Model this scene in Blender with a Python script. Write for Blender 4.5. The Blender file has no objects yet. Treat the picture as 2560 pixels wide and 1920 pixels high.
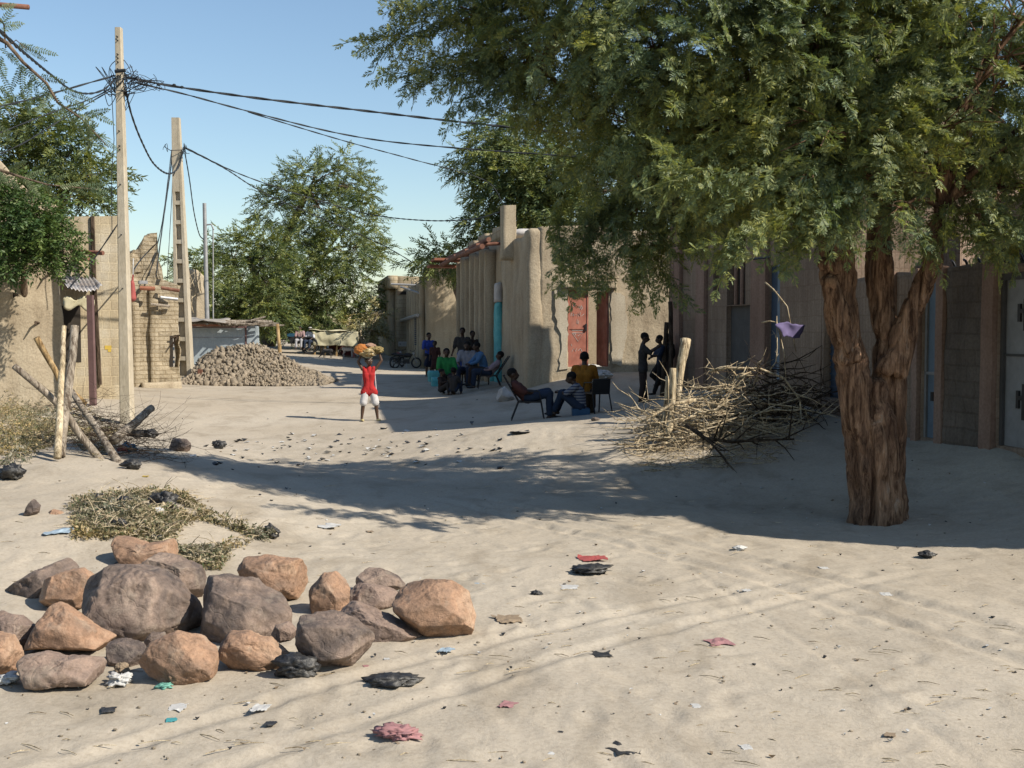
import bpy, bmesh, math, random
import numpy as np
from mathutils import Vector, Matrix, Euler, Quaternion
S = bpy.context.scene
COL = S.collection
# ---------------- camera, sky, sun, exposure
F = 2800.0                     # focal length in pixels of the 2560 wide photograph
CAMZ = 2.0
HOR = 830.0
PITCH = math.atan((960.0 - HOR) / F)
cd = bpy.data.cameras.new('camera'); cam = bpy.data.objects.new('camera', cd); COL.objects.link(cam)
cd.sensor_width = 36.0; cd.lens = 36.0 * F / 2560.0; cd.clip_end = 3000; cd.clip_start = 0.1
cam.location = (0, 0, CAMZ); cam.rotation_euler = (math.pi/2 - PITCH, 0, 0)
S.camera = cam
SUN_EL = math.radians(40.5); SDX, SDY = 1.0, -0.45          # horizontal direction towards the sun
n_ = math.hypot(SDX, SDY)
sundir = Vector((SDX/n_*math.cos(SUN_EL), SDY/n_*math.cos(SUN_EL), math.sin(SUN_EL)))
W = bpy.data.worlds.new('World'); S.world = W; W.use_nodes = True
wn = W.node_tree; bg = wn.nodes['Background']
sky = wn.nodes.new('ShaderNodeTexSky'); sky.sky_type = 'NISHITA'; sky.sun_disc = False
sky.sun_elevation = SUN_EL; sky.sun_rotation = math.atan2(SDX, SDY)
sky.air_density = 1.25; sky.dust_density = 0.55; sky.ozone_density = 1.2; sky.altitude = 260
tm = wn.nodes.new('ShaderNodeMix'); tm.data_type = 'RGBA'; tm.blend_type = 'MULTIPLY'; tm.inputs[0].default_value = 1; tm.inputs[7].default_value = (.93, 1.0, 1.06, 1)
wn.links.new(sky.outputs[0], tm.inputs[6]); wn.links.new(tm.outputs[2], bg.inputs[0]); bg.inputs[1].default_value = 0.09
sl = bpy.data.lights.new('sun', 'SUN'); so = bpy.data.objects.new('sun', sl); COL.objects.link(so)
sl.energy = 5.0; sl.angle = math.radians(0.53); sl.color = (1.0, 0.92, 0.80)
so.rotation_euler = (-sundir).to_track_quat('-Z', 'Y').to_euler(); so.location = (20, -10, 30)
S.view_settings.view_transform = 'Standard'; S.view_settings.look = 'None'
S.view_settings.exposure = 0.63; S.view_settings.gamma = 1.0
# ---------------- geometry of the view (used only to work out real positions)
def ray(px, py):
    x = (px-1280)/F; y = -(py-960)/F; c, s = math.cos(PITCH), math.sin(PITCH)
    return Vector((x, c + y*s, -s + y*c))
def at(px, py, Y):
    d = ray(px, py); t = Y/d.y
    return Vector((d.x*t, Y, CAMZ + d.z*t))
def zat(py, Y): return at(1280, py, Y).z
def xat(px, Y): return at(px, HOR, Y).x
# ---------------- numpy noise
def _h(ix, iy, iz, seed):
    n = (ix.astype(np.int64)*374761393 + iy.astype(np.int64)*668265263 + iz.astype(np.int64)*2147483647 + seed*974711) & 0xffffffff
    n = ((n ^ (n >> 13))*1274126177) & 0xffffffff
    n = (n ^ (n >> 16)) & 0xffffffff
    n = (n*2246822519) & 0xffffffff
    n = n ^ (n >> 15)
    return (n & 0xffff)/32767.5 - 1.0
def vnoise(P, seed=0):
    P = np.asarray(P, float); I = np.floor(P); f = P-I; f = f*f*(3-2*f); I = I.astype(np.int64)
    r = 0
    for dx in (0, 1):
        wx = f[:, 0] if dx else 1-f[:, 0]
        for dy in (0, 1):
            wy_ = f[:, 1] if dy else 1-f[:, 1]
            for dz in (0, 1):
                wz = f[:, 2] if dz else 1-f[:, 2]
                r = r + wx*wy_*wz*_h(I[:, 0]+dx, I[:, 1]+dy, I[:, 2]+dz, seed)
    return r
def fbm(P, scale, octv=4, seed=0, gain=.5):
    P = np.asarray(P, float)*scale; a = 1; r = 0
    for o in range(octv):
        r = r + a*vnoise(P + 17.3*o, seed+o); a *= gain; P = P*2.03
    return r
# ---------------- terrain: thin-plate spline through surveyed points
CP = []
for x, y, z in [(-3,3,0),(0,3,0),(4,3,0),(-3,6,0),(0,6,0),(3,6,0),(8,3,0),(-8,3,0.05),(0,8.5,0),(3,8.5,0),(6,9,.08),(9,10,.25),(-7,8.5,.3),
                (-60,150,1.5),(0,150,1.5),(60,150,1.5),(-35,60,1.0),(20,60,1),(15,30,.9),(-16,30,.6),(-12,15,.55),(12,15,.7),(12,20,.8),
                (-200,600,1.5),(0,600,1.5),(200,600,1.5),(0,-10,0),(-12,-10,0),(12,-10,0),(0,-30,0)]:
    CP.append((x, y, z))
for px, py, Y in [(130,1150,12.2),(0,1200,11.5),(300,1178,12),(450,1228,11.5),(640,1292,11),(100,1350,9.2),(300,1300,9.8),(450,1400,9),(600,1400,9.3),
                  (800,1350,10.7),(1200,1350,10.7),(1700,1350,10.7),(2170,1305,11.8),(400,1110,17),(200,1110,15.5),(700,1160,17.2),(1000,1200,15.2),
                  (1400,1240,13.7),(1700,1200,15),(1400,1150,16.5),(1480,1088,18),(1600,1085,17.5),(1270,1072,18.8),(1130,1085,20),(1350,1052,20.7),
                  (1600,1015,24.2),(1760,960,24),(1850,1060,17.5),(2000,1150,15.5),(2230,1115,15.2),(2500,1118,13.3),(2300,1230,13),(2560,1250,12),
                  (923,1053,24),(650,1000,28),(500,1050,23.5),(320,1062,22),(270,1000,25),(60,1040,21.5),(820,962,35),(480,957,35),(455,925,37.5),
                  (600,920,42),(1320,975,28),(1450,925,28.6),(1650,932,28.6),(1400,985,26),(1500,1000,25),(1100,985,30.5),(1100,950,36),(1000,925,48),
                  (950,915,52),(850,900,52),(800,876,60),(700,850,90),(900,960,33),(720,905,48),(30,1500,8.0),(700,1620,7.0),(1000,1600,7.2)]:
    p = at(px, py, Y); CP.append(tuple(p))
CP = np.array(CP)
def _uv(x, y): return np.stack([x/(1+np.abs(y)/18.0), 9*np.arcsinh(y/9.0)], -1)
_U = _uv(CP[:, 0], CP[:, 1])
def _tps(r2): return .5*r2*np.log(r2+1e-9)
_n = len(CP); _A = np.zeros((_n+3, _n+3))
_A[:_n, :_n] = _tps(((_U[:, None]-_U[None])**2).sum(-1)) + np.eye(_n)*0.25
_A[:_n, _n] = 1; _A[:_n, _n+1:] = _U; _A[_n, :_n] = 1; _A[_n+1:, :_n] = _U.T
_w = np.linalg.solve(_A, np.concatenate([CP[:, 2], [0, 0, 0]]))
def Hn(x, y):
    x = np.atleast_1d(np.asarray(x, float)); y = np.atleast_1d(np.asarray(y, float)); U = _uv(x, y); out = np.empty(len(x))
    for i in range(0, len(x), 20000):
        u = U[i:i+20000]; r2 = ((u[:, None]-_U[None])**2).sum(-1)
        out[i:i+20000] = _tps(r2) @ _w[:_n] + _w[_n] + u @ _w[_n+1:]
    return np.clip(out, -.25, 2.2)
def H(x, y): return float(Hn([x], [y])[0])
def gp(px, py, guess=None):
    """where the line of sight through a pixel meets the ground"""
    d = ray(px, py); t = 3.0; step = .25
    while t < 300:
        if CAMZ + d.z*t < H(d.x*t, d.y*t): break
        t += step; step = max(.25, t*.02)
    lo, hi = t-step, t
    for _ in range(20):
        m = (lo+hi)/2
        if CAMZ+d.z*m < H(d.x*m, d.y*m): hi = m
        else: lo = m
    return Vector((d.x*hi, d.y*hi, CAMZ+d.z*hi))
# ---------------- object helpers
def tag(o, label=None, cat=None, group=None, kind=None):
    if label: o['label'] = label
    if cat: o['category'] = cat
    if group: o['group'] = group
    if kind: o['kind'] = kind
    return o
def empty(name, loc=(0,0,0), rz=0, label=None, cat=None, group=None):
    o = bpy.data.objects.new(name, None); COL.objects.link(o); o.location = loc; o.rotation_euler = (0, 0, rz)
    o.empty_display_size = .2
    return tag(o, label, cat, group)
def link(name, me, mat=None, parent=None, smooth=False):
    o = bpy.data.objects.new(name, me); COL.objects.link(o)
    if mat is not None:
        me.materials.clear()
        for m in (mat if isinstance(mat, (list, tuple)) else [mat]): me.materials.append(m)
    if parent: o.parent = parent
    if smooth: me.polygons.foreach_set('use_smooth', np.ones(len(me.polygons), bool))
    return o
def npmesh(name, V, Fq):
    V = np.asarray(V, np.float32); Fq = np.asarray(Fq, np.int32); k = Fq.shape[1]
    me = bpy.data.meshes.new(name); me.vertices.add(len(V)); me.vertices.foreach_set('co', V.ravel())
    me.loops.add(Fq.size); me.loops.foreach_set('vertex_index', Fq.ravel())
    me.polygons.add(len(Fq)); me.polygons.foreach_set('loop_start', np.arange(0, Fq.size, k, dtype=np.int32))
    me.polygons.foreach_set('loop_total', np.full(len(Fq), k, np.int32))
    me.update(calc_edges=True); return me
class MB:
    """collects shapes and links them as one mesh object"""
    def __init__(s): s.v = []; s.f = []
    def add(s, V, Fc):
        o = len(s.v); s.v += [tuple(p) for p in V]; s.f += [tuple(i+o for i in f) for f in Fc]; return s
    def box(s, x0, x1, y0, y1, z0, z1, M=None):
        P = [Vector(p) for p in [(x0,y0,z0),(x1,y0,z0),(x1,y1,z0),(x0,y1,z0),(x0,y0,z1),(x1,y0,z1),(x1,y1,z1),(x0,y1,z1)]]
        if M is not None: P = [M @ p for p in P]
        return s.add(P, [(0,3,2,1),(4,5,6,7),(0,1,5,4),(1,2,6,5),(2,3,7,6),(3,0,4,7)])
    def tube(s, pts, r, n=8, cap=True, sq=False):
        pts = [Vector(p) for p in pts]; R = r if isinstance(r, (list, tuple)) else [r]*len(pts)
        base = len(s.v); prev = None
        for i, p in enumerate(pts):
            t = (pts[min(i+1, len(pts)-1)]-pts[max(i-1, 0)])
            t = t.normalized() if t.length > 1e-9 else Vector((0, 0, 1))
            if prev is None:
                a = t.orthogonal().normalized()
                if sq: a = Vector((1, 0, 0)) if abs(t.z) > .7 else Vector((0, 0, 1)); a = (a - t*a.dot(t)).normalized(); a = Quaternion(t, math.pi/4) @ a
            else: a = (prev - t*prev.dot(t)); a = a.normalized() if a.length > 1e-6 else t.orthogonal().normalized()
            prev = a; b = t.cross(a)
            for k in range(n):
                an = 2*math.pi*k/n; s.v.append(tuple(p + (a*math.cos(an)+b*math.sin(an))*R[i]))
        for i in range(len(pts)-1):
            for k in range(n):
                k2 = (k+1) % n; s.f.append((base+i*n+k, base+i*n+k2, base+(i+1)*n+k2, base+(i+1)*n+k))
        if cap:
            s.f.append(tuple(base+k for k in reversed(range(n)))); s.f.append(tuple(base+(len(pts)-1)*n+k for k in range(n)))
        return s
    def cone(s, a, b, ra, rb, n=12):
        """limb with rounded ends"""
        a, b = Vector(a), Vector(b); d = b-a
        if d.length < 1e-6: d = Vector((0, 0, 1e-4)); b = a+d
        u = d.normalized()
        pts = [a-u*ra*.98, a-u*ra*.7, a-u*ra*.3, a, b, b+u*rb*.3, b+u*rb*.7, b+u*rb*.98]
        return s.tube(pts, [ra*.15, ra*.7, ra*.95, ra, rb, rb*.95, rb*.7, rb*.15], n)
    def ell(s, c, r, M=None, nu=14, nv=9):
        c = Vector(c); base = len(s.v)
        for j in range(nv+1):
            ph = math.pi*j/nv
            for i in range(nu):
                th = 2*math.pi*i/nu
                p = Vector((r[0]*math.sin(ph)*math.cos(th), r[1]*math.sin(ph)*math.sin(th), r[2]*math.cos(ph)))
                if M is not None: p = M @ p
                s.v.append(tuple(c+p))
        for j in range(nv):
            for i in range(nu):
                i2 = (i+1) % nu; s.f.append((base+j*nu+i, base+(j+1)*nu+i, base+(j+1)*nu+i2, base+j*nu+i2))
        return s
    def mesh(s, name='m'):
        me = bpy.data.meshes.new(name); me.from_pydata(s.v, [], s.f); me.update(); return me
    def build(s, name, mat=None, parent=None, smooth=False): return link(name, s.mesh(name), mat, parent, smooth)
def remesh(me, voxel, smooth=2, name='body', disp=None):
    o = bpy.data.objects.new('tmp', me); COL.objects.link(o)
    m = o.modifiers.new('r', 'REMESH'); m.mode = 'VOXEL'; m.voxel_size = voxel
    if smooth: q = o.modifiers.new('s', 'SMOOTH'); q.factor = .5; q.iterations = smooth
    dg = bpy.context.evaluated_depsgraph_get(); r = bpy.data.meshes.new_from_object(o.evaluated_get(dg)); r.name = name
    bpy.data.objects.remove(o); return r
def vdisp(me, fn):
    n = len(me.vertices); P = np.empty(n*3, np.float32); me.vertices.foreach_get('co', P); P = P.reshape(-1, 3)
    Nn = np.empty(n*3, np.float32); me.vertices.foreach_get('normal', Nn); Nn = Nn.reshape(-1, 3)
    Q = fn(P.astype(float), Nn.astype(float)); me.vertices.foreach_set('co', Q.astype(np.float32).ravel()); me.update(); return me
def slab(w, h, t, step=.15, holes=(), top=None, amp=.02, nsc=1.5, seed=1, xmin=0.0, round_=0.0, side=None):
    """wall slab: x from xmin to w, z from 0 to h (or top(x)), y from 0 (front) to t, with rectangular holes (x0,x1,z0,z1)"""
    xs = set(np.round(np.arange(xmin, w, step), 4)) | {round(w, 4)}; zs = set(np.round(np.arange(0, h, step), 4)) | {round(h, 4)}
    for x0, x1, z0, z1 in holes: xs |= {round(x0,4), round(x1,4)}; zs |= {round(z0,4), round(z1,4)}
    xs = np.array(sorted(xs)); zs = np.array(sorted(zs))
    zf = max([q[3] for q in holes] + [h*.45])
    idx = {}; V = []; Fc = []
    def vid(i, j, k):
        if (i, j, k) not in idx:
            x = xs[i]; z = zs[j]
            if top is not None and z > zf: z = zf + (z-zf)*(top(x)-zf)/(h-zf)
            elif top is not None and top(x) < zf: z = z*min(1, top(x)/zf) if z <= zf else z
            idx[(i, j, k)] = len(V); V.append((x, 0 if k == 0 else t, z))
        return idx[(i, j, k)]
    nx, nz = len(xs)-1, len(zs)-1
    def inn(i, j):
        if i < 0 or j < 0 or i >= nx or j >= nz: return False
        cx = (xs[i]+xs[i+1])/2; cz = (zs[j]+zs[j+1])/2
        return not any(x0 < cx < x1 and z0 < cz < z1 for x0, x1, z0, z1 in holes)
    for i in range(nx):
        for j in range(nz):
            if not inn(i, j): continue
            Fc.append((vid(i,j,0), vid(i+1,j,0), vid(i+1,j+1,0), vid(i,j+1,0)))
            Fc.append((vid(i,j,1), vid(i,j+1,1), vid(i+1,j+1,1), vid(i+1,j,1)))
            if not inn(i-1, j): Fc.append((vid(i,j,0), vid(i,j+1,0), vid(i,j+1,1), vid(i,j,1)))
            if not inn(i+1, j): Fc.append((vid(i+1,j,0), vid(i+1,j,1), vid(i+1,j+1,1), vid(i+1,j+1,0)))
            if not inn(i, j-1): Fc.append((vid(i,j,0), vid(i,j,1), vid(i+1,j,1), vid(i+1,j,0)))
            if not inn(i, j+1): Fc.append((vid(i,j+1,0), vid(i+1,j+1,0), vid(i+1,j+1,1), vid(i,j+1,1)))
    V = np.array(V, float)
    if amp:
        D = np.stack([fbm(V+np.array([0, 0, 3.1*k]), nsc, 3, seed+7*k) for k in range(3)], -1)*amp
        D[V[:, 2] < .01, 2] = 0
        V = V + D
    me = bpy.data.meshes.new('slab'); me.from_pydata(V.tolist(), [], Fc); me.update(); return me
def rbox(x0, x1, y0, y1, z0, z1, step=.15, amp=.03, nsc=1.3, r=.12, seed=3, topfn=None):
    """mud mass: rounded, uneven box"""
    bm = bmesh.new(); bmesh.ops.create_cube(bm, size=1)
    me = bpy.data.meshes.new('rb')
    dims = (x1-x0, y1-y0, z1-z0); V = []; idx = {}; Fc = []
    n = [max(2, int(d/step)) for d in dims]
    def vid(i, j, k):
        if (i, j, k) not in idx: idx[(i, j, k)] = len(V); V.append((x0+dims[0]*i/n[0], y0+dims[1]*j/n[1], z0+dims[2]*k/n[2]))
        return idx[(i, j, k)]
    for i in range(n[0]):
        for j in range(n[1]):
            Fc.append((vid(i,j,n[2]), vid(i+1,j,n[2]), vid(i+1,j+1,n[2]), vid(i,j+1,n[2])))
            Fc.append((vid(i,j,0), vid(i,j+1,0), vid(i+1,j+1,0), vid(i+1,j,0)))
    for i in range(n[0]):
        for k in range(n[2]):
            Fc.append((vid(i,0,k), vid(i+1,0,k), vid(i+1,0,k+1), vid(i,0,k+1)))
            Fc.append((vid(i,n[1],k), vid(i,n[1],k+1), vid(i+1,n[1],k+1), vid(i+1,n[1],k)))
    for j in range(n[1]):
        for k in range(n[2]):
            Fc.append((vid(0,j,k), vid(0,j,k+1), vid(0,j+1,k+1), vid(0,j+1,k)))
            Fc.append((vid(n[0],j,k), vid(n[0],j+1,k), vid(n[0],j+1,k+1), vid(n[0],j,k+1)))
    bm.free()
    V = np.array(V, float)
    if r > 0:
        lo = np.array([x0+r, y0+r, z0-9]); hi = np.array([x1-r, y1-r, z1-r]); C = np.clip(V, lo, hi); d = V-C
        L = np.linalg.norm(d, axis=1, keepdims=True); V = np.where(L > r*.999, C + d/np.maximum(L, 1e-9)*r, V)
    if topfn is not None:
        m = (V[:, 2]-z0)/(z1-z0); V[:, 2] = z0 + m*(np.array([topfn(x, y) for x, y in V[:, :2]])-z0)
    if amp:
        D = np.stack([fbm(V, nsc, 4, seed+7*k) for k in range(3)], -1)*amp; D[:, 2] *= (V[:, 2] > z0+.05)
        V = V+D
    me.from_pydata(V.tolist(), [], Fc); me.update(); return me
# ---------------- materials
def nd(nt, t, **kw):
    n = nt.nodes.new(t)
    for k, v in kw.items():
        if k.startswith('i_'): n.inputs[int(k[2:]) if k[2:].isdigit() else k[2:].replace('_', ' ')].default_value = v
        else: setattr(n, k, v)
    return n
def c4(c): return (c[0], c[1], c[2], 1)
def ramp(nt, src, stops):
    r = nt.nodes.new('ShaderNodeValToRGB'); e = r.color_ramp.elements
    while len(e) > 1: e.remove(e[0])
    e[0].position = stops[0][0]; e[0].color = c4(stops[0][1])
    for p, c in stops[1:]:
        q = e.new(p); q.color = c4(c)
    nt.links.new(src, r.inputs[0]); return r.outputs[0]
def mix(nt, fac, a, b, mode='MIX'):
    m = nt.nodes.new('ShaderNodeMix'); m.data_type = 'RGBA'; m.blend_type = mode
    for s_, v in ((0, fac), (6, a), (7, b)):
        if hasattr(v, 'links'): nt.links.new(v, m.inputs[s_])
        else: m.inputs[s_].default_value = v if s_ == 0 else c4(v)
    return m.outputs[2]
def newmat(name):
    m = bpy.data.materials.new(name); m.use_nodes = True; nt = m.node_tree
    return m, nt, nt.nodes['Principled BSDF']
def coords(nt, stretch=(1,1,1), loc=(0,0,0)):
    tc = nt.nodes.new('ShaderNodeTexCoord'); mp = nt.nodes.new('ShaderNodeMapping'); mp.inputs[3].default_value = stretch; mp.inputs[1].default_value = loc
    nt.links.new(tc.outputs['Object'], mp.inputs[0]); return mp.outputs[0]
def noise(nt, vec, scale, detail=5, rough=.55, dist=0):
    n = nd(nt, 'ShaderNodeTexNoise'); n.inputs['Scale'].default_value = scale; n.inputs['Detail'].default_value = detail
    n.inputs['Roughness'].default_value = rough; n.inputs['Distortion'].default_value = dist; nt.links.new(vec, n.inputs['Vector']); return n.outputs[0]
def bump(nt, b, h, strength, dist, prev=None):
    n = nt.nodes.new('ShaderNodeBump'); n.inputs['Strength'].default_value = strength; n.inputs['Distance'].default_value = dist
    nt.links.new(h, n.inputs['Height'])
    if prev is not None: nt.links.new(prev, n.inputs['Normal'])
    nt.links.new(n.outputs[0], b.inputs['Normal']); return n.outputs[0]
def pm(name, stops, scale=3, stretch=(1,1,1), rough=.9, bs=25, bd=.01, bst=.6, detail=6, spec=.2, fine=None, metal=0, dist=0):
    m, nt, b = newmat(name); v = coords(nt, stretch)
    n = noise(nt, v, scale, detail, .6, dist); col = ramp(nt, n, stops)
    if fine:
        n2 = noise(nt, v, fine[0], 4); f = ramp(nt, n2, [(.35, (1-fine[1],)*3), (.65, (1+fine[1]*.5,)*3)]); col = mix(nt, 1.0, col, f, 'MULTIPLY')
    nt.links.new(col, b.inputs['Base Color']); b.inputs['Roughness'].default_value = rough
    b.inputs['Specular IOR Level'].default_value = spec; b.inputs['Metallic'].default_value = metal
    if bs: bump(nt, b, noise(nt, v, bs, 6, .65), bst, bd)
    return m
def var(c, k=.8, k2=1.15): return [(.3, tuple(x*k for x in c)), (.5, c), (.7, tuple(min(1, x*k2) for x in c))]
def simple(name, c, rough=.8, k=.85, scale=6, bs=30, bd=.004, **kw): return pm(name, var(c, k, 2-k), scale, rough=rough, bs=bs, bd=bd, **kw)
# ================= MATERIALS
def mud_mat(name, base, dark, light, brick=None, bstr=.8, bdist=.03, stain=None, coarse=9):
    m, nt, b = newmat(name); v = coords(nt)
    big = noise(nt, v, .7, 6, .6); col = ramp(nt, big, [(.32, dark), (.5, base), (.68, light)])
    st = noise(nt, coords(nt, (3.2, 3.2, .35)), 1.1, 5, .6)
    f = ramp(nt, st, [(.35, (.82, .8, .78)), (.55, (1, 1, 1))]); col = mix(nt, 1.0, col, f, 'MULTIPLY')
    fi = noise(nt, v, 26, 4); f2 = ramp(nt, fi, [(.35, (.85, .84, .83)), (.6, (1.06, 1.06, 1.06))]); col = mix(nt, 1.0, col, f2, 'MULTIPLY')
    b.inputs['Roughness'].default_value = .95; b.inputs['Specular IOR Level'].default_value = .1
    pr = bump(nt, b, noise(nt, v, coarse, 8, .7), bstr, bdist)
    if brick:
        bw, bh, mort, mc, off, bdpt = brick
        sx = nt.nodes.new('ShaderNodeSeparateXYZ'); nt.links.new(v, sx.inputs[0])
        ad = nd(nt, 'ShaderNodeMath', operation='ADD'); nt.links.new(sx.outputs[0], ad.inputs[0]); nt.links.new(sx.outputs[1], ad.inputs[1])
        cb = nt.nodes.new('ShaderNodeCombineXYZ'); nt.links.new(ad.outputs[0], cb.inputs[0]); nt.links.new(sx.outputs[2], cb.inputs[1])
        wv = nt.nodes.new('ShaderNodeTexNoise'); wv.inputs['Scale'].default_value = 1.7; nt.links.new(v, wv.inputs['Vector'])
        vs = nd(nt, 'ShaderNodeVectorMath', operation='SCALE'); vs.inputs['Scale'].default_value = .045; nt.links.new(wv.outputs['Color'], vs.inputs[0])
        va = nd(nt, 'ShaderNodeVectorMath', operation='ADD'); nt.links.new(cb.outputs[0], va.inputs[0]); nt.links.new(vs.outputs[0], va.inputs[1])
        bt = nt.nodes.new('ShaderNodeTexBrick'); bt.offset = off; bt.squash = 1
        bt.inputs['Scale'].default_value = 1; bt.inputs['Brick Width'].default_value = bw; bt.inputs['Row Height'].default_value = bh
        bt.inputs['Mortar Size'].default_value = mort; bt.inputs['Mortar Smooth'].default_value = .3; bt.inputs['Bias'].default_value = 0
        bt.inputs['Color1'].default_value = (1, 1, 1, 1); bt.inputs['Color2'].default_value = (.84, .84, .84, 1); bt.inputs['Mortar'].default_value = c4(mc)
        nt.links.new(va.outputs[0], bt.inputs['Vector'])
        col = mix(nt, 1.0, col, bt.outputs['Color'], 'MULTIPLY')
        inv = nd(nt, 'ShaderNodeMath', operation='SUBTRACT'); inv.inputs[0].default_value = 1; nt.links.new(bt.outputs['Fac'], inv.inputs[1])
        bump(nt, b, inv.outputs[0], .8, bdpt, pr)
    nt.links.new(col, b.inputs['Base Color'])
    return m
MUD = mud_mat('mud_plaster', (.53,.445,.32), (.44,.36,.255), (.61,.525,.39))
MUD_SMOOTH = mud_mat('smooth_mud', (.53,.44,.31), (.47,.38,.26), (.59,.5,.36), bstr=.45, bdist=.012, coarse=16)
MUD_PALE = mud_mat('pale_plaster', (.60,.53,.41), (.52,.45,.34), (.66,.60,.48), bstr=.4, bdist=.01)
BRICK = mud_mat('block_wall', (.56,.47,.32), (.48,.39,.26), (.64,.58,.46), (.185,.215,.011,(1.14,1.13,1.1),.15,.008), bstr=.35, bdist=.01)
BRICK2 = mud_mat('block_wall_far', (.53,.44,.30), (.45,.36,.25), (.60,.51,.37), (.42,.2,.014,(.75,.72,.66),.5,.012), bstr=.4, bdist=.012)
RUIN = mud_mat('mud_brick_ruin', (.54,.455,.32), (.45,.37,.255), (.62,.535,.395), (.36,.12,.014,(.74,.70,.63),.5,.02), bstr=1, bdist=.05, coarse=6)
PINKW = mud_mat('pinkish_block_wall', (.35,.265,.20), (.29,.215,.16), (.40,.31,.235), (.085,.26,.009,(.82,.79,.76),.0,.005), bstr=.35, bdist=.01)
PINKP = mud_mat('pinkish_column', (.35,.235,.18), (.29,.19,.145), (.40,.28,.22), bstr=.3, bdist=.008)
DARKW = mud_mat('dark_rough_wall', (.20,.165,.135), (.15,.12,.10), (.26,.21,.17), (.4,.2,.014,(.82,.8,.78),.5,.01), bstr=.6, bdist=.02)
def sand_mat():
    m, nt, b = newmat('sand'); v = coords(nt)
    big = noise(nt, v, .16, 6, .62, .4); col = ramp(nt, big, [(.3,(.46,.395,.305)),(.5,(.525,.46,.368)),(.7,(.57,.51,.42))])
    mid = noise(nt, coords(nt, (1,.55,1)), 1.6, 6, .65, .6); f = ramp(nt, mid, [(.33,(.80,.785,.76)),(.5,(1,1,1)),(.68,(1.07,1.06,1.05))]); col = mix(nt, 1.0, col, f, 'MULTIPLY')
    fi = noise(nt, v, 30, 5, .7); f = ramp(nt, fi, [(.3,(.84,.83,.81)),(.55,(1.03,1.03,1.03))]); col = mix(nt, 1.0, col, f, 'MULTIPLY')
    vo = nt.nodes.new('ShaderNodeTexVoronoi'); vo.inputs['Scale'].default_value = 7; nt.links.new(v, vo.inputs['Vector'])
    dots = ramp(nt, vo.outputs['Distance'], [(.045,(.45,.4,.34)),(.075,(1,1,1))])
    msk = ramp(nt, noise(nt, v, 1.3, 3), [(.52,(0,0,0)),(.6,(1,1,1))])
    col = mix(nt, msk, col, mix(nt, 1.0, col, dots, 'MULTIPLY'))
    nt.links.new(col, b.inputs['Base Color']); b.inputs['Roughness'].default_value = 1; b.inputs['Specular IOR Level'].default_value = .05
    p = bump(nt, b, noise(nt, v, 5, 8, .68, .3), .5, .03); bump(nt, b, noise(nt, v, 60, 4, .7), .5, .004, p)
    return m
SAND = sand_mat()
def leaf_mat(name, c1, c2, c3, trans=.3):
    m, nt, b = newmat(name); g = nt.nodes.new('ShaderNodeNewGeometry')
    n = noise(nt, coords(nt), .9, 3)
    r1 = ramp(nt, g.outputs['Random Per Island'], [(0, c1), (.55, c2), (1, c3)])
    r2 = ramp(nt, n, [(.35, (.7,.8,.95)), (.65, (1.25,1.12,.8))])
    col = mix(nt, 1.0, r1, r2, 'MULTIPLY'); nt.links.new(col, b.inputs['Base Color']); b.inputs['Roughness'].default_value = .55
    b.inputs['Specular IOR Level'].default_value = .3
    t = nt.nodes.new('ShaderNodeBsdfTranslucent'); nt.links.new(mix(nt, 1.0, col, (1.3,1.3,.6), 'MULTIPLY'), t.inputs[0])
    ms = nt.nodes.new('ShaderNodeMixShader'); ms.inputs[0].default_value = trans
    nt.links.new(b.outputs[0], ms.inputs[1]); nt.links.new(t.outputs[0], ms.inputs[2]); nt.links.new(ms.outputs[0], nt.nodes['Material Output'].inputs[0])
    return m
LEAF = leaf_mat('acacia_leaf', (.12,.16,.09), (.18,.225,.10), (.30,.31,.10))
LEAF_FAR = leaf_mat('feathery_leaf', (.095,.14,.065), (.155,.195,.08), (.25,.27,.10))
LEAF_NEAR = leaf_mat('pinnate_leaf', (.12,.16,.08), (.15,.19,.10), (.20,.22,.12))
LEAF_BUSH = leaf_mat('broad_leaf', (.045,.085,.024), (.07,.12,.032), (.12,.17,.05), .2)
LEAF_DRY = leaf_mat('dry_leaf', (.20,.19,.09), (.28,.25,.12), (.36,.31,.16), .1)
def bark(name, a, b_, c, gl=(.3,.27,.24)):
    m, nt, b = newmat(name); v = coords(nt, (1,1,.25))
    n = noise(nt, v, 5.5, 8, .68, 1.6); col = ramp(nt, n, [(.3,a),(.46,b_),(.6,c),(.74,gl)])
    fi = noise(nt, coords(nt,(1,1,.16)), 30, 6, .72, 1.2); f = ramp(nt, fi, [(.35,(.6,.58,.55)),(.6,(1.1,1.1,1.1))]); col = mix(nt, 1.0, col, f, 'MULTIPLY')
    fs = noise(nt, coords(nt,(1,1,.11)), 13, 7, .7, 1.0); f = ramp(nt, fs, [(.40,(.38,.34,.32)),(.5,(1,1,1)),(.66,(1.22,1.2,1.18))]); col = mix(nt, 1.0, col, f, 'MULTIPLY')
    nt.links.new(col, b.inputs['Base Color']); b.inputs['Roughness'].default_value = .9; b.inputs['Specular IOR Level'].default_value = .15
    p = bump(nt, b, fs, 1.0, .05)
    p = bump(nt, b, noise(nt, coords(nt,(1,1,.1)), 22, 8, .7, .8), .9, .03); return m
BARK = bark('orange_brown_bark', (.065,.04,.027), (.23,.135,.085), (.40,.245,.15), (.46,.40,.33))
BARK2 = bark('grey_brown_bark', (.09,.06,.045), (.20,.145,.10), (.29,.22,.16))
STICK = bark('dry_stick', (.34,.26,.16), (.50,.41,.27), (.62,.53,.38), (.66,.6,.5))
STICKG = bark('grey_stick', (.26,.22,.17), (.40,.34,.27), (.52,.46,.38), (.62,.57,.5))
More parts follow.
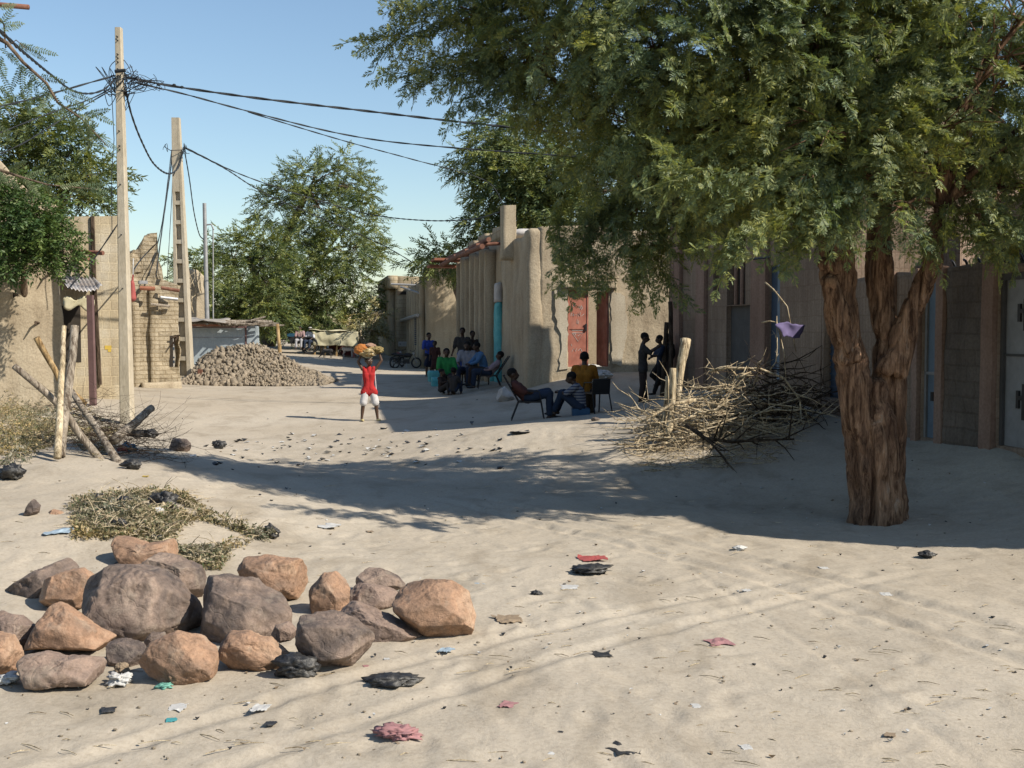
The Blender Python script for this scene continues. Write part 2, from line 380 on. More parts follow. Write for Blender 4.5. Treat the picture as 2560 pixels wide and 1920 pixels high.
STICKO = bark('orange_stick', (.34,.21,.09), (.5,.34,.16), (.6,.44,.24), (.66,.52,.33))
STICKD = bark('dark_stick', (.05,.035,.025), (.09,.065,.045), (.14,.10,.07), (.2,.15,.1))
CONC = pm('pole_concrete', [(.3,(.50,.43,.31)),(.5,(.60,.52,.39)),(.7,(.68,.61,.48))], 4, (1,1,.3), bs=60, bd=.004, fine=(30,.15))
METAL_G = pm('grey_pipe', var((.42,.42,.42)), 6, rough=.5, bs=0, metal=.3)
KIOSK = pm('grey_blue_sheet', [(.3,(.36,.43,.47)),(.5,(.42,.49,.53)),(.72,(.52,.57,.60))], 2.5, (1,1,.8), rough=.6, bs=7, bd=.01, fine=(18,.12))
RED = pm('red_paint', [(.3,(.36,.13,.09)),(.5,(.48,.18,.125)),(.7,(.55,.25,.18))], 4, (1,1,.6), rough=.7, bs=40, bd=.003, fine=(12,.15))
MAROON = simple('maroon_sheet', (.27,.09,.09), .7)
TERRA = simple('terracotta', (.36,.15,.09), .85)
RUST = pm('rusty_beam', [(.3,(.13,.06,.04)),(.5,(.24,.11,.075)),(.7,(.33,.18,.12))], 7, rough=.85, bs=40, bd=.004)
RUSTP = simple('purple_brown_post', (.19,.115,.11), .75)
TURQ = pm('turquoise_paint', [(.3,(.10,.42,.45)),(.5,(.14,.52,.54)),(.7,(.22,.58,.60))], 4, rough=.75, bs=20, bd=.008, fine=(14,.12))
WHITEW = simple('whitewash', (.60,.56,.52), .9, bs=20, bd=.01)
TIN = pm('old_tin', [(.3,(.34,.29,.26)),(.5,(.47,.44,.42)),(.7,(.55,.56,.58))], 6, rough=.5, bs=0, metal=.35)
BLACKW = simple('black_cable', (.035,.04,.045), .6, bs=0)
DBLUE = simple('dark_blue_door', (.055,.085,.13), .6)
GBLUE = simple('grey_blue_door', (.17,.23,.29), .6)
GREYD = simple('grey_metal_door', (.30,.30,.30), .6, bs=15)
DARKM = simple('dark_door', (.10,.095,.09), .8)
BLACK = simple('black_steel', (.03,.03,.032), .5, bs=0)
VOID = simple('dark_interior', (.05,.042,.034), 1, bs=0)  # near-black colour stands for the shade inside doorways and windows
CANVAS = pm('burlap', [(.3,(.50,.45,.29)),(.5,(.60,.55,.37)),(.7,(.68,.63,.46))], 3, rough=.95, bs=50, bd=.004)
SIGNW = simple('sign_white', (.7,.7,.68), .6, .95, bs=0)
def rock_mat(name, base, dark, pale, seed=0, dk=.45):
    m, nt, b = newmat(name); v = coords(nt, loc=(seed*3.7, seed*1.3, seed))
    n = noise(nt, v, 2.6, 7, .62, .7); col = ramp(nt, n, [(dk-.12, dark), (dk+.02, tuple((a+c)/2 for a, c in zip(base, dark))), (dk+.12, base), (.78, pale)])
    n2 = noise(nt, v, 11, 7, .7, .3); f = ramp(nt, n2, [(.3,(.62,.60,.58)),(.52,(1,1,1)),(.72,(1.14,1.12,1.1))]); col = mix(nt, 1.0, col, f, 'MULTIPLY')
    n3 = noise(nt, v, 60, 4, .7); f = ramp(nt, n3, [(.35,(.85,.85,.85)),(.62,(1.08,1.08,1.08))]); col = mix(nt, 1.0, col, f, 'MULTIPLY')
    g = nt.nodes.new('ShaderNodeTexVoronoi'); g.feature = 'DISTANCE_TO_EDGE'; g.inputs['Scale'].default_value = 2.2
    wv = nt.nodes.new('ShaderNodeTexNoise'); wv.inputs['Scale'].default_value = 4; nt.links.new(v, wv.inputs['Vector'])
    va = nd(nt, 'ShaderNodeVectorMath', operation='ADD'); nt.links.new(v, va.inputs[0])
    vs = nd(nt, 'ShaderNodeVectorMath', operation='SCALE'); vs.inputs['Scale'].default_value = .35; nt.links.new(wv.outputs['Color'], vs.inputs[0]); nt.links.new(vs.outputs[0], va.inputs[1])
    nt.links.new(va.outputs[0], g.inputs['Vector'])
    dust = ramp(nt, noise(nt, v, 5, 5, .6), [(.56,(0,0,0)),(.72,(.5,.5,.5))]); col = mix(nt, dust, col, (.48,.40,.31))
    nt.links.new(col, b.inputs['Base Color']); b.inputs['Roughness'].default_value = .75; b.inputs['Specular IOR Level'].default_value = .25
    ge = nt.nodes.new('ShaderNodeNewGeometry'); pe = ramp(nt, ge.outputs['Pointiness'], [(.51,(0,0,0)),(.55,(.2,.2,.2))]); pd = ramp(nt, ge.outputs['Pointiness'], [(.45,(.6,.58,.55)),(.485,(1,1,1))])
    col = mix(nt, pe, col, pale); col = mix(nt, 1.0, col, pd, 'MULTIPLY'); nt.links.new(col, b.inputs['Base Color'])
    p = bump(nt, b, noise(nt, v, 9, 9, .7, .3), .7, .03)
    cr = ramp(nt, g.outputs['Distance'], [(0,(0,0,0)),(.012,(1,1,1))]); p = bump(nt, b, cr, .35, .006, p)
    bump(nt, b, noise(nt, v, 90, 4, .7), .5, .003, p)
    return m
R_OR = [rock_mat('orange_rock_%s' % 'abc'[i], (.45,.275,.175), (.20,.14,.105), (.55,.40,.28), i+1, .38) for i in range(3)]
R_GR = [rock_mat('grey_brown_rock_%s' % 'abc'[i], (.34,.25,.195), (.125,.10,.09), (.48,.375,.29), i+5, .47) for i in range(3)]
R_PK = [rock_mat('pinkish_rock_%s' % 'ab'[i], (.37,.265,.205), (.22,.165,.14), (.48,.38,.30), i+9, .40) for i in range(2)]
PLB = pm('black_plastic', [(.35,(.022,.022,.025)),(.55,(.04,.039,.038)),(.75,(.16,.145,.12))], 9, rough=.45, bs=14, bd=.03, spec=.45)
PLW = simple('white_plastic', (.62,.61,.58), .5, bs=15, bd=.01)
PLBL = simple('pale_blue_plastic', (.38,.48,.56), .5)
PLG = simple('green_plastic', (.08,.32,.17), .5)
PLT = simple('teal_plastic', (.08,.36,.38), .5)
PLR = simple('red_plastic', (.42,.10,.09), .6)
PINK = simple('pink_cloth', (.42,.22,.22), .9)
PAPER = simple('brown_paper', (.33,.25,.17), .9)
# ================= GROUND
def build_ground():
    ys = np.concatenate([np.arange(-40, 2, 2.0), np.arange(2, 4.6, .2), np.arange(4.6, 13, .04), np.arange(13, 30, .08)])
    y = ys[-1]; st = .08; ex = []
    while y < 1500: st *= 1.035; y += st; ex.append(y)
    ys = np.concatenate([ys, ex])
    t = np.linspace(-1, 1, 761); t = np.sign(t)*np.abs(t)**1.9
    Wd = np.maximum(26, .95*ys+14)
    X = t[None]*Wd[:, None]; Y = np.repeat(ys[:, None], len(t), 1)
    xf, yf = X.ravel(), Y.ravel(); Z = Hn(xf, yf)
    P = np.stack([xf, yf, np.zeros_like(xf)], -1)
    near = np.clip(1.35-yf/34, 0.12, 1)*np.clip((yf+4)/6, 0, 1)
    Z += near*(fbm(P, .9, 3, 5)*.011 + fbm(P*[1, .8, 1], 3.2, 4, 9)*.007)
    rg = np.random.RandomState(4)
    # footprints and scuffs, and two faint wheel tracks
    n = 2300; fx_ = rg.uniform(-6, 7, n); fy_ = rg.uniform(4.8, 20, n)**1.0; fa = rg.uniform(0, math.pi, n); dep = rg.uniform(.003, .012, n)
    nx = len(t); Zg = Z.reshape(len(ys), nx)
    for i in range(n):
        j0, j1 = np.searchsorted(ys, [fy_[i]-.35, fy_[i]+.35]); row = X[(j0+j1)//2]; k0, k1 = np.searchsorted(row, [fx_[i]-.35, fx_[i]+.35])
        if j1 <= j0 or k1 <= k0: continue
        dx = X[j0:j1, k0:k1]-fx_[i]; dy = Y[j0:j1, k0:k1]-fy_[i]; a = dx*math.cos(fa[i])+dy*math.sin(fa[i]); b = -dx*math.sin(fa[i])+dy*math.cos(fa[i])
        r2 = (a/.13)**2+(b/.06)**2
        Zg[j0:j1, k0:k1] += dep[i]*(-np.exp(-r2) + .45*np.exp(-(np.sqrt(r2)-1.6)**2*3))
    for (a0, b0, a1, b1, cv, wd, dp) in [(4.6, 4.6, -1.2, 14.5, .5, .07, .02), (4.0, 4.6, -1.9, 14.5, .5, .07, .018), (-2.5, 4.6, 3.2, 9.5, -.4, .06, .014), (-1.9, 4.4, 4.2, 9.7, -.4, .06, .014), (2.2,4.6,.8,12,.2,.03,.007)]:
        L = math.hypot(a1-a0, b1-b0); ux, uy = (a1-a0)/L, (b1-b0)/L
        s = (X-a0)*ux+(Y-b0)*uy; q = -(X-a0)*uy+(Y-b0)*ux + cv*np.sin(np.clip(s/L, 0, 1)*math.pi)
        m = np.clip(s/.5, 0, 1)*np.clip((L-s)/2, 0, 1)*(np.abs(q) < .5)
        Zg += m*dp*(-np.exp(-(q/wd)**2)+.5*np.exp(-((np.abs(q)-wd*1.9)/wd*1.6)**2))
    Z = Zg.ravel()
    j = np.arange(len(ys)-1)[:, None]*nx + np.arange(nx-1)[None]; j = j.ravel()
    me = npmesh('ground', np.stack([xf, yf, Z], -1), np.stack([j, j+1, j+nx+1, j+nx], -1))
    o = link('ground', me, SAND, smooth=True); tag(o, kind='structure')
build_ground()
# ================= BUILDINGS
PHI = math.atan(.1875); CP_, SP_ = math.cos(PHI), math.sin(PHI)
def facx(px, x0, y0):        # distance along a facade that starts at (x0,y0) and runs right
    u = (px-1280)/F; return (y0*u-x0)/(CP_-u*SP_)
def sidey(px, x0, y0):       # distance along a street side wall that starts at (x0,y0) and runs away
    u = (px-1280)/F; return (x0-y0*u)/(u*CP_+SP_)
def sideY(s, y0): return y0+s*CP_
def sw(me, dx=0, dy=0, dz=0, lx=0):    # turn a slab into a street side wall
    me.transform(Matrix(((0,1,0,lx),(1,0,0,dy),(0,0,1,dz),(0,0,0,1)))); me.flip_normals(); return me
# ---- mud house with the red door
X0, Y0 = .4, 28.0; Z0 = .15
mh = empty('mud_house', (X0, Y0, Z0), PHI, 'tan mud plastered house with an open red metal door in its sunlit front', 'house')
top = 4.62-Z0
def zl(py, Y, z0=Z0): return zat(py, Y)-z0
d0, d1, d2 = facx(1419, X0, Y0), facx(1471, X0, Y0), facx(1523, X0, Y0); Yd = Y0+d1*SP_
dz0, dz1 = zl(917, Yd), zl(722, Yd)
rg = random.Random(3)
me = slab(6.6, top, .42, .09, [(d0, d2, dz0, dz1)], lambda x: top+.05*math.sin(x*1.3)-.03*math.sin(3.1*x), .02, 1.6, 5, xmin=.3)
link('front_wall', me, MUD, mh, True)
me = rbox(-.02, .4, -.012, .6, 0, top+.02, .09, .022, 1.5, .11, 8, lambda x, y: top-.04); link('corner_pier', me, MUD, mh, True)
sl_ = sidey(1257, X0, Y0)
me = slab(sl_, top, .4, .16, [], lambda x: top-.1-.12*math.sin(x*.9), .05, 1.2, 6, xmin=.4); sw(me); link('side_wall', me, MUD, mh, True)
me = slab(6.4, top, .4, .4, [], None, .03, 1, 7, xmin=.4); me.transform(Matrix.Translation((0, 5.2, 0))); link('back_wall', me, MUD_SMOOTH, mh, True)
me = slab(5.2, top, .4, .4, [], None, .03, 1, 9, xmin=.4); sw(me, lx=6.2); link('far_side_wall', me, MUD, mh, True)
me = slab(4.6, top-.5, .3, .25, [], None, .03, 1, 9, xmin=.9); me.transform(Matrix.Translation((0, 3.2, 0))); link('courtyard_wall', me, MUD_SMOOTH, mh, True)
b = MB(); lx0, lx1 = facx(1404, X0, Y0), facx(1540, X0, Y0)
me = rbox(lx0, lx1, -.14, .1, zl(722, Yd), zl(703, Yd), .05, .025, 4, .04, 12); link('lintel', me, MUD, mh, True)
b = MB(); b.tube([(lx0+.3, -.2, zl(697, Yd)), ((lx0+lx1)/2, -.2, zl(699, Yd)), (lx1, -.18, zl(694, Yd))], .03); b.build('lintel_pole', STICK, mh)
def patch(pts, th, mat_, name, par, seed=1, y0=-.02, z_=Z0, Yf=None, n=26):
    """thin plaster layer with a ragged outline on the facade, pts are (px,py)"""
    Yf = Yf or Yd; P = [(facx(a, X0, Y0), zl(c, Yf, z_)) for a, c in pts]; r = random.Random(seed); Q = []
    for i in range(len(P)):
        a, c = Vector(P[i]), Vector(P[(i+1) % len(P)]); k = max(1, int((c-a).length/.12))
        for q in range(k): Q.append(a.lerp(c, q/k)+Vector((r.uniform(-.03, .03), r.uniform(-.03, .03))))
    V = [(p.x, y0-th, p.y) for p in Q]+[(p.x, y0+.02, p.y) for p in Q]; n = len(Q)
    me = bpy.data.meshes.new(name); me.from_pydata(V, [], [tuple(range(n))]+[(i, (i+1) % n, (i+1) % n+n, i+n) for i in range(n)]); return link(name, me, mat_, par)
patch([(1386,726),(1418,722),(1418,922),(1396,922),(1403,850),(1388,790)], .018, MUD_PALE, 'door_jamb', mh, 1)
patch([(1525,722),(1560,740),(1568,830),(1552,915),(1528,912)], .018, MUD_PALE, 'door_jamb', mh, 2)
# door leaves
def door_leaf(name, w, h, mat_, parent, lbl=None, chalk=False):
    o = link(name, MB().box(0, w, -.02, .02, 0, h).mesh(), mat_, parent)
    if lbl: o['label'] = lbl
    f = MB(); t = .035
    for q in [(0, t, 0, h), (w-t, w, 0, h), (t, w-t, 0, t), (t, w-t, h-t, h), (t, w-t, h*.5-.02, h*.5+.02)]:
        f.box(q[0], q[1], -.036, -.0205, q[2], q[3])
    f.build('door_frame', mat_, o)
    f = MB(); f.box(w-.09, w-.04, -.06, -.036, h*.47, h*.56); f.build('latch', BLACK, o)
    if chalk:
        ck = MB(); r = random.Random(8)
        def st(*p): ck.tube([(x*w, -.0225, z*h) for x, z in p], .0065, 4)
        st((.28,.78),(.28,.83),(.36,.79),(.36,.835)); st((.5,.77),(.56,.80),(.60,.76),(.54,.75)); st((.66,.80),(.72,.76),(.66,.74),(.62,.77),(.66,.80))
        st((.14,.66),(.2,.70),(.14,.69)); st((.24,.66),(.28,.70),(.3,.66)); st((.36,.68),(.44,.675)); st((.5,.65),(.5,.70),(.6,.66),(.6,.71)); st((.66,.66),(.8,.69))
        st((.46,.62),(.44,.57),(.50,.56),(.52,.60)); st((.2,.475),(.75,.475)); st((.22,.44),(.5,.33),(.74,.44),(.22,.44)); st((.3,.42),(.34,.45),(.38,.41)); st((.48,.40),(.6,.42))
        st((.2,.2),(.3,.24),(.36,.2),(.44,.24)); st((.5,.21),(.62,.24),(.7,.2)); st((.16,.30),(.2,.27))
        ck.build('chalk_writing', WHITEW, o)
    return o
dl = door_leaf('door', d1-d0-.01, dz1-dz0-.03, RED, mh, 'closed red door leaf with chalk scribbles', True); dl.location = (d0+.005, .03, dz0)
dr = door_leaf('door', d1-d0, dz1-dz0-.03, RED, mh, 'red door leaf swung open inwards'); dr.location = (d2-.03, .06, dz0-.02); dr.rotation_euler = (0, 0, math.radians(104))
# roof pillar
pz = zat(505, 29.2)-Z0
me = slab(.37, pz-top+.7, .3, .12, [], None, .015, 2, 4); me.transform(Matrix.Translation((-.3, 2.0, top-.7)))
link('roof_pillar', me, MUD_SMOOTH, mh, True)
# ---- row building with buttresses (street side, in shade)
Z1 = .1; s1, s2 = sl_+.05, sidey(1146, X0, Y0)
rb = empty('row_house', (X0-s1*SP_, Y0+s1*CP_, Z1), PHI, 'shaded street-side house with vertical buttresses and turquoise painted pilaster', 'house')
L = s2-s1; t1 = 4.55
me = rbox(0, 5, 0, L, 0, t1, .3, .04, 1, .1, 21); link('wall', me, MUD_SMOOTH, rb, True)
for i in range(7):
    y = 1.15+i*1.0
    if y > L-.3: break
    me = rbox(-.30, .02, y, y+.30, 0, t1-.25+.1*(i % 2), .12, .015, 2, .03, 30+i); link('buttress', me, MUD_SMOOTH, rb, True)
me = rbox(-.13, .05, .1, .85, 0, 2.75, .1, .03, 2, .06, 60); link('painted_pilaster', me, TURQ, rb, True)
me = rbox(-.135, .05, .1, .8, 2.75, 3.3, .08, .03, 2, .06, 61, ); link('whitewashed_top', me, WHITEW, rb, True)
b = MB(); b.tube([(-.62, -.3, t1-.28), (-.62, L*.6, t1-.22), (-.62, L, t1-.26)], .075, 10); b.tube([(-.42, -.2, t1-.08), (-.42, L+.4, t1-.04)], .07, 10)
for y in (.3, 2.5, 5, 7): b.tube([(-.7, y, t1-.2), (.3, y, t1-.12)], .05, 8)
b.build('canopy_beams', RUST, rb)
b = MB(); b.box(-.9, .1, L-.4, L+.8, t1-.1, t1-.02); b.box(-1.0, .1, L+.3, L+1.2, t1-.3, t1-.22); b.build('canopy_sheet', TERRA, rb)
for i, (a, c, h_) in enumerate([(.2,.9,.35),(1.0,1.9,.42),(2.0,3.1,.3),(3.3,4.4,.4),(4.6,5.3,.15),(5.6,6.6,.38)]):
    me = rbox(0, .45, a, c, t1-.02, t1+h_, .1, .03, 2, .04, 70+i); link('parapet_block', me, BRICK2, rb, True)
b = MB(); b.box(-.06, .02, 5.2, 5.95, 2.9, 3.9); b.build('window_shutter', TIN, rb)
me = MB().ell((1.2, 3, t1+.35), (.5, .5, .18)).mesh(); link('roof_basin', me, WHITEW, rb, True)
# turquoise steps
for k, (px, py, w, d, h_, z, nm) in enumerate([(1088, 954, .34, .7, .33, 0, 'taller turquoise painted step block nearer the green shirt'), (1106, 965, .6, .45, .24, 0, 'wide low turquoise painted block jutting into the street'), (1244, 952, .42, .5, .22, 0, 'turquoise painted plinth at the foot of the turquoise pilaster')]):
    p = gp(px, py); me = rbox(-w/2, w/2, 0, d, -.05, h_, .07, .015, 4, .03, 80+k); o = link('painted_step', me, TURQ, None, True); o.location = p; o.rotation_euler = (0, 0, PHI); tag(o, nm, 'step', 'turquoise blocks by the street')
# ---- farther buildings on the right of the street
XB, YB = (1065-1280)/F*50, 50.0
fb = empty('block_house', (XB, YB, .2), PHI, 'farther tan block house with wide sunlit front seen beyond the buttressed row', 'house')
tb = 4.4; Lb = sidey(1020, XB, YB)
me = slab(6.5, tb, .4, .2, [], None, .02, 1, 41); link('front_wall', me, MUD_SMOOTH, fb, True)
me = rbox(.02, 6, .4, Lb, 0, tb-.15, .4, .02, 1, .05, 42); link('wall', me, BRICK2, fb, True)
for i in range(6):
    me = rbox(-.22, .03, .6+i*1.25, .95+i*1.25, 0, tb-.1-.18*(i % 3), .2, .02, 2, .04, 43+i); link('buttress', me, MUD_SMOOTH, fb, True)
b = MB()
for i in range(14): b.box(-.3, -.225, 2.0, 2.25, 1.2+i*.09, 1.25+i*.09)
b.build('ladder_grille', DBLUE, fb)
b = MB(); b.tube([(-.35, .2, 2.55), (-.35, Lb+.3, 2.4)], .08, 8); b.build('gutter_pipe', METAL_G, fb)
b = MB(); b.tube([(0, 3, 4.0), (-1.3, 3.1, 4.05)], .05, 6); b.tube([(0, 1, 3.5), (-.9, 2.4, 3.9)], .05, 6); b.build('roof_spout', METAL_G, fb)
me = rbox(-.02, 1.6, .1, 1.1, tb-.05, tb+.35, .2, .03, 1, .05, 52); link('parapet_block', me, BRICK2, fb, True)
XA, YA = (990-1280)/F*58.5, 58.5
fa_ = empty('block_house', (XA, YA, .3), PHI, 'narrow tan block house with a small white plate at the far street corner', 'house')
ta = 4.6
me = slab(3, ta, .4, .3, [], None, .02, 1, 44); link('front_wall', me, BRICK2, fa_, True)
me = rbox(.02, 3, .4, 9, 0, ta, .4, .02, 1, .05, 45); link('wall', me, BRICK2, fa_, True)
me = rbox(-.42, .1, -.12, 8, ta-.65, ta+.05, .2, .02, 1, .04, 46); link('upper_storey', me, BRICK2, fa_, True)
me = rbox(-.38, .02, .5, 8, 0, ta-.66, .3, .02, 1, .04, 47); link('side_bay', me, MUD_SMOOTH, fa_, True)
b = MB(); b.box(.08, .58, -.03, -.005, ta-.95, ta-.78); b.build('recess_shade', VOID, fa_)  # dark strip on the wall face stands for the shade of a recess
sg = MB().box(.12, .56, -.04, -.006, .95, 1.2).build('wall_plate', SIGNW, fa_)
MB().ell((.22, -.045, 1.07), (.05, .008, .05)).box(.32, .52, -.046, -.041, 1.06, 1.075).box(.34, .5, -.046, -.041, 1.1, 1.112).build('plate_mark', METAL_G, sg)
fd = empty('mud_house', (XA-1.9, YA+9.5, .5), PHI, 'low shaded mud house at the far end of the street, behind thorn bush', 'house')
me = rbox(0, 5, 0, 14, 0, 3.0, .4, .05, .8, .12, 48); link('wall', me, MUD_SMOOTH, fd, True)
for i in range(9):
    me = rbox(-.25, .03, .4+i*1.5, .8+i*1.5, 0, 2.8, .25, .02, 2, .04, 49+i); link('buttress', me, MUD_SMOOTH, fd, True)
for k, (x, y, w, h_, s_) in enumerate([(-26, 118, 9, 2.6, 'low pale mud house far down the street beneath the trees'), (-14, 125, 7, 3.2, 'distant tan mud house above the burlap awning'), (-46, 120, 14, 3, 'distant long tan mud house left of the far trees')]):
    o = link('distant_house', rbox(0, w, 0, 6, -.5, h_, .6, .08, .6, .2, 90+k), MUD_SMOOTH, empty('distant_house', (x, y, 1.4), .1, s_, 'house'), True); o.name = 'wall'
    MB().box(w*.4, w*.4+1, -.02, .1, -.3, 1.6).build('door', VOID, o.parent)
# ---- left side: plaster wall, block house, ruins
def lwall(name, px0, px1, Y, tops, mat_, label, cat, base=-.3, step=.12, amp=.04, t=.45, holes=(), seed=11, parent=None, rz=.5, nsc=1.4):
    """wall facing the camera between two sight lines; tops = [(px,py)] roofline"""
    c, sn = math.cos(rz), math.sin(rz); x0 = xat(px0, Y)
    def lx(px): u = (px-1280)/F; return (u*Y-x0)/(c-u*sn)
    zb = H(x0+lx(px1)*c, Y+lx(px1)*sn)+base; pm_ = (px0+px1)/2
    def lz(py, px=None): return zat(py, Y+lx(pm_ if px is None else px)*sn)-zb
    T = [(lx(a), lz(e, a)) for a, e in tops]
    def tf(x):
        if x <= T[0][0]: return T[0][1]
        for (a, za), (e, zc) in zip(T, T[1:]):
            if x <= e: return za+(zc-za)*(x-a)/max(1e-6, e-a)
        return T[-1][1]
    hm = max(z for _, z in T); hl = [(lx(a), lx(e), max(0.001, lz(g)), lz(d)) for a, e, d, g in holes]
    r = parent or empty(name, (x0, Y, zb), rz, label, cat)
    me = slab(lx(px1), hm, t, step, hl, tf, amp, nsc, seed)
    return r, me, (lx, lz)
r1, me, (lx1_, lz1_) = lwall('mud_wall', -420, 157, 20.8, [(-420,600),(-60,640),(0,652),(40,640),(90,660),(157,668)], MUD, 'rough tan mud plastered wall under the leafy bush at the left edge', 'wall', amp=.05, t=.6)
link('wall', me, MUD, r1, True)
b = MB()
for px, py, l_ in [(38, 688, 1.0), (92, 668, .8), (133, 685, .45), (100, 808, .8), (48, 738, .1)]:
    x_, z_ = lx1_(px), lz1_(py, px); b.tube([(x_, .03, z_), (x_-.08, -.12, z_+.02), (x_-.1, -.25, z_-.05)], [.03, .025, .012], 6)
b.build('wall_twig', STICKD, r1)
r2, me, q2 = lwall('mud_house', -420, 153, 26.5, [(-420,200),(-60,340),(0,388),(85,480),(90,492),(118,495),(122,505),(152,512),(153,560)], MUD_PALE, 'pale mud house gable rising behind the leafy bush', 'house', amp=.03, t=.5, seed=13)
link('gable_wall', me, MUD_SMOOTH, r2, True)
me = rbox(0, 3.5, .5, 4, 0, 4.2, .4, .03, 1, .1, 15); me.transform(Matrix.Translation((q2[0](153)-3.6, 0, 0))); link('wall', me, MUD, r2, True)
# block house with awning
r3, me, (lb, lz) = lwall('block_house', 150, 308, 25, [(150,542),(240,541),(308,539)], BRICK, 'pale block-built house with tin awning, behind the nearest concrete pole', 'house', amp=.006, t=.3, holes=[(158,202,842-20,902-0)][:0], seed=17)
link('front_wall', me, BRICK, r3)
wB = lb(308)
me = slab(5.5, lz(539, 308), .3, .3, [], None, .006, 1, 18, xmin=.3); sw(me, lx=wB-.3); link('side_wall', me, BRICK, r3)
me = rbox(.3, wB-.3, .3, 5.3, 0, lz(555, 240), .5, .01, 1, 0, 19); link('roof', me, MUD, r3)
b = MB(); b.tube([(lb(236), -.05, lz(541)), (lb(238), -.055, lz(700)), (lb(248), -.05, lz(962))], .045, 6); b.build('wall_gap_shade', STICKD, r3)  # dark strip stands for the shade in a gap between two walls
b = MB()
for a, c, y0 in [(180, 252, 630), (182, 216, 646)]: b.tube([(lb(a), .1, lz(y0)), (lb(c), -.6, lz(y0+6))], .05, 6)
b.build('roof_beam', RUST, r3)
me = bpy.data.meshes.new('aw'); V = []; Q = []
for i in range(49):
    x = lb(152)+(lb(241)-lb(152))*i/48
    for j in range(5):
        f = j/4; V.append((x+.04*f, -.02-.75*f, lz(694)-.24*f-.10*math.sin(i/48*3)*f+.022*math.cos(i*math.pi/2.5)+.08*(f if i > 42 else 0)*(i-42)/6))
for i in range(48):
    for j in range(4): Q.append((i*5+j, (i+1)*5+j, (i+1)*5+j+1, i*5+j+1))
me.from_pydata(V, [], Q); o = link('tin_awning', me, TIN, r3, True); o.modifiers.new('s', 'SOLIDIFY').thickness = .01
me = bpy.data.meshes.new('cl'); V = []; Q = []
for i in range(13):
    for j in range(6):
        x = lb(152)+(lb(228)-lb(152))*i/12; V.append((x, -.62+.04*math.sin(i*1.3+j), lz(748)+.05*math.sin(i)-(.22+.10*math.sin(i*.9))*j/5))
for i in range(12):
    for j in range(5): Q.append((i*6+j, (i+1)*6+j, (i+1)*6+j+1, i*6+j+1))
me.from_pydata(V, [], Q); o = link('awning_cloth', me, CANVAS, r3, True); o.modifiers.new('s', 'SOLIDIFY').thickness = .01
b = MB(); b.box(lb(157), lb(203), -.012, .0, lz(905), lz(765)); b.build('doorway', VOID, r3)  # dark panel on the solid wall, its colour stands for doorway shade
MB().box(lb(262), lb(279), -.008, -.001, lz(874), lz(864)).box(lb(270), lb(278), -.008, -.001, lz(880), lz(874.2)).build('paint_mark', simple('yellow_paint', (.6, .42, .08), .8, bs=0), r3)
p = gp(230, 998); p.y = 24.1; zt = zat(738, p.y)
o = MB().box(-.06, .06, -.06, .06, 0, zt-H(p.x, p.y)+.1).build('awning_post', RUSTP); o.location = (xat(230, p.y), p.y, H(p.x, p.y)-.1); o.rotation_euler = (0, math.radians(-.6), 0); tag(o, 'square purple-brown metal post holding up the tin awning', 'post')
# ruins
r4, me, _ = lwall('ruined_tower', 319, 408, 33, [(319,640),(335,628),(345,622),(358,624),(360,592),(370,586),(380,577),(394,574),(397,640),(402,660),(408,672)], RUIN, 'crumbling mud brick ruin with a jagged peak, between the two tall poles', 'ruin', amp=.09, t=.7, step=.07, nsc=2.6, seed=21)
link('wall', me, RUIN, r4)
r5, me, (l5, z5) = lwall('ruined_house', 328, 450, 31.5, [(328,745),(347,745),(349,722),(380,712),(400,716),(404,700),(428,706),(450,716)], RUIN, 'ruined mud brick house with dark doorway and red clay spouts, beside the ladder-style pole', 'ruin', amp=.05, t=.5, step=.07, holes=[(424,447,838,921)], nsc=2.4, seed=23)
link('front_wall', me, RUIN, r5)
for a, c, t_, sd in [(330,349,746,1),(374,396,714,3)]:
    me = rbox(l5(a), l5(c), -.10, .02, 0, z5(t_), .08, .02, 3, .02, sd+100); link('buttress', me, RUIN, r5, True)
b = MB(); b.box(l5(420), l5(452), .5, 2.2, 0, z5(836)); 
MB().box(l5(422), l5(450), .9, .96, 0, z5(830)).build('room_shade', VOID, r5)  # flat dark sheet stands for the unlit room behind the doorway
b = MB(); b.tube([(l5(346), -.35, z5(722)), (l5(383), -.4, z5(723))], .06, 8); b.build('clay_spout', TERRA, r5)
b = MB(); b.tube([(l5(400), -.3, z5(720)), (l5(444), -.35, z5(727))], .05, 8); b.build('clay_spout', RUST, r5)
b = MB(); b.tube([(l5(395), -.4, z5(744)), (l5(440), -.3, z5(748))], .045, 8); b.build('grey_spout', METAL_G, r5)
b = MB(); b.tube([(l5(374), -.3, z5(761)), (l5(420), -.3, z5(766))], .04, 6); b.build('beam', STICKG, r5)
b = MB(); b.box(l5(347), l5(368), -.25, -.05, z5(711), z5(703)); b.build('loose_brick', METAL_G, r5)
b = MB(); b.tube([(l5(424), -.1, z5(868)), (l5(436), -.2, z5(850)), (l5(446), -.1, z5(838))], .025, 5); b.tube([(l5(425), -.1, z5(846)), (l5(448), -.15, z5(838))], .025, 5); b.build('leaning_stick', STICKD, r5)
me = rbox(l5(348), l5(449), -.3, .0, 0, .5, .1, .03, 2, .04, 108); link('door_sill', me, MUD, r5, True)
r6, me, _ = lwall('mud_wall', 446, 514, 46, [(446,690),(466,676),(485,670),(500,674),(514,690)], MUD, 'sunlit mud wall with dry sticks leaning on it, above the grey kiosk', 'wall', amp=.05, t=.5, step=.12, seed=27)
link('wall', me, MUD, r6, True)
b = MB(); rr = random.Random(5)
